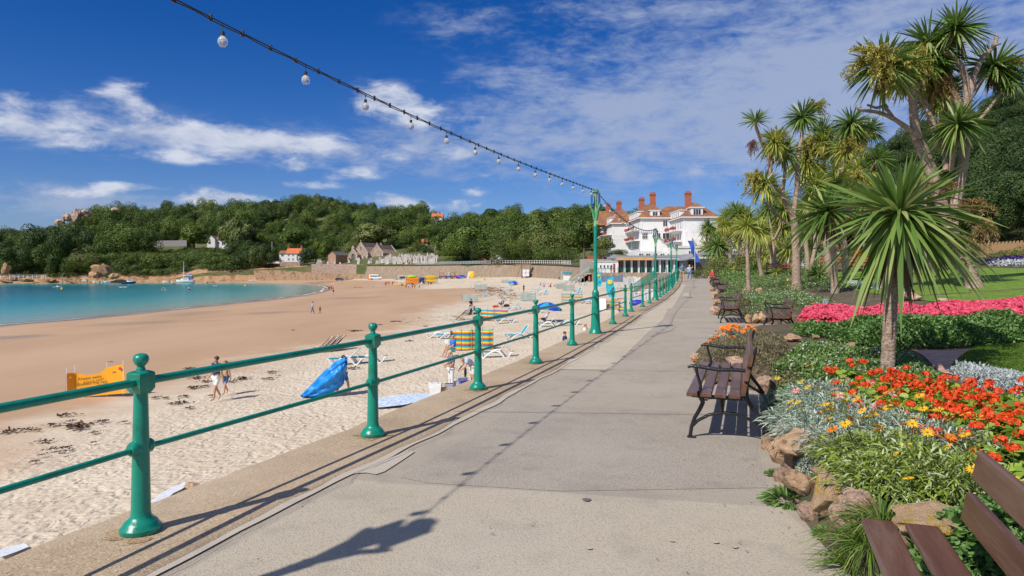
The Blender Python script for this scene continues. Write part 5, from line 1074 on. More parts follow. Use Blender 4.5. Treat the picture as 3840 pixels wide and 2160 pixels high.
def window(parent,x,y,z,w,h,face='-y',nx=2,nz=1,fr=None,name='window'):
    k=(w,h,nx,nz,fr.name if fr else 0); 
    if k not in WM: WM[k]=winmesh(w,h,nx,nz,fr)
    return addobj(name,WM[k],parent,loc=(x,y,z),rot=(0,0,{'-y':0,'-x':-PI/2,'+x':PI/2,'+y':PI}[face]))
def hip(x0,x1,y0,y1,z0,z1,ins,over=.6,ax='y'):
    x0-=over;x1+=over;y0-=over;y1+=over; b=MB()
    if ax=='y': c=(x0+x1)/2; r0=(c,y0+ins,z1);r1=(c,y1-ins,z1)
    else: c=(y0+y1)/2; r0=(x0+ins,c,z1);r1=(x1-ins,c,z1)
    vs=[(x0,y0,z0),(x1,y0,z0),(x1,y1,z0),(x0,y1,z0),r0,r1,(x0,y0,z0-.18),(x1,y0,z0-.18),(x1,y1,z0-.18),(x0,y1,z0-.18)]
    f=[(0,1,4),(1,2,5,4),(2,3,5),(3,0,4,5)] if ax=='y' else [(0,1,5,4),(1,2,5),(2,3,4,5),(3,0,4)]
    b.add(vs,f+[(9,8,7,6),(0,6,7,1),(1,7,8,2),(2,8,9,3),(3,9,6,0)]); return b
def chimney(parent,x,y,z0,z1,w=1.7,pots=4,m=None):
    b=MB(); b.box(x-w/2,x+w/2,y-w*.35,y+w*.35,z0,z1); b.box(x-w/2-.12,x+w/2+.12,y-w*.35-.12,y+w*.35+.12,z1-.45,z1-.2); b.box(x-w/2-.1,x+w/2+.1,y-w*.35-.1,y+w*.35+.1,z1+.001,z1+.12)
    c=b.obj('chimney',m or M_brickr,parent)
    b=MB()
    for i in range(pots): b.lathe([(.16,0),(.13,.25),(.17,.6),(.15,.62)],8,c=(x-w/2+.25+i*(w-.5)/max(1,pots-1),y,z1+.12))
    b.obj('chimney_pots',m or M_brickr,c)
M_flow=leafmat('balcony_flowers',[(.45,.03,.04),(.65,.08,.12),(.10,.16,.03)],rough=.7)
def balcony(parent,x,y0,y1,z,dep=1.7):
    b=MB(); b.box(x-dep,x,y0,y1,z-.22,z); o=b.obj('balcony',M_white,parent)
    b=MB(); n=max(2,int((y1-y0)/1.6))
    for i in range(n+1): yy=y0+.05+(y1-y0-.1)*i/n; b.box(x-dep+.03,x-dep+.08,yy-.03,yy+.03,z+.001,z+1.0)
    b.box(x-dep+.02,x-dep+.09,y0,y1,z+1.0,z+1.07); b.box(x-dep+.03,x-dep+.07,y0,y1,z+.1,z+.15); b.obj('balcony_rail',M_whitep,o)
    r=np.random.default_rng(int(z*10+y0)); k=380; p=np.stack([np.full(k,x-dep-.12)+r.normal(size=k)*.12,r.uniform(y0,y1,k),z+.75+r.normal(size=k)*.20],1)
    addobj('flower_boxes',mk(blades(p,r.normal(size=(k,3)),.3,.24,.3,'round',None,r),'flower_boxes',M_flow),o)
def hotel():
    root=thing('hotel','big white hotel with brown tiled roofs, brick chimneys and flower lined balconies behind the cafe','hotel',(0,0,0))
    for (x0,x1,y0,y1,ze,zr,rid) in ((47.7,57.2,190,210,16.4,21.0,6),(38.6,47.6,205,232,17.3,22.4,7),(32.8,41.5,223,254,16.9,22.0,7)):
        b=MB(); b.box(x0,x1,y0,y1,0,ze-.19); w=b.obj('wall',M_white,root)
        b=MB(); b.box(x0-.06,x0+.5,y0-.06,y0,0,ze-.2); b.box(x1-.5,x1+.06,y0-.06,y0,0,ze-.2); b.box(x0+.5,x1-.5,y0-.05,y0,ze-4.2,ze-4.0); b.obj('wall_trim',M_whitep,w)
        rf=hip(x0,x1,y0,y1,ze,zr,rid).obj('roof',M_tile,root,ang=10)
        b=MB(); b.box(x0-.68,x1+.68,y0-.72,y0-.6,ze-.3,ze-.02); b.box(x0-.72,x0-.6,y0-.58,y1+.6,ze-.3,ze-.02); b.obj('gutter',M_whitep,rf)
        # long dormer on the sea side
        b=MB(); b.box(x0-.1,x0+2.2,y0+4,y1-4,ze+.25,ze+2.1); b.box(x0-.3,x0+2.9,y0+3.7,y1-3.7,ze+2.1,ze+2.3); dm=b.obj('dormer',M_whitep,rf)
        n=int((y1-y0-8)/2.2)
        for i in range(n): window(dm,x0-.1,y0+5.1+i*(y1-y0-10)/max(1,n-1),ze+1.2,1.3,1.3,'-x')
        for k,z in enumerate((ze-3.6,ze-6.7,ze-9.8)[:3 if x0<35 else 2]):
            balcony(root,x0,y0+1.2,y1-1,z); n=int((y1-y0-4)/2.4)
            for i in range(n): window(root,x0,y0+2.6+i*(y1-y0-4.5)/max(1,n-1),z+1.35,1.3,2.1,'-x')
        n=int((y1-y0-4)/2.6)
        for i in range(n): window(root,x0,y0+2.6+i*(y1-y0-4.5)/max(1,n-1),ze-1.6,1.1,1.2,'-x')
    # front dormer of the right wing
    b=MB(); b.box(49.9,53.2,190.2,193.5,16.7,18.9); b.box(49.5,53.6,189.9,194,18.9,19.15); d=b.obj('dormer',M_whitep,root); window(d,51.55,190.2,17.8,2.2,1.7,nx=3)
    b=MB(); b.box(41.6,44.4,205.2,208,17.6,19.4); b.box(41.3,44.7,205,208.3,19.4,19.6); d=b.obj('dormer',M_whitep,root); window(d,43,205.2,18.5,1.6,1.3)
    window(root,39.9,205,11.9,1.7,2.0,nx=3,nz=2)
    for x,z,w in ((46.0,15.6,1.4),(46.2,11.8,2.0),(44.0,11.8,1.2)): window(root,x,205,z,w,1.8,nx=2)
    # cross block and rear roof
    b=MB(); b.box(47.7,66,213,226,0,16.6); b.obj('wall',M_white,root); hip(45,66,213,226,16.8,22.0,5,ax='x').obj('roof',M_tile,root,ang=10)
    b=MB(); b.box(57.3,72,200,214,0,13.2); b.obj('wall',M_white,root); hip(57.3,72,200,214,13.4,17.2,5,ax='x').obj('roof',M_tile,root,ang=10)
    for i in range(4): window(root,59.5+i*3.2,200,10.8,1.2,1.5)
    for (x,y,a,c) in ((50.8,197,19.6,23.7),(43.9,213,20.5,25.2),(42.9,226,20.5,25.0),(37.3,238,20,25),(34.6,246,20,25.0)): chimney(root,x,y,a,c,1.7)
    # gable facing the sea on the left wing
    b=MB(); b.prism([(234,16.9),(244,16.9),(239,22.2)],'x',29.6,37); g=b.obj('gable',M_tile,root,ang=10); b=MB(); b.prism([(234.6,16.9),(243.4,16.9),(239,21.6)],'x',29.45,29.58); b.obj('gable_face',M_whitep,g)
    # lower terraces and parapets
    b=MB(); b.box(42,60,176,190,0,7.6); b.box(41.8,60.2,175.8,176,7.2,7.8); b.box(33,44,183,205,0,6.6); b.obj('terrace_block',M_white,root)
    b=MB(); b.box(47.9,49,186,190,7.7,12.2); b.obj('stair_tower',M_white,root)
    for i in range(5): window(root,34.6+i*1.9,183,5.4,1.2,1.3)
    for i in range(6): window(root,46+i*2.3,175.8,6.1,1.1,.9)
    b=MB()
    for i in range(14): x=30+i*1.1; b.box(x,x+.08,181,181.08,5.0,6.1)
    b.box(29.9,45,180.98,181.1,6.1,6.2); b.obj('terrace_rail',M_whitep,root)
    for i in range(6): window(root,38.6,208+i*3.6,9.8,.9,2.0,'-x',nx=1)
hotel()
def cafe():
    root=thing('beach_cafe','low white beach cafe with a long glazed front and orange fascia facing the railings','cafe',(0,0,0)); z0=1.0
    b=MB(); b.box(23.6,37.5,151.5,162,z0-.3,4.3); b.obj('wall',M_white,root)
    b=MB(); b.prism([(22.6,4.25),(38.5,4.25),(38.5,4.95),(22.6,4.7)],'y',149.6,163); b.obj('roof',M_grey,root,ang=10)
    b=MB(); b.box(22.9,31,149.4,149.58,3.75,4.3); b.obj('fascia',mat('orange_fascia',(.62,.33,.12),(.68,.42,.2),scale=1,rough=.6),root)
    b=MB(); b.box(22.9,38,149.7,151.4,3.95,4.2); b.obj('soffit',M_whitep,root)
    n=9
    for i in range(n+1):
        x=23.3+i*(37.4-23.3)/n; b=MB(); b.box(x-.17,x+.17,150.6,150.9,z0-.3,3.94); b.obj('column',M_whitep,root)
        if i<n: window(root,x+.78,151.4,2.45,1.15,2.7,nx=1 if i%2 else 2,fr=mat('brown_frame',(.34,.16,.11),rough=.6) if i<5 else None)
    # annexe to the left
    b=MB(); b.box(18.9,23.4,151,158,z0-.3,3.45); b.box(18.6,23.5,150.8,158.2,3.46,3.6); an=b.obj('annexe',M_white,root)
    for i,x in enumerate((19.6,20.4,21.2,22.0)): window(an,x,151,2.4,.5,.7,nx=1)
    b=MB(); b.box(22.4,22.8,150.93,150.99,z0,3.0); b.obj('red_panel',mat('dark_red',(.30,.03,.03),rough=.6),an)
    # entrance block at the end of the promenade
    b=MB(); b.box(39.5,47,146,158,z0-.2,4.0); e=b.obj('entrance_wall',M_white,root)
    b=MB(); b.prism([(36.2,3.9),(40.2,5.3),(48,5.3),(48,4.75),(40.3,4.75),(36.2,3.6)],'y',142.5,160); b.obj('canopy',M_grey,root,ang=10)
    window(e,38.3,145.4,2.3,1.9,2.6,nx=2,fr=M_grey); b=MB(); b.box(37.3,39.4,145.46,158,z0-.2,3.8); b.obj('glazed_side',M_grey,e)
    b=MB(); b.box(41.6,44.6,144.4,145.9,3.3,3.5); b.box(41.6,41.8,144.4,144.6,z0,3.3); b.box(44.4,44.6,144.4,144.6,z0,3.3); b.obj('porch',M_whitep,e)
    window(e,43.1,145.95,2.1,1.6,2.2,nx=2); b=MB(); b.prism([(39.7,1.2),(41.4,1.2),(39.8,3.6)],'y',145.86,145.93); b.obj('painted_panel',mat('rose_paint',(.45,.22,.25),rough=.7),e)
cafe()
# terrace in front of the cafe
TP=[(31.9,133.6),(28,138),(23.5,142.5),(20,146.5),(18.6,152),(18.2,170),(60,176),(60,128),(40,120),(32.6,125)]
M_terr=mat('terrace_paving',(.33,.30,.27),(.40,.37,.33),scale=1,rough=.9)
patch('cafe_terrace',TP,M_terr,lambda x,y:1.0,0,3)
b=MB()
def ribbon(b,P,z0,z1,th,prof=None):
    "vertical wall along a polyline, with thickness behind (left normal)"
    n=len(P)
    for i in range(n-1):
        a=Vector(P[i][:2]);c=Vector(P[i+1][:2]); t=(c-a).normalized(); nn=Vector((-t.y,t.x))*th
        A0=z0[i] if hasattr(z0,'__len__') else z0; A1=z0[i+1] if hasattr(z0,'__len__') else z0; B0=z1[i] if hasattr(z1,'__len__') else z1; B1=z1[i+1] if hasattr(z1,'__len__') else z1
        b.add([(a.x,a.y,A0),(c.x,c.y,A1),(c.x,c.y,B1),(a.x,a.y,B0),(a.x+nn.x,a.y+nn.y,A0),(c.x+nn.x,c.y+nn.y,A1),(c.x+nn.x,c.y+nn.y,B1),(a.x+nn.x,a.y+nn.y,B0)],[(0,1,2,3),(7,6,5,4),(3,2,6,7),(0,4,5,1),(0,3,7,4),(1,5,6,2)])
TW=TP[:6]
b=MB(); ribbon(b,TW,-5,1.0,-.8); o=b.obj('terrace_sea_wall',M_seaw,ang=30); tag(o,'curved grey brown sea wall under the cafe terrace','sea wall')
railing('teal green railing along the curved cafe terrace wall',[tuple(Vector(TW[i]).lerp(Vector(TW[i+1]),k/3)) for i in range(4) for k in range(3)]+[TW[4]],zf=lambda y:1.0)
# slipway down to the beach
b=MB(); SA=[(27.5,131),(24.5,119),(20.8,108),(16.9,96)]; SZ=[1.05,.35,-.5,-1.45]; SB=[(x+3.0,y-1) for x,y in SA]
for i in range(3):
    a,c=SA[i],SA[i+1]; e,f=SB[i],SB[i+1]; z,w=SZ[i],SZ[i+1]
    b.add([(*a,z),(*c,w),(*f,w),(*e,z),(*a,-5),(*c,-5),(*f,-5),(*e,-5)],[(0,1,2,3),(0,4,5,1),(1,5,6,2),(2,6,7,3)])
b.obj('slipway',M_seaw,ang=30); tag(bpy.data.objects['slipway'],'grey concrete slipway ramp running down from the terrace to the sand','slipway')
SR=[]; SRZ=[]
for i in range(3):
    for k in range(11): t=k/11; SR.append((SA[i][0]*(1-t)+SA[i+1][0]*t+.15,SA[i][1]*(1-t)+SA[i+1][1]*t)); SRZ.append(SZ[i]*(1-t)+SZ[i+1]*t)
SR.append(SA[3]); SRZ.append(SZ[3]); railing('teal green railing sloping down the slipway to the sand',SR,zf=SRZ)
# bay wall
BW=[(18.2,170),(14.8,208),(9,232),(1.1,256),(-9,274),(-19,291),(-30,306),(-40.5,321),(-52,334),(-63.5,346),(-76,358)]; BT=[2.7,3.3,3.7,4.0,4.0,4.0,4.0,3.9,3.9,3.9,4.0]
def baywall():
    P=[];Zt=[]
    for i in range(len(BW)-1):
        for k in range(5): t=k/5; P.append(Vector(BW[i]).lerp(Vector(BW[i+1]),t)); Zt.append(BT[i]*(1-t)+BT[i+1]*t)
    P.append(Vector(BW[-1])); Zt.append(BT[-1]); prof=[(1.6,-6.0),(1.0,-1.5),(.45,.2),(.15,-1.4+.0),(0,0)]
    prof=[(1.9,None,-5.5),(1.5,.0,None),(.75,.30,None),(.25,.60,None),(-.05,.82,None),(-.25,.90,None),(-.35,.92,None),(-.35,1.0,None),(.3,1.0,None)]
    X=[];Y=[];Z=[]
    for i,p in enumerate(P):
        t=(P[min(i+1,len(P)-1)]-P[max(i-1,0)]).normalized(); nn=Vector((-t.y,t.x))   # towards the sea (left of travel)
        base=-1.6; r=[]
        for o,f,z in prof: q=p-nn*(-o) if False else p+nn*(o*-1+0); r.append((p.x+nn.x*o,p.y+nn.y*o,z if z is not None else base+(Zt[i]-base)*f))
        X.append([a[0] for a in r]);Y.append([a[1] for a in r]);Z.append([a[2] for a in r])
    o=gridmesh('bay_sea_wall',np.array(X),np.array(Y),np.array(Z),M_seaw); tag(o,'long curved streaked sea wall at the back of the bay','sea wall')
    return P,Zt
BP_,BZ_=baywall()
# churchyard wall of pink stone, and lower wall
def wall_px(label,pts,th,m,name='stone_wall'):
    b=MB(); P=[];a=[];c=[]
    for x,d,y0,y1 in pts: v=at(x,0,d); P.append((v.x,v.y)); a.append(CH+(HY-y0)/F*d); c.append(CH+(HY-y1)/F*d)
    ribbon(b,P[::-1],[z-3 for z in a[::-1]],c[::-1],-th); return tag(b.obj(name,m,ang=20),label,'wall')
wall_px('pink granite churchyard retaining wall above the white van',[(1168,377,1016,990),(1200,375,1018,990),(1300,370,1030,991),(1400,362,1036,991),(1480,352,1036,993)],1.2,M_stonew)
wall_px('lower brown sea wall along the beach left of the van',[(700,388,1046,1033),(840,386,1046,1031),(945,380,1042,1014),(1045,376,1042,1013),(1115,372,1042,1018),(1180,368,1042,1024),(1290,362,1042,1026),(1390,356,1044,1030)],1.0,mat('brown_stone_wall',(.30,.19,.11),(.43,.29,.18),scale=1.4,rough=.95,bump=.1,bscale=3,c3=(.20,.14,.09),s3=.5))
wall_px('wall of ochre stone holding up the white cottage',[(1050,392,1010,982),(1125,392,1010,982)],1.0,M_stonew)
wall_px('low stone wall among the gardens on the hillside',[(560,432,908,905),(610,432,907,902),(700,432,906,901)],.8,mat('grey_stone',(.25,.23,.22),(.33,.31,.29),scale=1,rough=.95))
b=MB(); v=at(1076,1041,377); b.box(v.x-.8,v.x+.8,v.y-.4,v.y,v.z-1,v.z+3.4); tag(b.obj('white_wall_panel',M_whitep),'white painted panel on the lower sea wall below the cottage','panel')
# railings on the bay wall
def wrail(label,i0,i1,m,step=2.2,h=1.15,pt=.07,rails=(.45,1.1),name='white_railing'):
    root=thing(name,label,'railing',(0,0,0)); L=[]
    for i in range(i0,i1):
        a=Vector((BP_[i].x,BP_[i].y,BZ_[i]));c=Vector((BP_[i+1].x,BP_[i+1].y,BZ_[i+1])); n=max(1,round((c-a).length/step))
        for k in range(n): L.append(a.lerp(c,k/n))
    L=[p+Vector((.35,.25,0)) for p in L]
    pm=MB().box(-pt,pt,-pt,pt,0,h).mesh('post',m)
    for p in L: addobj('post',pm,root,loc=p)
    for z in rails: MB().tube([p+Vector((0,0,z)) for p in L],.05,5).obj('rail',m,root)
    return root
wrail('white post and rail fence on top of the bay wall, right part',3,20,M_whitep)
wrail('pale green grey balustrade on top of the bay wall, left part',20,38,mat('grey_green_paint',(.38,.44,.42),rough=.7),step=1.3,h=1.3,pt=.11,rails=(.2,.6,1.0,1.25),name='balustrade')
# small houses
def gable(b,x0,x1,y0,y1,z0,z1,zr,ax='x'):
    if ax=='y': b.prism([(x0,z0),(x1,z0),(x1,z1),((x0+x1)/2,zr),(x0,z1)],'y',y0,y1)
    else: b.prism([(y0,z0),(y1,z0),(y1,z1),((y0+y1)/2,zr),(y0,z1)],'x',x0,x1)
    return b
def roofm(x0,x1,y0,y1,z1,zr,ax,over=.4,t=.25):
    b=MB()
    if ax=='y':
        c=(x0+x1)/2; s=(zr-z1)/(c-x0); e=over
        b.prism([(x0-e,z1-e*s+.02),(c,zr+.02),(x1+e,z1-e*s+.02),(x1+e,z1-e*s+t),(c,zr+t+.02),(x0-e,z1-e*s+t)],'y',y0-.2,y1+.2)
    else:
        c=(y0+y1)/2; s=(zr-z1)/(c-y0); e=over
        b.prism([(y0-e,z1-e*s+.02),(c,zr+.02),(y1+e,z1-e*s+.02),(y1+e,z1-e*s+t),(c,zr+t+.02),(y0-e,z1-e*s+t)],'x',x0-.2,x1+.2)
    return b
def house(label,px0,px1,yb,ye,yr,d,dep,wm,rm,ax='x',wins=(),chims=(),name='house',cat='house',rz=0):
    k=d/F; W_=(px1-px0)*k; c=at((px0+px1)/2,yb,d); h=(yb-ye)*k; r=(yb-yr)*k; root=thing(name,label,cat,c,rz)
    b=gable(MB(),-W_/2,W_/2,0,dep,-4,h,r,ax); w=b.obj('wall',wm,root,ang=10); rf=roofm(-W_/2,W_/2,0,dep,h,r,ax).obj('roof',rm,root,ang=10)
    for x,z,ww,hh in wins: window(root,x,0,z,ww,hh)
    for x,y in chims: chimney(rf,x,y,h+.3,r+1.5,.9,2)
    return root
cot=house('white cottage with a bright orange tiled roof above the lower sea wall','1' and 1072,1126,980,950,932,402,7,M_whitep,M_tile2,'x',[(-2.6,1.3,1.0,1.1),(0,1.3,1.0,1.1),(2.6,1.3,1,1.1),(-2.6,3.7,1.0,1.1),(0,3.7,1,1.1),(2.6,3.7,1,1.1)],[(-3.8,3.5),(3.9,3.5)],'cottage','cottage')
b=gable(MB(),-8.3,-4.3,.5,6,-4,4.6,6.2,'x'); b.obj('side_wing',M_whitep,cot,ang=10); roofm(-8.3,-4.3,.5,6,4.6,6.2,'x').obj('side_roof',M_tile,cot,ang=10); window(cot,-6.4,.5,3.6,1.6,1.1)
tr=thing('raised_terrace','timber terrace on stilts beside the orange roofed cottage','terrace',at(1015,1006,393)); k=393/F
b=MB(); b.box(-5.2,5.0,0,5,2.4,2.7); b.obj('deck',mat('brown_timber',(.16,.09,.06),(.24,.15,.10),scale=1,rough=.9),tr)
b=MB(); b.box(-5.3,5.1,-.1,.0,2.75,3.8); b.obj('parapet',M_white,tr)
for i in range(5): b=MB(); b.box(-5+i*2.4,-4.8+i*2.4,.2,.4,-3,2.4); b.obj('leg',mat('brown_timber',(.16,.09,.06)),tr)
b=MB(); b.box(-4.4,4.4,1.5,5,-3,2.38); b.obj('store',M_brickr,tr)
house('white bungalow with a brown roof on the hillside, left gable facing the sea',777,806,920,897,884,455,9,M_white,M_slatebr,'y',[(-.9,1.8,1.6,1.5)],name='bungalow',cat='bungalow')
house('white bungalow wing with large windows between the hillside trees',806,853,920,899,889,457,8,M_white,M_slatebr,'x',[(-1.8,1.8,1.2,1.4),(1.5,1.5,2.2,2.4)],name='bungalow',cat='bungalow')
house('red roofed house half hidden by trees above the churchyard',1561,1604,922,908,896,450,8,M_stonew,M_tile2,'x',[(1.5,1.3,1,1)],[(-3.2,4)])
house('house with a pinkish roof among the trees on the skyline',1618,1660,822,813,800,520,9,M_white,M_tile2,'x',[(-1,1,1,1)],[(-1.0,4),(1.5,4)])
house('small stone house with a grey blue roof left of the white gabled cottage',1824,1850,975,955,945,306,8,M_stonew,mat('blue_grey_slate',(.20,.24,.30),(.26,.30,.37),scale=1,rough=.7),'x')
house('brick gabled cottage next to the white gabled one',1789,1824,978,962,945,300,7,M_brickr,M_slate,'y')
house('white gabled cottage with tall brown chimneys behind the bay wall',1847,1899,985,968,941,308,9,M_whitep,M_tile,'y',[],[(-.6,4.5),(.9,5.5)],'cottage','cottage')
house('grey roofed house among the dark trees above the white gabled cottage',1920,1972,934,920,906,392,8,M_white,M_slate,'x',[(-1.2,1,.9,1),(2,1,.9,1)])
house('stone chapel with a steep slate roof beside the church',1226,1264,986,957,944,386,9.5,mat('red_stone',(.36,.19,.12),(.46,.27,.18),scale=1.5,rough=.95,bump=.05,bscale=4),M_slate,'y',[(.0,1.5,.6,1.6)],name='chapel',cat='chapel',rz=math.radians(-28))
def church():
    k=398/F; root=thing('church','old granite church with steep slate roofs and a large arched window','church',at(1352,986,398)+Vector((0,0,0)),math.radians(-24))
    def part(nm,x0,x1,y0,y1,ze,zr,ax,rm=M_slatebr):
        b=gable(MB(),x0,x1,y0,y1,-3,ze,zr,ax); w=b.obj(nm,M_stonew,root,ang=10); roofm(x0+.35,x1-.35,y0+.35,y1-.35,ze+.1,zr-.1,ax,.3,.2).obj('roof',rm,w,ang=10)
        if ax=='y':
            c=(x0+x1)/2
            for yy in (y0-.15,y1-.3):
                b=MB(); b.prism([(x0-.3,ze-.1),(c,zr),(x1+.3,ze-.1),(x1+.3,ze+.35),(c,zr+.5),(x0-.3,ze+.35)],'y',yy,yy+.45); b.obj('coping',M_quoin,w,ang=10)
            b=MB(); b.box(c-.1,c+.1,y0-.05,y0+.1,zr+.45,zr+1.5); b.box(c-.4,c+.4,y0-.04,y0+.09,zr+1.0,zr+1.2); b.obj('cross',M_quoin,w)
        for x in (x0,x1-.55):
            b=MB(); b.box(x-.04,x+.59,y0-.12,y0-.01,-1,ze-.2); b.obj('quoin',M_quoin,w)
        return w
    part('nave_wall',-4.6,5.0,0,20,5.6,11.9,'y'); part('aisle_wall',5.1,13.6,3,18,5.6,10.4,'y'); part('porch_wall',-5.6,.2,-3.4,-.02,4.6,7.9,'y'); part('vestry_wall',-9.6,-5.7,-2,6,3.4,5.2,'x')
    def arch(x,y,z,w,h,lt=3):
        P=[(x-w/2,z),(x+w/2,z)]+[(x+w/2*math.cos(t),z+h-w*.55+w*.55*1.25*math.sin(t)) for t in [PI*i/10 for i in range(11)]]
        b=MB(); b.prism(P,'y',y-.12,y-.02); o=b.obj('arched_window',M_glass,root,ang=20); b=MB()
        pts=[(p[0],y-.16,p[1]) for p in P[2:]]; pts=[(x+w/2,y-.16,z)]+pts+[(x-w/2,y-.16,z),(x+w/2,y-.16,z)]; b.tube(pts,.13,4)
        for i in range(1,lt): xx=x-w/2+i*w/lt; b.box(xx-.06,xx+.06,y-.2,y-.1,z,z+h*.8)
        b.obj('tracery',M_quoin,o)
    arch(-2.7,-3.4,1.0,2.3,4.2); arch(2.9,0,1.4,1.1,2.4,2); arch(.2,0,7.6,.8,2.0,1); arch(8.2,3,1.4,1.0,2.6,2); arch(10.8,3,1.4,1,2.6,2)
    b=MB(); b.lathe([(1.0,4),(1.0,8.6),(1.15,8.8),(0.02,10.6)],10,c=(-5.0,-.2,0)); b.obj('turret',M_stonew,root)
    for x in (-4.7,1.9,4.8): b=MB(); b.prism([(-.9,-1),(-.13,-1),(-.13,4.2),(-.4,3.9),(-.5,2.2),(-.9,1.8)],'x',x-.3,x+.3); b.obj('buttress',M_quoin,root,ang=10)
church()
# gravestones: each one a slab, a cross or an obelisk
def stones():
    def slab(w,h): 
        b=MB(); P=[(-w/2,0),(w/2,0)]+[(w/2*math.cos(t),h-w/2+w/2*math.sin(t)) for t in [PI*i/6 for i in range(7)]]; b.prism(P,'y',-.1,.1); b.box(-w*.65,w*.65,-.25,.25,-.6,.18); return b.mesh('gravestone',ST,20)
    ST=mat('gravestone_granite',(.48,.42,.37),(.66,.61,.56),scale=.35,rough=.9); 
    c=MB(); c.box(-.14,.14,-.1,.1,.3,2.3); c.box(-.6,.6,-.09,.09,1.45,1.75); c.box(-.5,.5,-.4,.4,-.6,.32); ob=MB(); ob.lathe([(.45,-.5),(.45,.3),(.32,.35),(.2,2.2),(.02,2.5)],4)
    M_=[slab(1.0,1.5),slab(.8,1.2),slab(1.2,1.7),c.mesh('gravestone',ST,20),ob.mesh('gravestone',ST,20),slab(.9,1.9)]; r=random.Random(3); n=0
    while n<165:
        px=r.uniform(1415,1640) if r.random()<.8 else r.uniform(1180,1420); u=(px-1920)/F; d0=float(np.interp(u,D0U,D0V)); Y=d0+r.uniform(2,27); X=u*Y
        if 1215<px<1300 and Y>d0+6 or 1300<=px<1440 and Y>d0+14: continue
        o=addobj('gravestone',M_[r.randrange(6)],loc=(X,Y,float(T(X,Y))),rot=(r.uniform(-.06,.06),r.uniform(-.05,.05),r.uniform(-.4,.4)),scale=r.uniform(1.0,1.6)); n+=1
        tag(o,'pale granite gravestone among the crowded graves beside the church','gravestone','gravestones in the churchyard')
stones()
# tall things on the hillside
def pole(label,px,y0,y1,d,r_,m,name='flagpole',cat='flagpole'):
    v=at(px,y0,d); b=MB(); b.tube([(0,0,-2),(0,0,(y0-y1)*d/F)],[r_,r_*.6],8); o=b.obj(name,m,loc=v); return tag(o,label,cat)
pole('white flagpole standing behind the orange roofed cottage',1020,953,905,404,.16,M_whitep)
v=at(1631,990,352); rt=thing('tall_palm','tall palm with a bare grey trunk and a shaggy top beside the churchyard','palm tree',v); k=352/F
b=MB(); b.tube([(0,0,-2),(.1,0,6),(0,0,88*k)],[.42,.34,.28],8); b.obj('trunk',M_trunk,rt); addobj('leaf_head',HG[0],rt,loc=(0,0,90*k),scale=24*k); addobj('leaf_head',HY_[0],rt,loc=(0,0,84*k),scale=20*k)
# trees one can tell apart
def tree(label,px,yb,d,w,h,m,kind='round',seed=0,grp='single trees along the bay',fn=None):
    k=d/F; v=at(px,yb,d); r=np.random.default_rng(seed); root=thing('tree',label,'tree',v,0,grp)
    nc=int(min(6000,max(900,(w*h)*.8)));
    V,Q,Tn=crown(1,1,12 if kind=='round' else 20,nc,.06,r,cone=.75 if kind=='cone' else 0,lobe=.48)
    addobj('crown',npmesh('crown',V*np.array([w*k,w*k,h*k/2*.9]),Q,m,tint=Tn),root,loc=(0,0,h*k*.53)); b=MB(); b.tube([(0,0,-2),(0,0,h*k*.5)],[w*k*.09,w*k*.05],7); b.obj('trunk',M_bark,root)
TR=[('tall pale green conifer shaped tree rising in the middle of the far shore',2008,962,280,62,185,M_scrub,'cone'),('big round dark tree right of the tall bare palm',1735,985,315,88,130,M_oak,'round'),('round green tree behind the cottages',1660,985,350,34,70,M_olive,'round'),('rounded tree left of the pale conifer tree',1838,948,345,60,100,M_oak,'round'),
('yellow green tree on the hillside beside the bungalow',728,945,440,52,95,M_lime,'round'),('tall grey green tree right of the bungalow',905,970,420,52,150,M_olive,'round'),('tall poplar like tree hanging over the right bungalow wall',860,960,432,36,120,M_olive,'round'),('bright yellow green bush like tree above the flagpole',985,915,425,26,44,M_lime,'round'),('small golden tree below the flagpole',1003,975,400,12,26,M_lime,'round'),
('dark cypress like tree between the cottage and the chapel',1152,1000,392,32,78,M_pine,'round'),('pale green tree behind the chapel',1190,955,408,26,62,M_lime,'cone'),('olive green tree between chapel and church',1220,975,408,34,80,M_lime,'cone'),('broad flat topped tree behind the church',1400,930,430,70,90,M_olive,'round'),('dark umbrella shaped tree left of the churchyard trees',1100,935,430,50,80,M_oak,'round'),
('round dark tree at the water edge above the moored yacht',885,1042,384,48,62,M_pine,'round'),('pale green tree hanging down the cliff left of the yacht',590,1032,380,44,80,M_lime,'round'),('low round tree behind the churchyard graves',1560,970,396,34,50,M_olive,'round'),('small dark tree beside the red roofed house',1600,985,385,26,70,M_pine,'round'),
('bushy tree in front of the left hotel wing',2262,955,172,42,62,M_olive,'round'),('tree behind the white railing left of the hotel',2190,950,235,50,120,M_oak,'round'),('green tree between the railing and the hotel',2130,955,250,50,90,M_olive,'round'),('rounded tree left of the hotel trees',2070,955,262,46,80,M_scrub,'round')]
for i,t in enumerate(TR): tree(*t,seed=i+9)
for i,(a,b_,d,w,h,lb) in enumerate([(1930,985,275,36,26,'low green hedge mound above the bay wall, left'),(1990,983,262,40,34,'feathery green bush above the white railing'),(2060,980,240,52,42,'long feathery green hedge behind the white railing'),(2130,978,225,44,44,'tall feathery hedge right of the pale statue'),(2330,955,168,44,16,'low green hedge on the hotel terrace'),(2250,965,165,40,20,'green bank below the hotel bush'),(1700,985,322,40,18,'yellow green shrubs behind the balustrade'),(1640,988,330,30,12,'low shrub beside the foot of the tall palm')]): bush(lb,a,b_,w,h,[M_scrub,M_scrub,M_scrub,M_scrub,M_scrub,M_olive,M_lime,M_olive][i],d,lambda x,y:99,'hedge_bush')
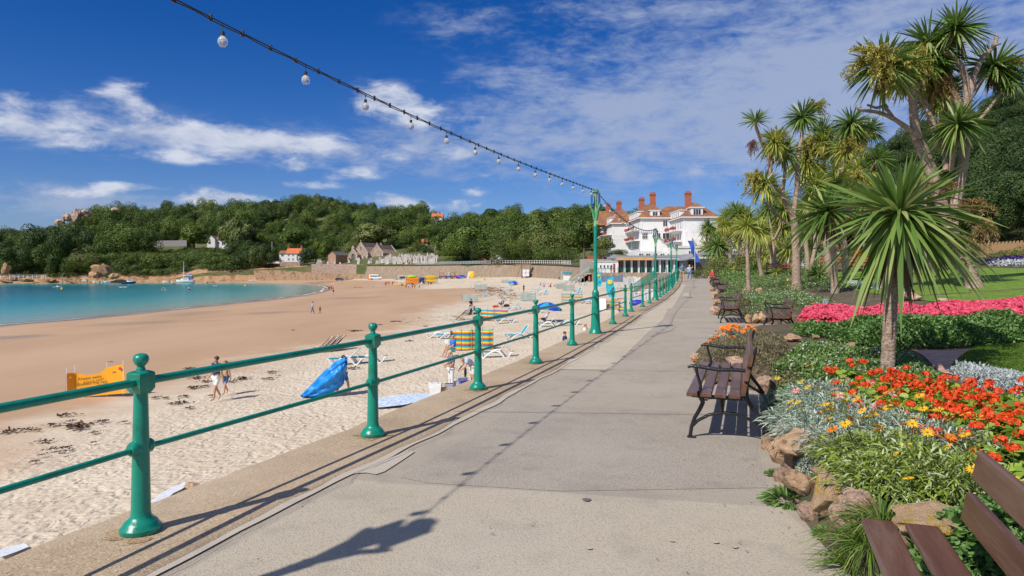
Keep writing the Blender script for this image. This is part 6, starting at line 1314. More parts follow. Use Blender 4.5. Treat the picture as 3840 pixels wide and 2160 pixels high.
# ---------------------------------------------------------------- people
SKIN=[mat('skin_tone',(.50,.26,.16),(.56,.31,.20),scale=3,rough=.6),mat('tanned_skin',(.36,.17,.09),(.42,.21,.12),scale=3,rough=.6)]
def cloth(n,c,c2=None): return mat(n,c,c2 or tuple(min(1,x*1.2) for x in c),scale=6,rough=.85,bump=.006,bscale=14)
def skin(name,J,E,m,parent,root=0,sub=1):
    ks=list(J); me=bpy.data.meshes.new(name); me.from_pydata([J[k][:3] for k in ks],[(ks.index(a),ks.index(b)) for a,b in E],[]); me.materials.append(m)
    o=addobj(name,me,parent); md=o.modifiers.new('Skin','SKIN'); md.use_smooth_shade=True
    if not me.skin_vertices: 
        bpy.context.view_layer.update()
    sv=me.skin_vertices[0].data
    for i,k in enumerate(ks):
        r=J[k][3]; sv[i].radius=r if isinstance(r,tuple) else (r,r); sv[i].use_root=(i==root)
    s=o.modifiers.new('Subsurf','SUBSURF'); s.levels=sub; s.render_levels=sub
    return o
def person(label,loc,rz,pose='stand',h=1.72,top=None,bottom=None,hair=(.06,.035,.02),tan=0,long_legs=False,grp=None,near=False,sleeve=True,over=None,longhair=False,hat=None):
    root=thing('person',label,'person',loc,rz,grp,h/1.75)
    # faces +y... here a person faces -y in its own space
    J={'pel':(0,0,.95,.125),'waist':(0,.0,1.10,.115),'chest':(0,.01,1.30,.135),'neck':(0,.0,1.47,.05),'head':(0,-.015,1.58,.085),'crown':(0,-.01,1.68,.075),
       'shL':(.18,.01,1.40,.06),'shR':(-.18,.01,1.40,.06),'elL':(.23,.03,1.12,.042),'elR':(-.23,.03,1.12,.042),'haL':(.23,-.08,.88,.03),'haR':(-.23,-.08,.88,.03),'fiL':(.23,-.12,.78,.025),'fiR':(-.23,-.12,.78,.025),
       'hiL':(.10,0,.88,.095),'hiR':(-.10,0,.88,.095),'knL':(.11,-.01,.50,.058),'knR':(-.11,-.01,.50,.058),'anL':(.11,.02,.09,.038),'anR':(-.11,.02,.09,.038),'toL':(.12,-.15,.03,.032),'toR':(-.12,-.15,.03,.032)}
    def mv(**k):
        for a,b in k.items(): J[a]=(*b,J[a][3])
    if pose=='walk': mv(knL=(.11,-.16,.52),anL=(.11,-.22,.12),toL=(.11,-.38,.07),knR=(-.11,.06,.50),anR=(-.11,.26,.16),toR=(-.11,.16,.03),haL=(.24,.10,.88),fiL=(.24,.10,.79),haR=(-.24,-.18,.92),fiR=(-.24,-.24,.84))
    if pose in('sit','lounge','sitfloor'):
        z=-.50 if pose!='sitfloor' else -.80
        for k in J: J[k]=(J[k][0],J[k][1],J[k][2]+z,J[k][3])
        kz=.48 if pose!='sitfloor' else .42; ky=-.42 if pose!='sitfloor' else -.34; mv(knL=(.13,ky,kz),knR=(-.13,ky,kz-.02),anL=(.12,ky-.06,.08),anR=(-.12,ky-.14,.08),toL=(.12,ky-.22,.03),toR=(-.12,ky-.30,.03),
           elL=(.24,-.10,1.13+z),elR=(-.24,-.10,1.13+z),haL=(.12,-.32,1.05+z),haR=(-.12,-.32,1.05+z),fiL=(.08,-.38,1.06+z),fiR=(-.08,-.38,1.06+z))
        if pose=='lounge': 
            mv(knL=(.11,-.44,.50),knR=(-.11,-.44,.50),anL=(.10,-.86,.42),anR=(-.10,-.86,.42),toL=(.11,-.92,.54),toR=(-.11,-.92,.54),chest=(0,.22,.72),waist=(0,.10,.56),neck=(0,.33,.86),head=(0,.36,.96),crown=(0,.38,1.06),shL=(.18,.26,.80),shR=(-.18,.26,.80),elL=(.25,.08,.62),elR=(-.25,.08,.62),haL=(.15,-.12,.60),haR=(-.15,-.12,.60),fiL=(.12,-.2,.6),fiR=(-.12,-.2,.6))
            for k in J: 
                if k[:2] in('pe','hi'): J[k]=(J[k][0],J[k][1],.43,J[k][3])
    if pose=='bend': mv(waist=(0,-.08,1.08),chest=(0,-.26,1.20),neck=(0,-.40,1.30),head=(0,-.50,1.35),crown=(0,-.56,1.42),shL=(.17,-.30,1.27),shR=(-.17,-.30,1.27),elL=(.22,-.36,1.00),elR=(-.22,-.36,1.00),haL=(.16,-.52,.85),haR=(-.16,-.52,.85),fiL=(.14,-.57,.78),fiR=(-.14,-.57,.78))
    if pose=='hold': mv(elL=(.24,-.02,1.12),elR=(-.24,-.02,1.12),haL=(.12,-.25,1.05),haR=(-.12,-.25,1.05),fiL=(.06,-.30,1.02),fiR=(-.06,-.30,1.02),head=(0,-.05,1.56),crown=(0,-.07,1.66))
    if over: mv(**over)
    E=[('pel','waist'),('waist','chest'),('chest','neck'),('neck','head'),('head','crown'),('chest','shL'),('chest','shR'),('shL','elL'),('shR','elR'),('elL','haL'),('elR','haR'),('haL','fiL'),('haR','fiR'),('pel','hiL'),('pel','hiR'),('hiL','knL'),('hiR','knR'),('knL','anL'),('knR','anR'),('anL','toL'),('anR','toR')]
    if near:
        hd=Vector(J['head'][:3]); J['nose']=(hd.x,hd.y-.098,hd.z+.0,.014); J['chin']=(hd.x,hd.y-.055,hd.z-.07,.035); E+=[('head','nose'),('head','chin')]
        for s in 'LR':
            f=Vector(J['fi'+s][:3]); w=Vector(J['ha'+s][:3]); d=(f-w).normalized(); sd=d.cross(Vector((0,1,0) if abs(d.y)<.9 else (1,0,0))).normalized()
            for i,(o,l) in enumerate(((-.027,.058),(-.009,.07),(.009,.066),(.027,.052))): q=f+sd*o; J['g%s%d'%(s,i)]=(*(q+d*.01),.0095); J['h%s%d'%(s,i)]=(*(q+d*l+Vector((0,-.012,0))),.008); E+=[('fi'+s,'g%s%d'%(s,i)),('g%s%d'%(s,i),'h%s%d'%(s,i))]
            q=w.lerp(f,.45)+sd*-.045; J['t'+s]=(*(q+d*.03),.010); E.append(('ha'+s,'t'+s))
    skin('body',J,E,SKIN[tan],root,sub=2 if near else 1)
    def cl(name,ks,Es,m,add):
        K={}
        for k in ks:
            v=J[k]; K[k]=(*v[:3],v[3]+add)
        return skin(name,K,Es,m,root)
    def mid(a,b,t,r): p=Vector(J[a][:3]).lerp(Vector(J[b][:3]),t); return (*p,r)
    if top:
        K={k:(*J[k][:3],J[k][3]+.035) for k in('pel','waist','chest')}; K['chest']=(*J['chest'][:3],J['chest'][3]+.045); K['pel']=(*J['pel'][:3],.15); K['nk']=mid('chest','neck',.75,.065); Es=[('pel','waist'),('waist','chest'),('chest','nk')]
        for s in 'LR': K['sh'+s]=(*J['sh'+s][:3],.105); K['ue'+s]=mid('sh'+s,'el'+s,.7 if sleeve else .1,.082); Es+=[('chest','sh'+s),('sh'+s,'ue'+s)]
        skin('shirt',K,Es,top,root)
    if bottom:
        K={'pel':(*J['pel'][:3],.128)}; Es=[]
        for s in 'LR':
            K['hi'+s]=(*J['hi'+s][:3],.106); Es.append(('pel','hi'+s))
            if long_legs: K['kn'+s]=(*J['kn'+s][:3],.078); K['an'+s]=(*J['an'+s][:3],.062); Es+=[('hi'+s,'kn'+s),('kn'+s,'an'+s)]
            else: K['mt'+s]=mid('hi'+s,'kn'+s,.85,.088); Es.append(('hi'+s,'mt'+s))
        skin('trousers' if long_legs else 'shorts',K,Es,bottom,root)
    hd=Vector(J['head'][:3]); cr=Vector(J['crown'][:3]); c=hd.lerp(cr,.72)+Vector((0,.02,.0))
    b=MB(); b.ell(tuple(c),(.092,.105,.088),12,7); 
    if longhair: b.ell(tuple(c+Vector((0,.05,-.12))),(.085,.06,.13),10,6)
    b.obj('hair',mat('hair_%02d'%int(hair[0]*100),hair,tuple(x*1.6 for x in hair),scale=30,rough=.7),root)
    if near:
        b=MB(); 
        for s in (-1,1): b.ell((hd.x+s*.034,hd.y-.083,hd.z+.025),(.013,.008,.008),8,5); 
        b.obj('eyes',mat('dark_eye',(.03,.02,.015),rough=.3),root)
        b=MB(); b.ell((hd.x,hd.y-.085,hd.z-.042),(.024,.009,.007),8,5); b.obj('mouth',mat('lips',(.40,.14,.11),rough=.6),root)
    if hat: b=MB(); b.lathe([(.16,0),(.16,.015),(.1,.02),(.09,.1),(.02,.11)],14,c=tuple(c+Vector((0,0,.02)))); b.obj('hat',hat,root)
    return root
def sp(px,py,fn=SND): return hit(px,py,fn)
rad=math.radians
C_navy=cloth('navy_cotton',(.015,.04,.13)); C_white=cloth('white_cotton',(.70,.70,.68)); C_blue=cloth('blue_cotton',(.02,.16,.52)); C_grey=cloth('grey_cotton',(.13,.14,.16)); C_black=cloth('black_cotton',(.015,.015,.018)); C_red=cloth('red_cotton',(.50,.03,.02)); C_lime=cloth('lime_cotton',(.30,.55,.08)); C_pink=cloth('pink_cotton',(.55,.20,.25)); C_den=cloth('denim',(.10,.19,.34)); C_tan=cloth('khaki',(.34,.25,.15)); C_pale=cloth('pale_blue_cotton',(.40,.50,.66)); C_orange=cloth('red_vest',(.62,.10,.04)); C_green=cloth('mint_cotton',(.35,.55,.42))
person('man in a navy shirt and white shorts walking on the sand',sp(812,1503),rad(-28),'walk',1.8,C_navy,C_white,near=True)
person('boy in dark shorts with a lime towel walking beside the man in white shorts',sp(846,1480),rad(-20),'walk',1.45,None,C_den,hair=(.16,.09,.04),near=True); 
v=sp(846,1480); b=MB(); b.ell((0,0,0),(.17,.11,.09),10,6); tag(b.obj('towel_roll',C_lime,loc=v+Vector((-.14,-.22,.84))),'bright lime green rolled towel held by the boy','towel')
CP=sp(1288,1480); person('walker in blue shorts hidden behind a big blue cover carried on the shoulder',CP,rad(70),'walk',1.62,C_black,C_blue,near=True,over=dict(elR=(-.2,-.1,1.4),haR=(-.12,-.2,1.52),fiR=(-.1,-.22,1.58)))
def cover():
    d=CP.y-.25; V=[];n=22;m=16
    A=[(1295,1338),(1262,1352),(1215,1392),(1160,1450),(1126,1483),(1130,1490)]; B=[(1297,1372),(1290,1410),(1283,1445),(1262,1462),(1222,1484),(1160,1493)]
    for i in range(n):
        t=i/(n-1)*(len(A)-1); k=min(int(t),len(A)-2); f=t-k; a=Vector(A[k]).lerp(Vector(A[k+1]),f); c=Vector(B[k]).lerp(Vector(B[k+1]),f)
        for j in range(m):
            s=j/(m-1); p=a.lerp(c,s); bul=math.sin(PI*s)*.35*math.sin(PI*min(1,.25+i/(n-1)*.75)); rip=.06*math.sin(s*19+i*.5+2*math.sin(s*5))+.035*math.sin(s*43+i*1.1)+.03*math.sin(i*1.9); q=at(p.x,p.y,d-bul-rip); V.append(q)
    Q=[(i*m+j,i*m+j+1,(i+1)*m+j+1,(i+1)*m+j) for i in range(n-1) for j in range(m-1)]
    V2=[Vector(v)+Vector((.03,.14,0)) for v in V]; N_=len(V); Q+=[tuple(N_+x for x in q[::-1]) for q in Q]
    e=[i*m for i in range(n)]; f=[i*m+m-1 for i in range(n)]
    for L_ in (e,f): Q+=[(L_[i],L_[i+1],L_[i+1]+N_,L_[i]+N_) for i in range(n-1)]
    Q+=[((n-1)*m+j,(n-1)*m+j+1,(n-1)*m+j+1+N_,(n-1)*m+j+N_) for j in range(m-1)]
    for v in V: v.z=max(v.z,CP.z-.05)
    me=npmesh('blue_cover',[tuple(v) for v in V+V2],Q,mat('blue_tarpaulin',(.0,.20,.62),(.005,.27,.75),scale=2,rough=.35,bump=.03,bscale=5),smooth=True); tag(addobj('blue_cover',me),'big bright blue plastic cover dragged over the sand by the walker','cover')
cover()
person('blonde woman in a grey top and white trousers standing below the sea wall',sp(1692,1462),rad(-60),'hold',1.66,C_grey,C_white,hair=(.45,.32,.16),long_legs=True,near=True,longhair=True)
person('woman in a pale top bending behind the third railing post',sp(1772,1455),rad(-70),'bend',1.66,C_pale,C_white,hair=(.40,.28,.14),near=True,longhair=True)
b=MB(); b.ell((0,0,0),(.06,.06,.22),8,6); tag(b.obj('black_bag',C_black,loc=sp(1747,1440)+Vector((0,-.3,.55))),'black bag held by the bending woman','bag')
person('grey haired man in a bright blue shirt reading on a sun lounger',sp(1697,1338)+Vector((0,.2,-.02)),rad(-62),'sit',1.78,C_blue,cloth('teal_cloth',(.02,.30,.36)),hair=(.22,.20,.18),near=True)
v=sp(1667,1318); b=MB(); b.box(-.12,.12,-.01,.01,-.02,.20); b.box(-.12,.12,.02,.03,-.02,.2); tag(b.obj('open_book',C_white,loc=v+Vector((.12,-.1,.52))),'white pages of the paper held by the man in blue','paper')
person('woman in a white top and blue trousers walking alone on the wet sand',sp(1172,1177),rad(-70),'walk',1.66,C_pale,C_den,long_legs=True,longhair=True)
person('toddler in red standing behind the walking woman on the wet sand',sp(1200,1175),rad(60),'stand',.95,C_red,C_red)
person('person in black standing behind a pushchair',sp(1766,1177),rad(60),'hold',1.75,C_black,C_black,long_legs=True)
person('person in a pale shirt sitting in a folding beach chair',sp(1879,1150),rad(-75),'sit',1.7,C_pale,C_black,hair=(.12,.06,.03))
person('person in black swimwear standing beside white loungers',sp(1964,1098),rad(-60),'stand',1.7,C_black,C_black,tan=1)
person('sunbather in a pale blue shirt lying on a lounger under the blue parasol',sp(2042,1216)+Vector((0,.25,.0)),rad(-90),'lounge',1.7,C_pale,C_black,hair=(.30,.20,.10))
person('man in a navy shirt crouching at the foot of the sea wall',sp(2118,1300),rad(75),'sitfloor',1.75,C_navy,C_navy)
person('brown haired person in white leaning beside the lamp post foot',sp(2196,1262),rad(60),'sitfloor',1.65,C_white,C_white,hair=(.25,.12,.05),longhair=True)
person('tanned sunbather sitting by the striped windbreak',sp(2322,1165),rad(50),'sitfloor',1.65,None,cloth('purple_cloth',(.12,.05,.25)),tan=1)
PW=lambda x,y:PZ(y)
person('man in a blue grey shirt and khaki shorts walking along the promenade',hit(2558,1055,PW)+Vector((0,0,.01)),rad(15),'walk',1.85,C_den,C_tan,hair=(.10,.07,.05))
person('woman in a pale blouse and jeans walking along the promenade',hit(2586,1053,PW)+Vector((0,0,.01)),rad(10),'walk',1.72,C_pale,C_den,long_legs=True,hair=(.45,.36,.22),longhair=True)
person('person in dark clothes walking behind the couple',hit(2597,1046,PW)+Vector((0,0,.01)),rad(10),'walk',1.6,C_black,C_black,long_legs=True)
w=hit(2652,1054,PW); person('woman in a red top and pale skirt sitting on the rockery wall by the path',w+Vector((.6,.2,.02)),rad(-60),'sit',1.7,C_red,C_pink,hair=(.40,.24,.10),longhair=True)
person('person sitting in the shade behind the woman in red',w+Vector((1.5,3,.1)),rad(-60),'sit',1.6,C_black,C_tan)
G2='visitors in red vests far along the beach'
def far(lst,grp):
    for i,(x,y,lab,a,c,ps,h) in enumerate(lst): person(lab,sp(x,y),rad(i*77%360),ps,h,a,c,grp=grp)
far([(1234,1093,'person in black, left of the group at the water edge',C_black,C_black,'stand',1.7),(1242,1091,'taller person in red at the water edge',C_red,C_red,'stand',1.75),(1248,1090,'person in pinkish red at the right of the water edge group',C_pink,C_red,'stand',1.7),(1250,1108,'person in blue and white walking away from the water edge group',C_navy,C_white,'walk',1.7),(1283,1064,'child in orange by the shallow pool',C_orange,C_orange,'walk',1.3)],'group at the water edge')
far([(1445,1074,'person in red and black at the left end of the kayak school group',C_red,C_black,'stand',1.7),(1450,1071,'person in red beside the one in black trousers',C_red,C_red,'stand',1.7),(1458,1070,'lone person in red between two pairs on the far sand',C_red,C_red,'stand',1.7),(1472,1071,'person in red, left of a pair near the white trailer frame',C_red,C_red,'stand',1.7),(1478,1071,'person in purple, right of a pair near the white trailer frame',cloth('purple_cloth',(.12,.05,.25)),C_white,'stand',1.7),
 (1522,1086,'person in orange red in front of the orange kayaks, leftmost',C_orange,C_orange,'stand',1.7),(1532,1085,'person in white in front of the orange kayaks',C_white,C_navy,'stand',1.7),(1538,1085,'person in pale blue in front of the orange kayaks',C_pale,C_white,'stand',1.7),(1546,1085,'person in mint green and black near the kayaks',C_green,C_black,'stand',1.75),(1555,1085,'person in red right of the mint green one',C_red,C_red,'stand',1.65),(1572,1084,'person in white walking apart towards the camera',C_white,C_navy,'walk',1.7),(1582,1073,'person in white beside the blue covered trailer',C_white,C_white,'stand',1.7),(1606,1072,'person in red by the yellow kayaks',C_red,C_red,'stand',1.7)],'people around the kayak trailers')
far([(2171,1065,'person in grey standing by the white hire stall',C_pale,C_grey,'stand',1.75),(2191,1063,'person in black carrying a white board',C_black,C_black,'stand',1.8),(2210,1063,'person in a red shirt near the blue fence',C_red,C_tan,'stand',1.75),(1819,1035,'person sitting by the bay wall in blue and white, left',C_pale,C_navy,'sit',1.7),(1858,1035,'person bending by the bay wall in blue and white, right',C_pale,C_white,'bend',1.7),(1817,1051,'person sitting alone on the pale sand below the wall',C_tan,C_tan,'sitfloor',1.6),(2028,1076,'child standing left of the family on towels',C_tan,C_navy,'stand',1.2),(2040,1077,'person sitting in blue shorts among the family',C_pink,C_blue,'sitfloor',1.6),(2065,1077,'woman in red sitting with the family',C_red,C_navy,'sitfloor',1.7),(2079,1075,'child crouching right of the family',C_tan,C_tan,'sitfloor',1.1),(2097,1048,'person in dark clothes by the blue board',C_black,C_black,'sitfloor',1.7)],'people on the far dry sand')
v=at(2291,1019,146); person('person in green standing at the cafe terrace railing',Vector((v.x,v.y,1.0)),rad(40),'stand',1.75,cloth('dark_green',(.03,.22,.13)),C_black)
# ---------------------------------------------------------------- beach furniture
M_plast=mat('white_plastic',(.78,.79,.80),rough=.4); M_teal=mat('teal_canvas',(.01,.27,.34),(.02,.34,.42),scale=4,rough=.8); M_wood=mat('varnished_wood',(.30,.10,.04),(.40,.16,.07),scale=3,rough=.5,stretch=(4,4,1)); M_woodp=mat('pale_wood',(.42,.27,.14),rough=.7)
def lounger(n=0):
    root=thing('sun_lounger','x','sun lounger'); S_=[(0,.33),(.07,.34),(.16,.20),(.24,.04),(.34,.03),(.46,.14),(.72,.35),(.98,.43),(1.22,.36),(1.40,.16),(1.50,.04),(1.62,.03),(1.74,.16),(1.86,.34),(1.95,.36)]
    for s in (-.33,.33):
        P=[(s,y,z) for y,z in S_]; MB().tube(P,[1]*len(P),8,flat=(.028,.040)).obj('side_frame',M_plast,root,ang=60)
    b=MB(); 
    for i in range(9): y=.03+i*.125; b.box(-.30,.30,y,y+.105,.325,.35)
    b.obj('seat',M_plast if n==2 else M_teal,root)
    b=MB(); Mx=Matrix.Translation((0,1.16,.36))@Matrix.Rotation([.95,.75,.35][n],4,'X'); b.box(-.31,-.27,0,.78,-.02,.02,M=Mx,bev=.006); b.box(.27,.31,0,.78,-.02,.02,M=Mx,bev=.006); b.box(-.268,.268,.74,.78,-.02,.02,M=Mx); bk=b.obj('backrest',M_plast,root)
    b=MB(); b.box(-.268,.268,.02,.735,-.012,.012,M=Mx); b.obj('back_canvas',M_teal,bk)
    b=MB(); b.tube([(-.3,1.78,.33),(-.3,1.5,.62)],.012,6); b.tube([(.3,1.78,.33),(.3,1.5,.62)],.012,6); b.obj('prop',M_plast,root)
    return root
LP=[lounger(i) for i in range(3)]
LG='white sun loungers with teal canvas on the beach'
LL=[(1231,1368,-88,1,'white lounger just left of the walker with the blue cover'),(1318,1362,-84,0,'white lounger right of the blue cover with its back raised'),(1795,1342,-96,0,'white arched lounger in front of the rainbow windbreak'),(1630,1272,-82,0,'raised lounger behind the top rail, left of the rainbow windbreak'),(1595,1268,-84,2,'low lounger hidden behind the top rail left of the raised one'),(1895,1275,-74,0,'teal backed lounger right of the rainbow windbreak'),(2012,1226,-98,0,'lounger under the blue parasol carrying the sunbather'),(2085,1222,-84,0,'empty teal lounger right of the sunbather'),(1897,1166,-78,0,'lounger with raised back beyond the fabric windbreak'),(1965,1176,-86,1,'low lounger left of the parasol'),(1852,1214,-80,0,'lounger in front of the orange striped windbreak'),
(1985,1100,-80,0,'front lounger beside the person in black swimwear'),(1998,1092,-70,1,'middle lounger beside the person in black swimwear'),(2020,1110,-60,0,'lounger at the right end of the grey windbreak'),(2010,1102,-95,1,'lounger tucked behind the grey windbreak'),(1763,1083,-80,1,'lounger left of the small leaning windbreak'),(1800,1114,-50,0,'single lounger at the right end of the long grey windbreak'),(1872,1080,-80,1,'upper lounger of three on the weed line'),(1882,1091,-85,1,'lower lounger of three on the weed line'),(1898,1084,-70,0,'right lounger of three on the weed line'),(2005,1071,-84,1,'left lounger of a pair behind the family'),(2022,1067,-70,0,'right lounger of a pair behind the family'),(2050,1068,-80,0,'lounger next to the family towels'),
(2128,1108,-82,0,'front lounger before the rainbow windbreak at the right'),(2146,1103,-60,0,'lounger leaning against the right striped windbreak'),(2100,1064,-84,1,'lounger left of the white hire stall'),(2122,1061,-70,0,'teal lounger below the white hire stall'),(2152,1066,-82,0,'lounger right of the hire stall'),(2172,1072,-70,1,'farthest right lounger near the wall steps'),(2178,1141,-70,1,'lounger behind the fifth railing post'),(2228,1062,-60,0,'lounger by the people near the blue fence'),(2290,1086,-80,0,'lounger behind the teal flag')]
for x,y,a,k,lb in LL:
    v=sp(x,y); place(LP[k],None,v+Vector((0,0,.01)),rad(a),lb,group=LG)
def stack(label,px,py,n,rz,w=1.0):
    v=sp(px,py); root=thing('lounger_stack',label,'loungers',v,rad(rz),'stacked white loungers')
    S_=[(0,.33),(.07,.34),(.24,.06),(.34,.05),(.72,.35),(.98,.43),(1.22,.36),(1.50,.06),(1.62,.05),(1.86,.34),(1.95,.36)]
    for i in range(n):
        b=MB()
        for s in (-.33,.33): b.tube([(s,y,z+i*.16) for y,z in S_],[1]*len(S_),6,flat=(.03,.05))
        b.box(-.31,.31,.05,1.9,.33+i*.16,.37+i*.16); b.obj('lounger',M_plast,root,ang=60)
stack('stack of white loungers behind the railings beside the blue cover',2372,1140,7,-80); stack('second stack of white loungers right of the first',2405,1132,8,-100); stack('tall stack of white loungers near the slipway',2338,1078,9,-80); stack('stack of white loungers against the slipway wall',2356,1077,9,-100); stack('stack of white loungers by the long sea wall',2130,1050,6,-80)
v=sp(2392,1146); b=MB(); b.ell((0,0,.25),(1.0,.5,.42),14,8); tag(b.obj('blue_cover',mat('royal_blue_tarpaulin',(.01,.02,.38),(.02,.05,.5),scale=2,rough=.5,bump=.05,bscale=3),loc=v),'royal blue tarpaulin bundle below the lounger stacks behind the railing','cover')
# windbreaks
def stripes(name,cols,period):
    m=mat(name,cols[0],rough=.85,spec=.2); nt=m.node_tree;N=nt.nodes;L=nt.links; tc=N.new('ShaderNodeTexCoord'); s=N.new('ShaderNodeSeparateXYZ'); L.new(tc.outputs['Object'],s.inputs[0]); a=N.new('ShaderNodeMath'); a.operation='DIVIDE'; a.inputs[1].default_value=period; L.new(s.outputs[2],a.inputs[0]); f=N.new('ShaderNodeMath'); f.operation='FRACT'; L.new(a.outputs[0],f.inputs[0])
    r=N.new('ShaderNodeValToRGB'); r.color_ramp.interpolation='CONSTANT'; e=r.color_ramp.elements; n=len(cols)
    while len(e)<n: e.new(.99)
    for i,c in enumerate(cols): e[i].position=i/n; e[i].color=(*c,1)
    L.new(f.outputs[0],r.inputs[0]); L.new(r.outputs[0],N['Principled BSDF'].inputs['Base Color']); return m
SR_=[stripes('rainbow_stripes',[(.02,.12,.45),(.55,.10,.04),(.85,.30,.02),(.80,.60,.06),(.12,.42,.16),(.02,.38,.45)],.34),stripes('grey_green_stripes',[(.22,.27,.25),(.42,.47,.40),(.15,.20,.22),(.50,.50,.40),(.25,.34,.34)],.36),stripes('faded_rainbow_stripes',[(.10,.22,.36),(.60,.45,.12),(.50,.14,.08),(.55,.55,.40),(.16,.32,.24)],.38)]
def windbreak(label,x0,x1,yt,yb,k,np_=5,tilt=0):
    a=sp(x0,yb);c=sp(x1,yb-tilt); c=Vector((c.x,c.y,c.z)); h=(yb-yt)/F*a.y; root=thing('windbreak',label,'windbreak',a,0,'striped windbreaks on the sand'); q=c-a; n=(np_-1)*6; V=[];nn=Vector((-q.y,q.x,0)).normalized()
    for i in range(n+1):
        t=i/n; s=.05*math.sin(t*(np_-1)*PI*1.0+k)*1+.02*math.sin(i*2.3); sag=.05*abs(math.sin(t*(np_-1)*PI)); p=q*t+nn*s*2
        for j in range(7): z=.06+(h-.06-sag)*j/6; V.append((p.x,p.y,p.z+z))
    Q=[(i*7+j,(i+1)*7+j,(i+1)*7+j+1,i*7+j+1) for i in range(n) for j in range(6)]
    m=len(V); V+= [(x+nn.x*.012,y+nn.y*.012,z) for x,y,z in V]; Q+=[tuple(m+i for i in f[::-1]) for f in Q]+[(i*7+6,(i+1)*7+6,(i+1)*7+6+m,i*7+6+m) for i in range(n)]
    addobj('canvas',npmesh('canvas',V,Q,SR_[k],smooth=True),root)
    for i in range(np_): p=q*(i/(np_-1)); b=MB(); b.tube([(p.x,p.y-.02,p.z-.1),(p.x,p.y-.02,p.z+h+.16)],.018,6); b.obj('pole',M_woodp,root)
for w_ in [('bright rainbow striped windbreak behind the man reading',1689,1849,1240,1318,0,5,8),('orange and blue striped windbreak past the third railing post',1803,1905,1161,1204,0,5),('long grey green windbreak on the smooth sand at the left',1732,1792,1103,1133,1),('grey green windbreak in front of the person in black swimwear',1950,2008,1097,1129,1),('small grey windbreak beside the left lounger',1779,1825,1066,1086,1),('smallest far grey windbreak beside the little blue parasol',1880,1908,1048,1061,1,4),('far grey windbreak hiding the little blue parasol',1907,1938,1051,1068,1,4),('grey green windbreak, upper of two at the right',2083,2123,1063,1082,1,4),('grey green windbreak, lower of two at the right',2109,2156,1067,1094,1,4),('faded striped windbreak behind the fifth railing post',2105,2182,1100,1137,2,5),('faded rainbow windbreak right of the lamp post',2273,2326,1123,1160,2,4),('short bright windbreak at the foot of the sea wall',2321,2343,1150,1178,0,3),('faded windbreak behind the far lounger stacks',2327,2380,1074,1092,2,4)]: windbreak(*w_)
# parasols
def parasol(label,px,py,r,h,tilt,c1,c2):
    v=sp(px,py); root=thing('parasol',label,'parasol',v,0,'blue beach parasols'); M_=Matrix.Rotation(tilt,4,'Y'); MB().tube([M_@Vector((0,0,-.1)),M_@Vector((0,0,h))],.02,8).obj('pole',M_plast,root); b=MB(); n=8
    for i in range(n):
        b.mi=i%2; a0=2*PI*i/n;a1=2*PI*(i+1)/n; L_=[];S=5
        for s in range(S+1):
            t=s/S; rr=r*t; z=h+.05-(.42*r)*t**1.7; am=(a0+a1)/2; L_+=[(rr*math.cos(a0),rr*math.sin(a0),z),(rr*.97*math.cos(am),rr*.97*math.sin(am),z-.03*t),(rr*math.cos(a1),rr*math.sin(a1),z)]
        L_+=[(r*math.cos(a0),r*math.sin(a0),h-.42*r-.08),(r*.97*math.cos((a0+a1)/2),r*.97*math.sin((a0+a1)/2),h-.42*r-.12),(r*math.cos(a1),r*math.sin(a1),h-.42*r-.08)]
        L_=[M_@Vector(p) for p in L_]; b.add(L_,[(3*s+j,3*s+j+1,3*s+3+j+1,3*s+3+j) for s in range(S+1) for j in range(2)])
    b.obj('canopy',[c1,c2],root,ang=60)
parasol('blue and turquoise parasol shading the sunbather',2050,1208,1.25,1.75,.1,cloth('royal_blue_canvas',(.01,.05,.5)),cloth('turquoise_canvas',(.01,.30,.52))); parasol('little blue parasol behind the far grey windbreak',1924,1070,1.5,1.3,.0,cloth('royal_blue_canvas',(.01,.05,.5)),cloth('sky_blue_canvas',(.02,.22,.6)))
# deck chairs
def deck(label,px,py,rz,cm,wm=None):
    v=sp(px,py); root=thing('deck_chair',label,'deck chair',v,rad(rz),'wooden deck chairs'); wm=wm or M_wood
    for s in (-.27,.27):
        for P in ([(s,-.5,.35),(s,.55,.0)],[(s*.9,-.42,.0),(s*.9,.62,.95)],): pass
        MB().tube([(s,-.55,.33),(s,.45,.02)],.032,6).obj('rail',wm,root); MB().tube([(s*.9,-.45,.02),(s*.9,.62,1.0)],.034,6).obj('upright',wm,root); MB().tube([(s*.85,.05,.50),(s*.85,.42,.04)],.018,6).obj('strut',wm,root)
    b=MB(); 
    for y,z in ((-.55,.33),(.62,1.0),(.45,.02),(-.45,.04)): b.tube([(-.28,y,z),(.28,y,z)],.02,6)
    b.obj('crossbar',wm,root)
    V=[];n=12
    for i in range(n+1):
        t=i/n; y=-.52+1.12*t; z=.34+.66*t-.26*math.sin(PI*t)
        V+=[(-.24,y,z),(.24,y,z)]
    m=len(V); V+=[(x,y,z-.012) for x,y,z in V]; Q=[(2*i,2*i+1,2*i+3,2*i+2) for i in range(n)]; Q+=[tuple(m+k for k in q[::-1]) for q in Q]
    addobj('canvas',npmesh('canvas',V,Q,cm,smooth=True),root)
M_dcs=stripes('deck_chair_stripes',[(.14,.24,.28),(.42,.46,.42)],.10)
deck('leftmost of the three red brown deck chairs on the sand',1212,1322,-58,M_dcs); deck('middle one of the three red brown deck chairs',1235,1318,-56,M_dcs); deck('rightmost of the three red brown deck chairs',1258,1314,-60,M_dcs); deck('pale wooden deck chair left of the pushchair',1725,1200,-100,mat('blue_stripe_cloth',(.15,.28,.5),rough=.8),M_woodp); deck('deck chair with blue canvas behind the pushchair',1752,1182,-60,mat('blue_stripe_cloth',(.15,.28,.5)),M_woodp)
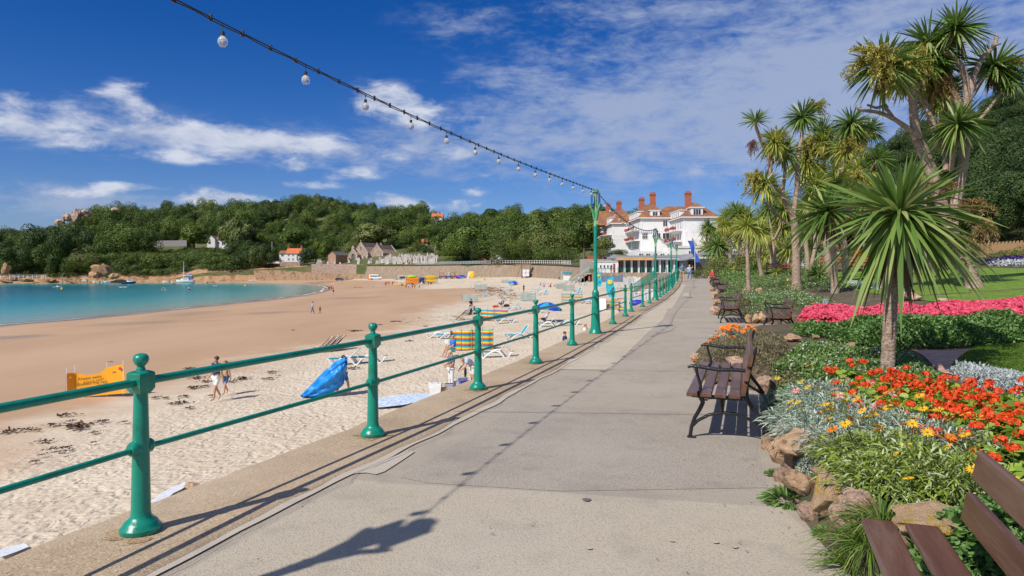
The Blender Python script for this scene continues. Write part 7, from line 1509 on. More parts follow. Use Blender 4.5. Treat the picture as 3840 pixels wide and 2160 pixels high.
def folding(label,px,py,m):
    v=sp(px,py); root=thing('pushchair' if 'pushchair' in label else 'beach_chair',label,'pushchair' if 'pushchair' in label else 'beach chair',v,rad(-70)); b=MB()
    for s in (-.22,.22): b.tube([(s,-.3,.05),(s,.35,.85)],.015,6); b.tube([(s,.3,.05),(s,-.25,.5)],.015,6)
    b.obj('frame',C_black,root); b=MB(); b.box(-.2,.2,-.25,.2,.42,.46); b.box(-.2,.2,.18,.22,.46,.95); b.obj('seat',m,root); b=MB()
    for s in (-.24,.24):
        for y in (-.3,.3): b.tube([(s-.02,y,.12),(s+.02,y,.12)],.12,10)
    if 'pushchair' in label: b.obj('wheels',C_black,root)
folding('dark folded pushchair with the person in black',1772,1180,C_grey); folding('folding beach chair under the seated person in the pale shirt',1882,1152,C_grey)
b=MB(); b.ell((0,0,.12),(.45,.3,.16),10,6); tag(b.obj('red_bag',C_red,loc=sp(1858,1152)),'red bag on the sand left of the folding chair','bag')
b=MB(); b.ell((0,0,.15),(.4,.25,.2),10,6); tag(b.obj('black_bag',C_black,loc=sp(1900,1150)),'black bag right of the folding chair','bag')
for x,y,lb in ((1742,1312,'black rucksack leaning on the rainbow windbreak, left'),(1768,1312,'black rucksack right of the other by the rainbow windbreak')): b=MB(); b.ell((0,0,.2),(.25,.18,.24),10,6); tag(b.obj('rucksack',C_black,loc=sp(x,y)),lb,'bag')
# things below the wall
def bagm(label,px,py,w,h,m,name='beach_bag'):
    v=sp(px,py); root=thing(name,label,'bag',v); b=MB(); b.prism([(-w*.42,0),(w*.42,0),(w*.5,h),(-w*.5,h)],'y',-.12,.12); b.obj('body',m,root); b=MB(); b.tube([(-w*.25,-.13,h),(-w*.2,-.15,h+.18),(w*.2,-.15,h+.18),(w*.25,-.13,h)],.012,6); b.obj('handle',C_tan,root)
bagm('white beach bag with a turquoise lining',1632,1478,.5,.45,C_white); bagm('small brown basket bag beside the white bag',1664,1474,.25,.22,C_tan); bagm('navy striped bag at the feet of the blonde woman',1684,1468,.32,.32,stripes('navy_stripes',[(.05,.06,.25),(.7,.7,.72)],.05)); bagm('grey striped bag against the white trousers',1705,1460,.34,.34,stripes('grey_stripes',[(.25,.25,.32),(.7,.68,.75)],.06)); bagm('red and blue cool bag at the edge of the wall',1745,1448,.5,.22,stripes('red_blue',[(.5,.03,.05),(.05,.2,.55)],.2)); bagm('blue patterned bag behind the cool bag',1735,1436,.4,.2,C_blue)
M_tow=mat('patterned_towel',(.70,.72,.75),(.30,.50,.72),scale=7,rough=.9,contrast=(.48,.54)); M_sheet=mat('pale_sheet',(.66,.68,.72),(.74,.75,.77),scale=3,rough=.85,bump=.03,bscale=5)
def towel(label,P,m):
    W_=[sp(*p) for p in P]; o=patch('beach_towel',[(p.x,p.y) for p in W_],m,lambda x,y:float(SND(x,y))+.05+.03*float(vnoise(x,y,.25,4)),.02,.15,kind=None); tag(o,label,'towel')
towel('white and blue patterned towels spread on the sand under the railing',[(1375,1530),(1420,1500),(1500,1488),(1590,1482),(1640,1488),(1580,1512),(1500,1530),(1420,1537)],M_tow)
towel('pale sheet lying against the wall right of the nearest post',[(560,1900),(600,1868),(640,1842),(694,1820),(698,1838),(650,1866),(600,1900)],M_sheet); towel('pale sheet corner showing at the bottom left edge of the wall',[(-20,2094),(10,2076),(90,2054),(110,2066),(60,2086),(0,2110)],M_sheet)
o=addobj('sandstone_block',RK[0],loc=sp(728,1835)+Vector((0,0,.06)),scale=(.22,.16,.14)); tag(o,'brown stone at the end of the pale sheet','rock')
# lifeguard banner
def banner():
    a=sp(246,1494); k=a.y/F; dz=lambda px,py: at(px,py,a.y)-a
    root=thing('lifeguard_banner','orange yellow lifeguard banner on poles with dark lettering','banner',a,0); m=mat('amber_banner',(.80,.33,.005),(.86,.38,.01),scale=2,rough=.7)
    T_=[(250,1400),(281,1398),(300,1403),(330,1406),(365,1402),(385,1393),(401,1378),(430,1372),(463,1366)]; Bt=[(243,1494),(283,1490),(300,1489),(330,1487),(365,1484),(385,1482),(401,1480),(430,1478),(473,1474)]; off=[.0,.28,.25,.22,.2,.18,.16,.12,.0]
    V=[]
    for (x,y),(p,q),o in zip(T_,Bt,off):
        A=at(x,y,a.y+o)-a; B=at(p,q,a.y+o)-a
        for j in range(5): V.append(B.lerp(A,j/4))
    n=len(T_); Q=[(i*5+j,(i+1)*5+j,(i+1)*5+j+1,i*5+j+1) for i in range(n-1) for j in range(4)]; N_=len(V); V2=V+[v+Vector((0,.012,0)) for v in V]; Q+=[tuple(N_+x for x in q[::-1]) for q in Q]
    addobj('banner_cloth',npmesh('banner_cloth',[tuple(v) for v in V2],Q,m,smooth=True),root)
    for (x,y0,y1,o) in ((250,1378,1496,.0),(281,1370,1494,.29),(401,1360,1484,.17),(462,1352,1478,.0)): MB().tube([at(x,y1,a.y+o+.02)-a,at(x,y0,a.y+o+.02)-a],.014,6).obj('pole',M_plast,root)
    md=mat('dark_print',(.06,.05,.03),rough=.8)
    def text(s,x,y,h,ry,m,name='lettering',bold=.003):
        cu=bpy.data.curves.new('t','FONT'); cu.body=s; cu.size=1; cu.offset=.012; o=bpy.data.objects.new('t',cu); COL.objects.link(o); bpy.context.view_layer.update(); me=bpy.data.meshes.new_from_object(o.evaluated_get(bpy.context.evaluated_depsgraph_get())); bpy.data.objects.remove(o); me.materials.clear(); me.materials.append(m)
        addobj(name,me,root,loc=at(x,y,a.y+.10)-a,rot=(PI/2,-ry,0),scale=h*k)
    for s,x,y in (('Always swim',292,1428),('between the red',284,1450),('and yellow flags',284,1470)): text(s,x,y,17.5,-rad(7)*-1,md)
    text('Lifeguards',421,1399,8.5,rad(9),md); b=MB(); b.ell((0,0,0),(.07,.005,.07),12,6); b.obj('emblem',mat('red_print',(.55,.05,.03),rough=.7),root,loc=at(450,1382,a.y-.03)-a)
    b=MB(); b.ell((0,0,0),(.05,.005,.035),12,6); b.obj('emblem',mat('orange_print',(.75,.18,.02),rough=.7),root,loc=at(264,1416,a.y+.05)-a)
banner()
# feather flags
def feather(label,px,pyb,pyt,w,c1,c2,lean=-.25,sun=True):
    v=sp(px,pyb); k=v.y/F; h=(pyb-pyt)*k; root=thing('feather_flag',label,'flag',v,0,'feather flags on the beach'); V=[];n=12
    for i in range(n+1): t=i/n; z=h*(.12+.86*t); x0=lean*h*t*.6; wd=w*k*(.35+.65*math.sin(PI*min(1,.25+t*.62)))*(1 if t<.93 else .6); V+=[(x0,.03*math.sin(i),z),(x0-wd*.5,.05*math.sin(i*1.2),z+.02),(x0-wd,.03*math.sin(i*.8),z-.05)]
    Q=[(3*i+j,3*i+j+1,3*i+j+4,3*i+j+3) for i in range(n) for j in range(2)]; N_=len(V); V+=[(x,y+.015,z) for x,y,z in V]; Q+=[tuple(N_+a for a in q[::-1]) for q in Q]
    addobj('flag_cloth',npmesh('flag_cloth',V,Q,c1,smooth=True),root); MB().tube([(0,.03,-.2),(lean*h*.3,.03,h*.5),(lean*h*.6,.03,h)],.025,6).obj('pole',M_plast,root)
    if sun: b=MB(); b.ell((lean*h*.42-w*k*.45,-.07,h*.76),(w*k*.27,.02,w*k*.27),12,8); b.obj('sun_print',c2,root); b=MB(); b.ell((lean*h*.2-w*k*.4,-.06,h*.38),(w*k*.2,.02,w*k*.14),10,6); b.obj('print',mat('navy_print',(.02,.08,.3),rough=.7),root)
M_ft=mat('turquoise_flag',(.02,.42,.55),(.04,.50,.60),scale=2,rough=.7); M_ys=mat('yellow_print',(.80,.60,.04),rough=.7)
feather('large turquoise feather flag with a yellow sun beyond the lamp post',2312,1124,1037,34,M_ft,M_ys); feather('smaller turquoise feather flag just right of the lamp post',2258,1082,1018,18,M_ft,M_ys,-.2); feather('thin pale blue feather flag by the white hire stall',2109,1054,1014,5,mat('pale_blue_flag',(.25,.42,.55),rough=.7),M_ys,-.05,False)
feather('dark blue feather flag at the boat park',1548,1036,996,10,mat('navy_flag',(.04,.10,.28),rough=.7),M_ys,-.1,False); feather('lilac blue feather flag at the boat park',1602,1036,1010,6,mat('lilac_flag',(.25,.30,.60),rough=.7),M_ys,-.05,False)
v=hit(2602,1030,PW); root=thing('banner_flag','deep blue flag hanging at the cafe entrance','flag',at(2606,1020,120)); MB().tube([(0,0,-1),(0,0,5.6)],.05,6).obj('pole',M_plast,root)
V=[(-1.3+.1*math.sin(i)+i*.16+1.3*j/3*.6,.1*math.sin(i+j),5.5-i*.42) for i in range(10) for j in range(4)]; Q=[(i*4+j,i*4+j+1,i*4+5+j,i*4+4+j) for i in range(9) for j in range(3)]; addobj('flag_cloth',npmesh('flag_cloth',V,Q,mat('deep_blue_flag',(.015,.07,.42),(.03,.12,.5),scale=1,rough=.7)),root)
v=sp(2258,1162); b=MB(); b.prism([(-.3,0),(.3,0),(.05,1.2),(-.05,1.2)],'x',-.4,.4); tag(b.obj('sandwich_board',M_plast,loc=v,ang=10),'white sandwich board standing on the sand by the lamp post','board')
# hire stall, blue fence, steps
v=sp(2135,1052); root=thing('hire_stall','white hire stall wall with a teal awning on the far sand','stall',v); b=MB(); b.box(-1.6,1.4,0,1.8,0,2.0); b.obj('wall',M_white,root); b=MB(); b.prism([(-1.9,2.0),(1.6,2.0),(1.4,2.35),(-1.6,2.35)],'y',-.5,2); b.obj('awning',M_teal,root)
root=thing('blue_fence','blue slatted fence at the foot of the terrace wall','fence',sp(2285,1058))
for i in range(22): b=MB(); b.box(-2.8+i*.26,-2.65+i*.26,0,.04,0,1.4+.1*math.sin(i)); b.obj('slat',mat('blue_paint',(.03,.16,.36),rough=.6),root)
root=thing('beach_steps','concrete steps with green handrails up to the cafe terrace','steps',Vector((17.4,158,-1.4)))
for i in range(9): b=MB(); b.box(-3.4+i*.42,1.0,0,2.4,-2,-.05+i*.29); b.obj('step',M_terr,root)
for y in (0,2.4): b=MB(); b.tube([(-3.4,y,.9),(.9,y,3.5)],.05,6); b.tube([(-3.4,y,-.2),(-3.4,y,.9)],.05,6); b.tube([(.9,y,2.2),(.9,y,3.5)],.05,6); b.obj('handrail',M_green,root)
v=at(1972,1040,235); v.z=float(SND(v.x,v.y)); root=thing('lifeguard_trailer','white box trailer with a timber lookout frame against the bay wall','trailer',v)
b=MB(); b.box(-1.1,1.1,-.8,1.4,.55,2.9,bev=.05); b.obj('box',M_plast,root); b=MB(); b.box(-.06,.06,-.83,-.81,.7,2.8); b.box(-1.05,1.05,-.83,-.81,1.7,1.78); b.obj('door_trim',mat('dark_red',(.30,.03,.03)),root)
for s in (-1.2,1.2): b=MB(); b.tube([(s-.12,.3,.4),(s+.12,.3,.4)],.4,14); b.obj('wheel',C_black,root)
b=MB(); 
for x,y in ((-3.2,0),(-1.4,2.2),(1.6,2.2)): b.box(x-.1,x+.1,y-.1,y+.1,-.2,4.6)
b.box(-3.4,1.8,-.2,2.4,4.6,4.75); b.tube([(-3.2,0,.3),(-1.4,2.2,4.4)],.08,6); b.tube([(1.6,2.2,.3),(-1.2,.2,4.5)],.08,6); b.obj('lookout_frame',M_woodp,root)
# ---------------------------------------------------------------- boats, boards, vehicles
WZ=lambda x,y:-5.3
def wp(px,py): return hit(px,py,WZ)
def BC(n,c): return mat(n,c,tuple(min(1,a*1.15) for a in c),scale=1,rough=.35,spec=.5)
B_w=BC('white_gelcoat',(.72,.73,.74)); B_r=BC('red_hull',(.45,.04,.03)); B_b=BC('blue_hull',(.03,.12,.38)); B_n=BC('navy_hull',(.02,.035,.10)); B_t=BC('teal_hull',(.02,.36,.40)); B_y=BC('yellow_hull',(.80,.50,.03)); B_o=BC('orange_hull',(.80,.22,.02)); B_k=BC('black_rubber',(.02,.02,.022)); B_g=BC('grey_rubber',(.28,.30,.33)); B_l=BC('lime_hull',(.30,.65,.05)); B_yo=BC('mustard_hull',(.55,.38,.03))
def hullmesh(L,w,h,m,m2=None,name='hull'):
    b=MB(); st=9; rows=[]
    for i in range(st):
        t=i/(st-1); f=1-max(0,(t-.45)/.55)**2.2; ww=w/2*max(f,.02)*(.86+.14*min(1,t*4)); z=h*(.9+.28*t*t); kz=h*.5*max(0,(t-.75)/.25)
        rows.append([(t*L-L/2,-ww,z),(t*L-L/2,-ww*.92,z*.45+kz*.3),(t*L-L/2,-ww*.5,-.12*h+kz*.6),(t*L-L/2,0,-.3*h+kz),(t*L-L/2,ww*.5,-.12*h+kz*.6),(t*L-L/2,ww*.92,z*.45+kz*.3),(t*L-L/2,ww,z)])
    vs=[p for r in rows for p in r]; b.mi=0
    b.add(vs,[(i*7+j,i*7+j+1,(i+1)*7+j+1,(i+1)*7+j) for i in range(st-1) for j in range(6)]+[(6,5,4,3,2,1,0)]); b.mi=1 if m2 else 0
    b.add([(r[0][0],r[0][1]*.97,r[0][2]-.05) for r in rows]+[(r[6][0],r[6][1]*.97,r[6][2]-.05) for r in rows],[(i,i+1,st+i+1,st+i) for i in range(st-1)])
    return b.mesh(name,[m,m2] if m2 else m,50)
def boat(label,px,py,lpx,rz,hm,kind='motor',on=wp,deckm=None,group=None,lift=0,cat='boat'):
    v=on(px,py); k=v.y/F; L=lpx*k; w=L*.34; h=L*.13; root=thing('sailing_boat' if kind=='yacht' else {'kayak':'kayak','rib':'inflatable_boat'}.get(kind,'motor_boat'),label,cat,v+Vector((0,0,lift+.02)),rad(rz),group)
    if kind in('kayak','board'):
        b=MB(); b.ell((0,0,.12),(L/2,L*.09,.15 if kind=='kayak' else .06),16,6); b.obj('hull',hm,root); 
        if kind=='kayak': b=MB(); b.lathe([(.35,.20),(.4,.27),(.33,.28)],10,c=(-.1,0,0)); b.obj('cockpit',B_k,root)
        else: b=MB(); b.box(-L*.45,-L*.35,-.01,.01,-.2,.1); b.obj('fin',B_k,root)
        return root
    addobj('hull',hullmesh(L,w,h,hm,deckm or B_w),root,loc=(0,0,h*.2))
    if kind=='rib':
        for s in (-1,1): b=MB(); b.tube([(-L*.5,s*w*.45,h*1.0),(L*.15,s*w*.45,h*1.05),(L*.4,s*w*.22,h*1.2),(L*.5,0,h*1.35)],L*.045,8); b.obj('tube',B_g,root)
        b=MB(); b.box(-L*.1,L*.02,-w*.12,w*.12,h*.6,h*2.2); b.obj('console',B_w,root); b=MB(); b.box(-L*.56,-L*.48,-w*.1,w*.1,h*.1,h*2.1,bev=.03); b.obj('outboard_engine',B_k,root)
    if kind in('motor','cabin','small'):
        c=L*.16 if kind!='small' else L*.08; b=MB(); b.prism([(-L*.12,h*1.15),(L*.30,h*1.25),(L*.22,h*1.15+c*.55),(L*.08,h*1.15+c*1.1),(-L*.10,h*1.15+c*1.15)],'y',-w*.30,w*.30); cb=b.obj('cabin',B_w,root,ang=15)
        b=MB(); b.prism([(L*.235,h*1.15+c*.48),(L*.09,h*1.15+c*1.02),(-L*.07,h*1.15+c*1.05),(-L*.07,h*1.15+c*.62),(L*.20,h*1.15+c*.42)],'y',-w*.315,w*.315); b.obj('cabin_window',M_glass,cb,ang=15)
        b=MB(); b.tube([(L*.47,0,h*1.25),(L*.47,0,h*1.9)],.03,5); b.tube([(L*.2,w*.33,h*1.9),(L*.47,0,h*1.95),(L*.2,-w*.33,h*1.9)],.03,5); b.obj('bow_rail',M_plast,root)
        b=MB(); b.box(-L*.56,-L*.49,-w*.1,w*.1,h*.1,h*1.9,bev=.03); b.obj('outboard_engine',B_k,root)
    if kind=='yacht':
        b=MB(); b.prism([(-L*.25,h*1.1),(L*.22,h*1.2),(L*.15,h*1.8),(-L*.02,h*2.1),(-L*.22,h*2.1)],'y',-w*.28,w*.28); cb=b.obj('cabin',B_w,root,ang=15); b=MB(); b.box(-L*.2,L*.08,-w*.29,w*.29,h*1.5,h*1.85); b.obj('cabin_window',M_glass,cb)
        H=(1042-962)*k; b=MB(); b.tube([(L*.08,0,h),(L*.08,0,H)],[.14,.09],8); b.tube([(L*.08,-.9,H*.55),(L*.08,.9,H*.55)],.05,6); b.obj('mast',M_plast,root)
        b=MB(); b.tube([(L*.06,0,h*3.2),(-L*.38,0,h*3.0)],.12,8); b.obj('boom',M_plast,root); b=MB(); b.ell((-L*.17,0,h*3.4),(L*.21,.25,.32),12,6); b.obj('furled_sail',B_b,root); b=MB(); b.box(-L*.42,-L*.22,-w*.3,w*.3,h*1.8,h*2.7,bev=.1); b.obj('cockpit_cover',B_b,root)
        b=MB(); 
        for q in ((L*.5,0,h*1.3),(-L*.5,0,h*1.2),(L*.05,w*.45,h*1.2),(L*.05,-w*.45,h*1.2)): b.tube([q,(L*.08,0,H*.97)],.018,4)
        b.obj('rigging',B_g,root)
    return root
gb='boats moored by the far shore'
boat('white yacht with a tall bare mast and blue sail cover moored at the far shore',694,1061,68,178,B_w,'yacht',group=gb)
boat('grey inflatable boat carrying people off the left shore',216,1081,34,-12,B_g,'rib',group=gb)
boat('white cabin boat propped on the rocks above the jetty posts',318,1059,26,160,B_w,'cabin',lambda x,y:at(x,y,346),group=gb,lift=.6)
boat('long low white motor boat, left of a pair by the posts',360,1061,32,175,B_w,'small',group=gb); boat('white motor boat with a blue cabin cover, right of a pair by the posts',395,1062,34,5,B_w,'motor',deckm=B_b,group=gb)
boat('small red and blue boat between the posts and the big cruiser',446,1058,18,10,B_r,'small',deckm=B_b,group=gb); boat('biggest white motor cruiser with a navy waterline',484,1064,50,4,B_n,'motor',group=gb)
boat('white and blue boat with an upright wheelhouse',546,1058,22,170,B_b,'cabin',group=gb); boat('low blue dinghy behind the wheelhouse boat',570,1057,18,5,B_b,'small',group=gb)
boat('white open boat left of the yacht',622,1060,28,172,B_w,'small',group=gb); boat('small white boat with a blue cover left of the yacht bow',650,1060,20,178,B_w,'small',deckm=B_b,group=gb)
boat('blue and orange kayak right of the yacht stern',722,1063,16,0,B_b,'kayak',group='kayaks on the water',cat='kayak'); boat('white kayak right of the yacht',745,1062,20,0,B_w,'kayak',group='kayaks on the water',cat='kayak')
for i,(x,y,l,m,ps,lb,c,pl) in enumerate([(461,1078,32,B_w,'sitfloor','person paddling the long white kayak',C_tan,'long white kayak in front of the big cruiser'),(613,1087,18,B_w,'sitfloor','paddler in a yellow helmet',cloth('yellow_cotton',(.75,.6,.05)),'pale kayak of the yellow helmeted paddler'),(708,1087,24,B_r,'sitfloor','paddler with a white cap in the red kayak',C_white,'red kayak in the middle of the bay'),(806,1073,24,B_w,'stand','person standing on the paddle board',C_tan,'white paddle board with a standing rider'),(652,1066,14,B_r,'sitfloor','paddler in red near the yacht bow',C_red,'red kayak below the yacht bow'),(778,1062,14,B_b,'sitfloor','paddler far out right of the yacht',C_navy,'small blue kayak far right of the yacht'),(799,1060,18,B_r,'sitfloor','paddler in the farthest red kayak',C_red,'red kayak behind the paddle board')]):
    boat(pl,x,y,l,5,m,'board' if ps=='stand' else 'kayak',group='kayaks on the water',cat='paddle board' if ps=='stand' else 'kayak'); person(lb,wp(x,y)+Vector((0,0,.16)),rad(-80+i*25),ps,1.7,c,C_black,grp='paddlers in the bay')
for x,y,lb in ((232,1084,'yellow mooring buoy beside the inflatable boat'),(920,1072,'yellow mooring buoy near the beach'),(1254,1066,'yellow buoy lying on the wet sand')): b=MB(); b.ell((0,0,.15),(.42,.42,.4),12,8); b.tube([(0,0,.5),(0,0,.75)],.06,6); tag(b.obj('mooring_buoy',B_y,loc=hit(x,y,lambda a,c:max(-5.3,float(SND(a,c))))),lb,'buoy',group='yellow buoys')
boat('small white dinghy drawn up at the water edge below the sea wall',943,1055,26,0,B_w,'small',sp,group='boats on the sand')
for i,(x,y0,y1) in enumerate([(234,1050,1030),(250,1053,1037),(269,1053,1039),(284,1053,1041),(300,1056,1043),(327,1062,1052),(343,1064,1054),(358,1064,1054),(372,1065,1055),(386,1065,1055),(402,1065,1054),(418,1066,1058)]):
    v=at(x,y1,340); b=MB(); b.tube([(0,0,-5),(0,0,0)],[.2,.17],7); tag(b.obj('jetty_post',mat('weathered_timber',(.24,.20,.15),(.34,.30,.24),scale=2,rough=.95),loc=v),['tallest grey jetty post at the left','second jetty post from the left','third jetty post from the left','fourth jetty post from the left','jetty post left of the propped cabin boat','first low post in front of the white motor boats','second low post in front of the white motor boats','third low post in front of the white motor boats','fourth low post in front of the white motor boats','fifth low post in front of the white motor boats','sixth low post in front of the white motor boats','last low post beside the red and blue boat'][i],'post',group='jetty posts at the far shore')
root=thing('grey_railing','pale railing along the rocks at the far left shore','railing',at(0,1042,350)); k=350/F
for i in range(12): b=MB(); b.box(-.08,.08,-.08,.08,-1,1.5); b.obj('post',M_whitep,root,loc=(i*17*k-2,0,0))
for z in (.7,1.4): b=MB(); b.box(-2,11*17*k-2,-.04,.04,z,z+.1); b.obj('rail',M_whitep,root)
# vehicles on the sand
def wheels(root,xs,w,r_):
    for x in xs:
        for s in (-1,1):
            b=MB(); b.tube([(x,s*w-.1,r_),(x,s*w+.1,r_)],r_,16); o=b.obj('wheel',B_k,root); b=MB(); b.tube([(x,s*w-.11,r_),(x,s*w+.11,r_)],r_*.5,10); b.obj('rim',B_g,o)
def onw(px,py,d):
    d=float(np.interp(px,[1409,1480,1538,1600,1660,1700,1760,1800],[342,329,319,309,299,290,279,273])); return lambda x,y: Vector(((px-1920)/F*d,d,float(SND((px-1920)/F*d,d))))
def van():
    root=thing('minibus','white high roofed minibus parked on the sand under the churchyard wall','van',onw(1409,0,0)(0,0),rad(0)); L=6.2
    b=MB(); b.prism([(-3.1,.45),(3.1,.45),(3.12,1.0),(2.95,1.25),(2.1,1.45),(1.5,2.35),(1.1,2.62),(-2.9,2.7),(-3.1,2.5)],'y',-1,1); b.obj('body',B_w,root,ang=20)
    for i in range(3): x=-2.5+i*1.15; b=MB(); b.box(x,x+1.05,-1.012,-1.0,1.45,2.1); b.obj('side_window',M_glass,root)
    b=MB(); b.prism([(1.05,1.45),(1.95,1.45),(1.45,2.15),(1.05,2.15)],'y',-1.012,-1.001); b.obj('front_window',M_glass,root); b=MB(); b.prism([(2.13,1.5),(1.55,2.33),(1.52,2.33),(2.1,1.5)],'y',-.85,.85); b.obj('windscreen',M_glass,root)
    b=MB(); b.box(-3.05,3.0,-1.01,-1.001,.5,.72); b.obj('sill_trim',B_g,root); wheels(root,(-2.0,2.1),.92,.38); b=MB(); b.box(-3.13,-3.1,-.95,-.6,1.0,1.7); b.obj('tail_light',B_o,root); b=MB(); b.box(2.98,3.13,-.95,-.65,.9,1.15); b.obj('headlight',M_glass,root)
    b=MB(); b.box(-3.9,-3.15,-.9,.9,.0,2.4,bev=.05); tag(b.obj('orange_locker',B_o,loc=onw(1409,0,0)(0,0)),'orange locker standing behind the white minibus','locker')
van()
def car(label,px,py,rz,m,on=sp,L=4.3,grp=None):
    root=thing('parked_car',label,'car',on(px,py),rad(rz),grp); b=MB(); b.prism([(-L/2,.35),(L/2,.35),(L/2,.75),(L*.28,.95),(L*.12,1.42),(-L*.30,1.45),(-L*.46,1.0),(-L/2,.8)],'y',-.85,.85); b.obj('body',m,root,ang=20)
    b=MB(); b.prism([(L*.23,.97),(L*.11,1.34),(-L*.27,1.37),(-L*.38,1.0)],'y',-.862,.862); b.obj('windows',M_glass,root,ang=20); wheels(root,(-L*.32,L*.32),.8,.33)
car('black car parked on the wet sand between kayaks',1273,1052,5,B_n)
tp=lambda z:(lambda x,y:at(x,y,160))
for x,lb,m in ((2300,'silver blue car parked on the road behind the cafe, left',BC('silver_blue_car',(.30,.36,.45))),(2322,'pale car parked on the road behind the cafe, right',BC('grey_car',(.40,.42,.45)))): v=at(x,969,172); car(lb,x,969,5,m,lambda a,c,v=v:v,grp='cars behind the cafe')
v=at(2312,972,173); b=MB(); b.box(-9,6,-3,3,-4,0); tag(b.obj('car_park_deck',M_terr,loc=v),kind='structure')
b=MB(); v=at(2240,974,176); b.box(-2.6,2.4,0,.1,-.4,1.05); tag(b.obj('timber_fence',mat('red_brown_fence',(.30,.09,.04),(.38,.13,.07),scale=2,rough=.9,stretch=(6,1,.3)),loc=v),'red brown timber fence behind the lamp post','fence')
boat('orange and yellow kayak beside the black car',1240,1055,34,0,B_o,'kayak',sp,group='boards on the sand',cat='kayak'); boat('blue kayak right of the black car',1308,1049,36,0,B_b,'kayak',sp,group='boards on the sand',cat='kayak'); boat('red and white board lying on the wet sand',1345,1079,36,0,B_r,'board',sp,group='boards on the sand',cat='board'); boat('white and blue board lying on the wet sand',1418,1074,44,0,B_w,'board',sp,group='boards on the sand',cat='board')
def rack(label,px,py,cols,n,L=5.4,tl=None,top=None):
    root=thing('kayak_trailer',label,'trailer',sp(px,py),rad(4),'trailers loaded with kayaks'); b=MB(); b.box(-2.4,2.4,-.9,.9,.5,.6)
    for x in (-2.2,2.2):
        for y in (-.9,.9): b.box(x-.04,x+.04,y-.04,y+.04,.6,.6+.5*n)
    b.obj('frame',B_g,root); wheels(root,(0,),1.0,.35)
    for i in range(n):
        for j in (-.5,.3):
            b=MB(); b.ell((0,j,.85+i*.48),(L/2,.38,.26),16,7); b.obj('stacked_kayak',cols[(i+(j>0))%len(cols)],root)
    if top: b=MB(); b.ell((-.3,0,.9+n*.48+.2),(1.9,.8,.5),14,7); b.obj('top_boat',top,root)
rack('trailer stacked with orange kayaks and a green dome on top',1547,1069,[B_o,B_yo,B_o],4,5.8,top=B_l); rack('trailer stacked with mustard yellow kayaks at the right',1616,1066,[B_yo,B_y,B_yo],5,4.4); rack('trailer with a dark blue cover and kayaks behind the group',1590,1066,[B_n,B_b],4,4.2); 
root=thing('boat_trailer','yellow based trailer carrying an upright white frame','trailer',sp(1508,1071)); b=MB(); b.box(-3,3,-.6,.6,.4,.6); b.obj('bed',B_y,root); wheels(root,(0,),.7,.32); b=MB()
for x in (-1.2,1.2): b.box(x-.06,x+.06,-.06,.06,.61,3.6)
for z in (1.4,2.3,3.5): b.box(-1.2,1.2,-.05,.05,z,z+.1)
b.obj('frame',M_plast,root)
gv='boats and vehicles in the boat park'
for x,d,l,rz,m,kd,lb in [(1484,338,16,10,B_w,'small','small white boat at the left end of the boat park'),(1494,334,16,0,B_b,'small','small blue boat second in the boat park'),(1538,332,26,170,B_r,'small','red boat with a white interior in the boat park'),(1553,334,22,10,B_w,'cabin','white cabin boat beside the red one'),(1577,330,20,175,B_w,'small','white boat with a dark windscreen in the boat park'),(1582,334,14,-40,B_r,'small','dark red boat tipped behind the white one'),(1597,330,20,0,B_w,'motor','white van like cabin boat in the middle of the boat park'),(1628,322,34,5,B_t,'small','teal boat with pale trim in the boat park'),(1735,300,24,5,B_g,'small','grey jet ski like boat on the pale sand'),(1693,312,22,0,B_w,'small','white low boat beside the tractor')]: boat(lb,x,0,l,rz,m,kd,onw(x,0,d),group=gv)
car('dark car at the left of the boat park',1516,0,0,B_n,onw(1516,0,336),grp=gv); 
def jeep(label,px,d,m,rz=5,cab=True):
    root=thing('beach_tractor',label,'tractor',onw(px,0,d)(0,0),rad(rz),gv); b=MB(); b.box(-1.6,.4,-.7,.7,.7,1.3,bev=.05); b.box(.4,1.9,-.5,.5,.8,1.4,bev=.08); b.obj('body',m,root); b=MB()
    for x in (-1.4,.3):
        for y in (-.65,.65): b.box(x-.05,x+.05,y-.05,y+.05,1.3,2.5)
    b.box(-1.6,.5,-.75,.75,2.5,2.6); b.obj('cab_frame',B_k if m is B_r else M_plast,root); wheels(root,(-1.0,),.85,.62); wheels(root,(1.4,),.7,.4)
jeep('red and white open jeep in the boat park',1660,318,B_r); jeep('blue tractor with a white canopy in the boat park',1684,314,B_b,175); jeep('dark red tractor at the right of the boat park',1703,310,B_r,10)
b=MB(); b.ell((0,0,.5),(2.1,1.0,.95),14,7); tag(b.obj('blue_cover',mat('royal_blue_tarpaulin',(.01,.02,.38)),loc=onw(1730,0,300)(0,0)),'heap under a royal blue cover by the bay wall','cover')
b=MB(); b.box(-.25,.25,-.05,.05,0,3.0,M=Matrix.Rotation(.2,4,'Y')); tag(b.obj('white_board',M_plast,loc=onw(1754,0,296)(0,0)),'tall white board leaning by the yellow boat','board')
b=MB(); b.ell((0,0,1.4),(1.15,.3,1.5),16,8,M=Matrix.Rotation(.15,4,'Y')); root=tag(b.obj('upright_boat',B_y,loc=onw(1768,0,292)(0,0)),'yellow boat standing on its side against the bay wall','boat')
b=MB(); b.ell((0,0,.2),(1.1,.5,.3),14,6); tag(b.obj('lime_boat',B_l,loc=onw(1797,0,288)(0,0)),'lime green inflatable lying on the pale sand','inflatable')
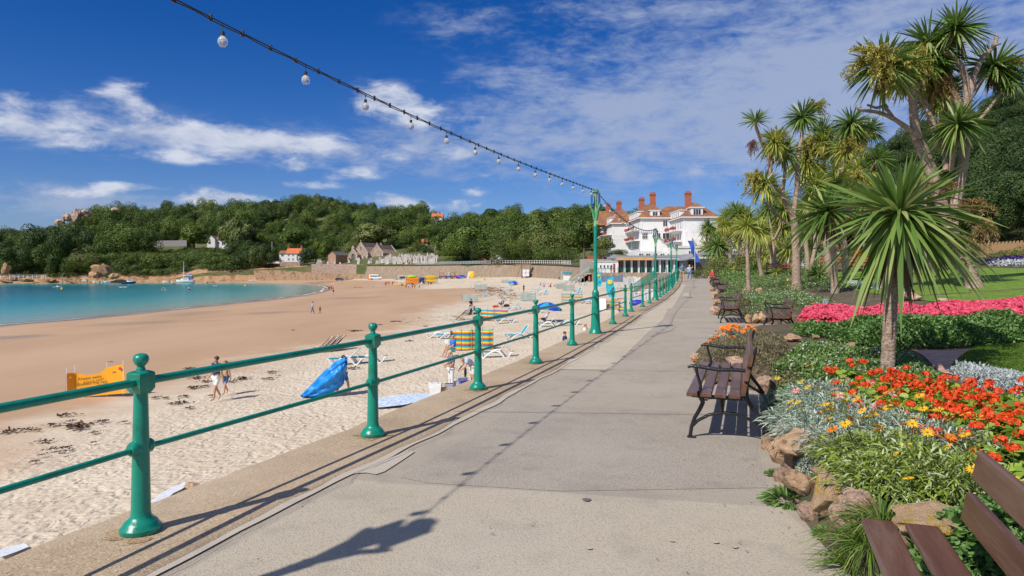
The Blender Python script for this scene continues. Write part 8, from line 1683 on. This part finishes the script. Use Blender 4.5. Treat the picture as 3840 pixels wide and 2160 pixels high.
# seaweed, scraps
def weed():
    r=np.random.default_rng(9); L=[]; P=[]
    def cl(px,py,s,n=26):
        v=sp(px,py); k=v.y/F; P.append((v,s*k*(1.0 if n<20 else 1.0),n if n<20 else 38))
    for x,y,s in [(245,1560,30),(195,1597,26),(265,1585,16),(290,1602,46),(295,1612,30),(35,1622,34),(100,1616,20),(135,1617,18),(355,1627,18),(165,1660,26),(190,1690,22),(248,1685,26),(232,1708,14),(160,1712,16),(128,1737,18),(345,1665,14),(385,1585,22),(465,1587,16),(415,1360,8),(735,1420,26),(770,1433,22),(708,1385,20),(720,1457,26),(765,1451,18),(668,1515,30),(620,1496,16),(580,1495,20),(690,1490,18),(710,1534,16),(915,1422,26),(870,1434,20),(918,1365,16),(860,1364,14),(793,1488,14),(1025,1398,20),(1043,1412,10),(1010,1422,22),(910,1424,16),(1325,1383,22),(1340,1365,10),(1330,1242,20),(1320,1290,14),(1425,1219,10),(1535,1281,14),(1595,1225,10),(1475,1207,14),(1495,1207,10),(1560,1243,12),(1100,1240,8)]: cl(x,y,s)
    for i in range(260):
        t=r.random(); x=1800+130*t+r.normal()*26; y=1084+46*t**1.5*r.uniform(.3,1.3)+r.normal()*7; cl(x,y,r.uniform(4,10),9)
    for i in range(70): cl(r.uniform(1640,1800),1230-r.uniform(0,60),r.uniform(3,8),8)
    for i in range(120): x=r.uniform(1500,1900); cl(x,1196+ (1650-x)*.10+r.normal()*9,r.uniform(3,7),7)
    for i in range(60): x=r.uniform(1600,1900); cl(x,1056+(x-1600)*.02+r.normal()*2,r.uniform(2,5),5)
    for v,s,n in P:
        a=r.normal(size=(n,2))*np.array([s,s*.9])*.55; b_=np.stack([v.x+a[:,0],v.y+a[:,1],np.full(n,v.z+.03)],1); b_[:,2]=[float(SND(x,y))+.06 for x,y in b_[:,:2]] if n>12 else b_[:,2]+.03
        d=np.stack([r.normal(size=n),r.normal(size=n)*.6,np.abs(r.normal(size=n))*.25+.05],1); L.append(blades(b_,d,s*r.uniform(.3,.8,n),s*.24,.3,'leaf',None,r))
    tag(addobj('seaweed',mk(merge(L),'seaweed',leafmat('dry_seaweed',[(.045,.025,.015),(.09,.055,.035),(.15,.10,.06)],rough=.8,transl=0))),'dark dry seaweed scattered in clumps and lines over the sand','seaweed',kind='stuff')
weed()
def litter():
    r=np.random.default_rng(4); n=420; y=r.uniform(2.5,16,n); t=r.random(n); x=EX(y)+.7+(XE(y)-EX(y)-.8)*np.where(r.random(n)<.6,1-t**3*.5,t); p=np.stack([x,y,PZ(y)+.018],1); d=np.stack([r.normal(size=n),r.normal(size=n),np.zeros(n)],1)
    tag(addobj('leaf_litter',mk(blades(p,d,r.uniform(.01,.035,n),.008,.0,'leaf',None,r),'leaf_litter',leafmat('litter',[(.12,.08,.05),(.25,.18,.10),(.40,.36,.30)],rough=.9,transl=0))),'tiny dry leaves and crumbs scattered on the path','leaf litter',kind='stuff')
    for i,(px,py,s) in enumerate([(2200,1880,.03),(2755,2058,.02),(2683,2040,.02),(2210,2063,.017),(2520,2035,.016)]):
        g=gp(px,py); P=[(g[0]+s*math.cos(a)*(1+.25*math.sin(3*a+i)),g[1]+s*1.1*math.sin(a)) for a in [i_*PI/6 for i_ in range(12)]]; patch('path_stain',P,M_mortar if i else mat('dark_stain',(.15,.13,.11),rough=.9),ppz,.014,.05)
litter()
b=MB(); v=hit(2800,1222,PW); b.tube([(-.35,0,.02),(.1,.05,.03),(.45,.08,.02)],.012,5); tag(b.obj('fallen_stick',M_woodp,loc=v),'thin fallen stick lying on the path by the orange rocks','stick')
b=MB(); v=hit(3098,1165,G); b.lathe([(.11,0),(.11,.32),(.12,.33),(.12,.36),(.02,.37)],16); tag(b.obj('garden_light',B_g,loc=(v.x,v.y,v.z)),'short grey cylinder lamp among the pink flowers','lamp')
# garden seats on the far lawn, garden lamp
for px,py,lb,s in ((3180,1003,'long orange brown garden bench behind the far lawn',1.5),(2935,1002,'brown garden bench behind the yellow trunked palm',1.2)):
    v=at(px,py,46 if px>3000 else 60); v.z=float(G(v.x,v.y)); root=thing('garden_bench',lb,'bench',v,0,'garden benches at the back of the lawn',s); m=mat('orange_brown_wood',(.36,.13,.05),(.44,.18,.08),scale=2,rough=.6)
    for k in range(3): b=MB(); b.box(-1.1,1.1,-.1+k*.16,.03+k*.16,.42,.46); b.obj('seat_slat',m,root)
    for k in range(3): b=MB(); b.box(-1.1,1.1,.40,.44,.55+k*.15,.66+k*.15); b.obj('back_slat',m,root)
    for x in (-1,1): b=MB(); b.box(x-.04,x+.04,-.1,.42,0,.41); b.box(x-.04,x+.04,.44,.48,0,1.0); b.obj('leg',M_iron,root)
v=at(3290,1000,52); b=MB(); b.tube([(0,0,-2.5),(0,0,2.0),(.1,0,2.35),(.35,0,2.45),(.5,0,2.3)],.05,8); tag(b.obj('garden_lamp',M_plast,loc=v),'white swan necked lamp standard behind the nearest palm','lamp')
house('white house with a brown roof seen between the palm trunks',2950,3150,985,930,905,95,8,M_white,M_tile,'x',[(-2,1,1,1),(2,1,1,1)])
root=thing('picket_fence','pale wattle fence under the pine wood at the right','fence',(0,0,0))
A=at(3590,920,66);Bq=at(3900,900,60)
for i in range(70): p=A.lerp(Bq,i/69); b=MB(); b.box(-.05,.05,-.02,.02,-2.5,.0+.12*math.sin(i*2.1)); b.obj('paling',M_woodp,root,loc=p)
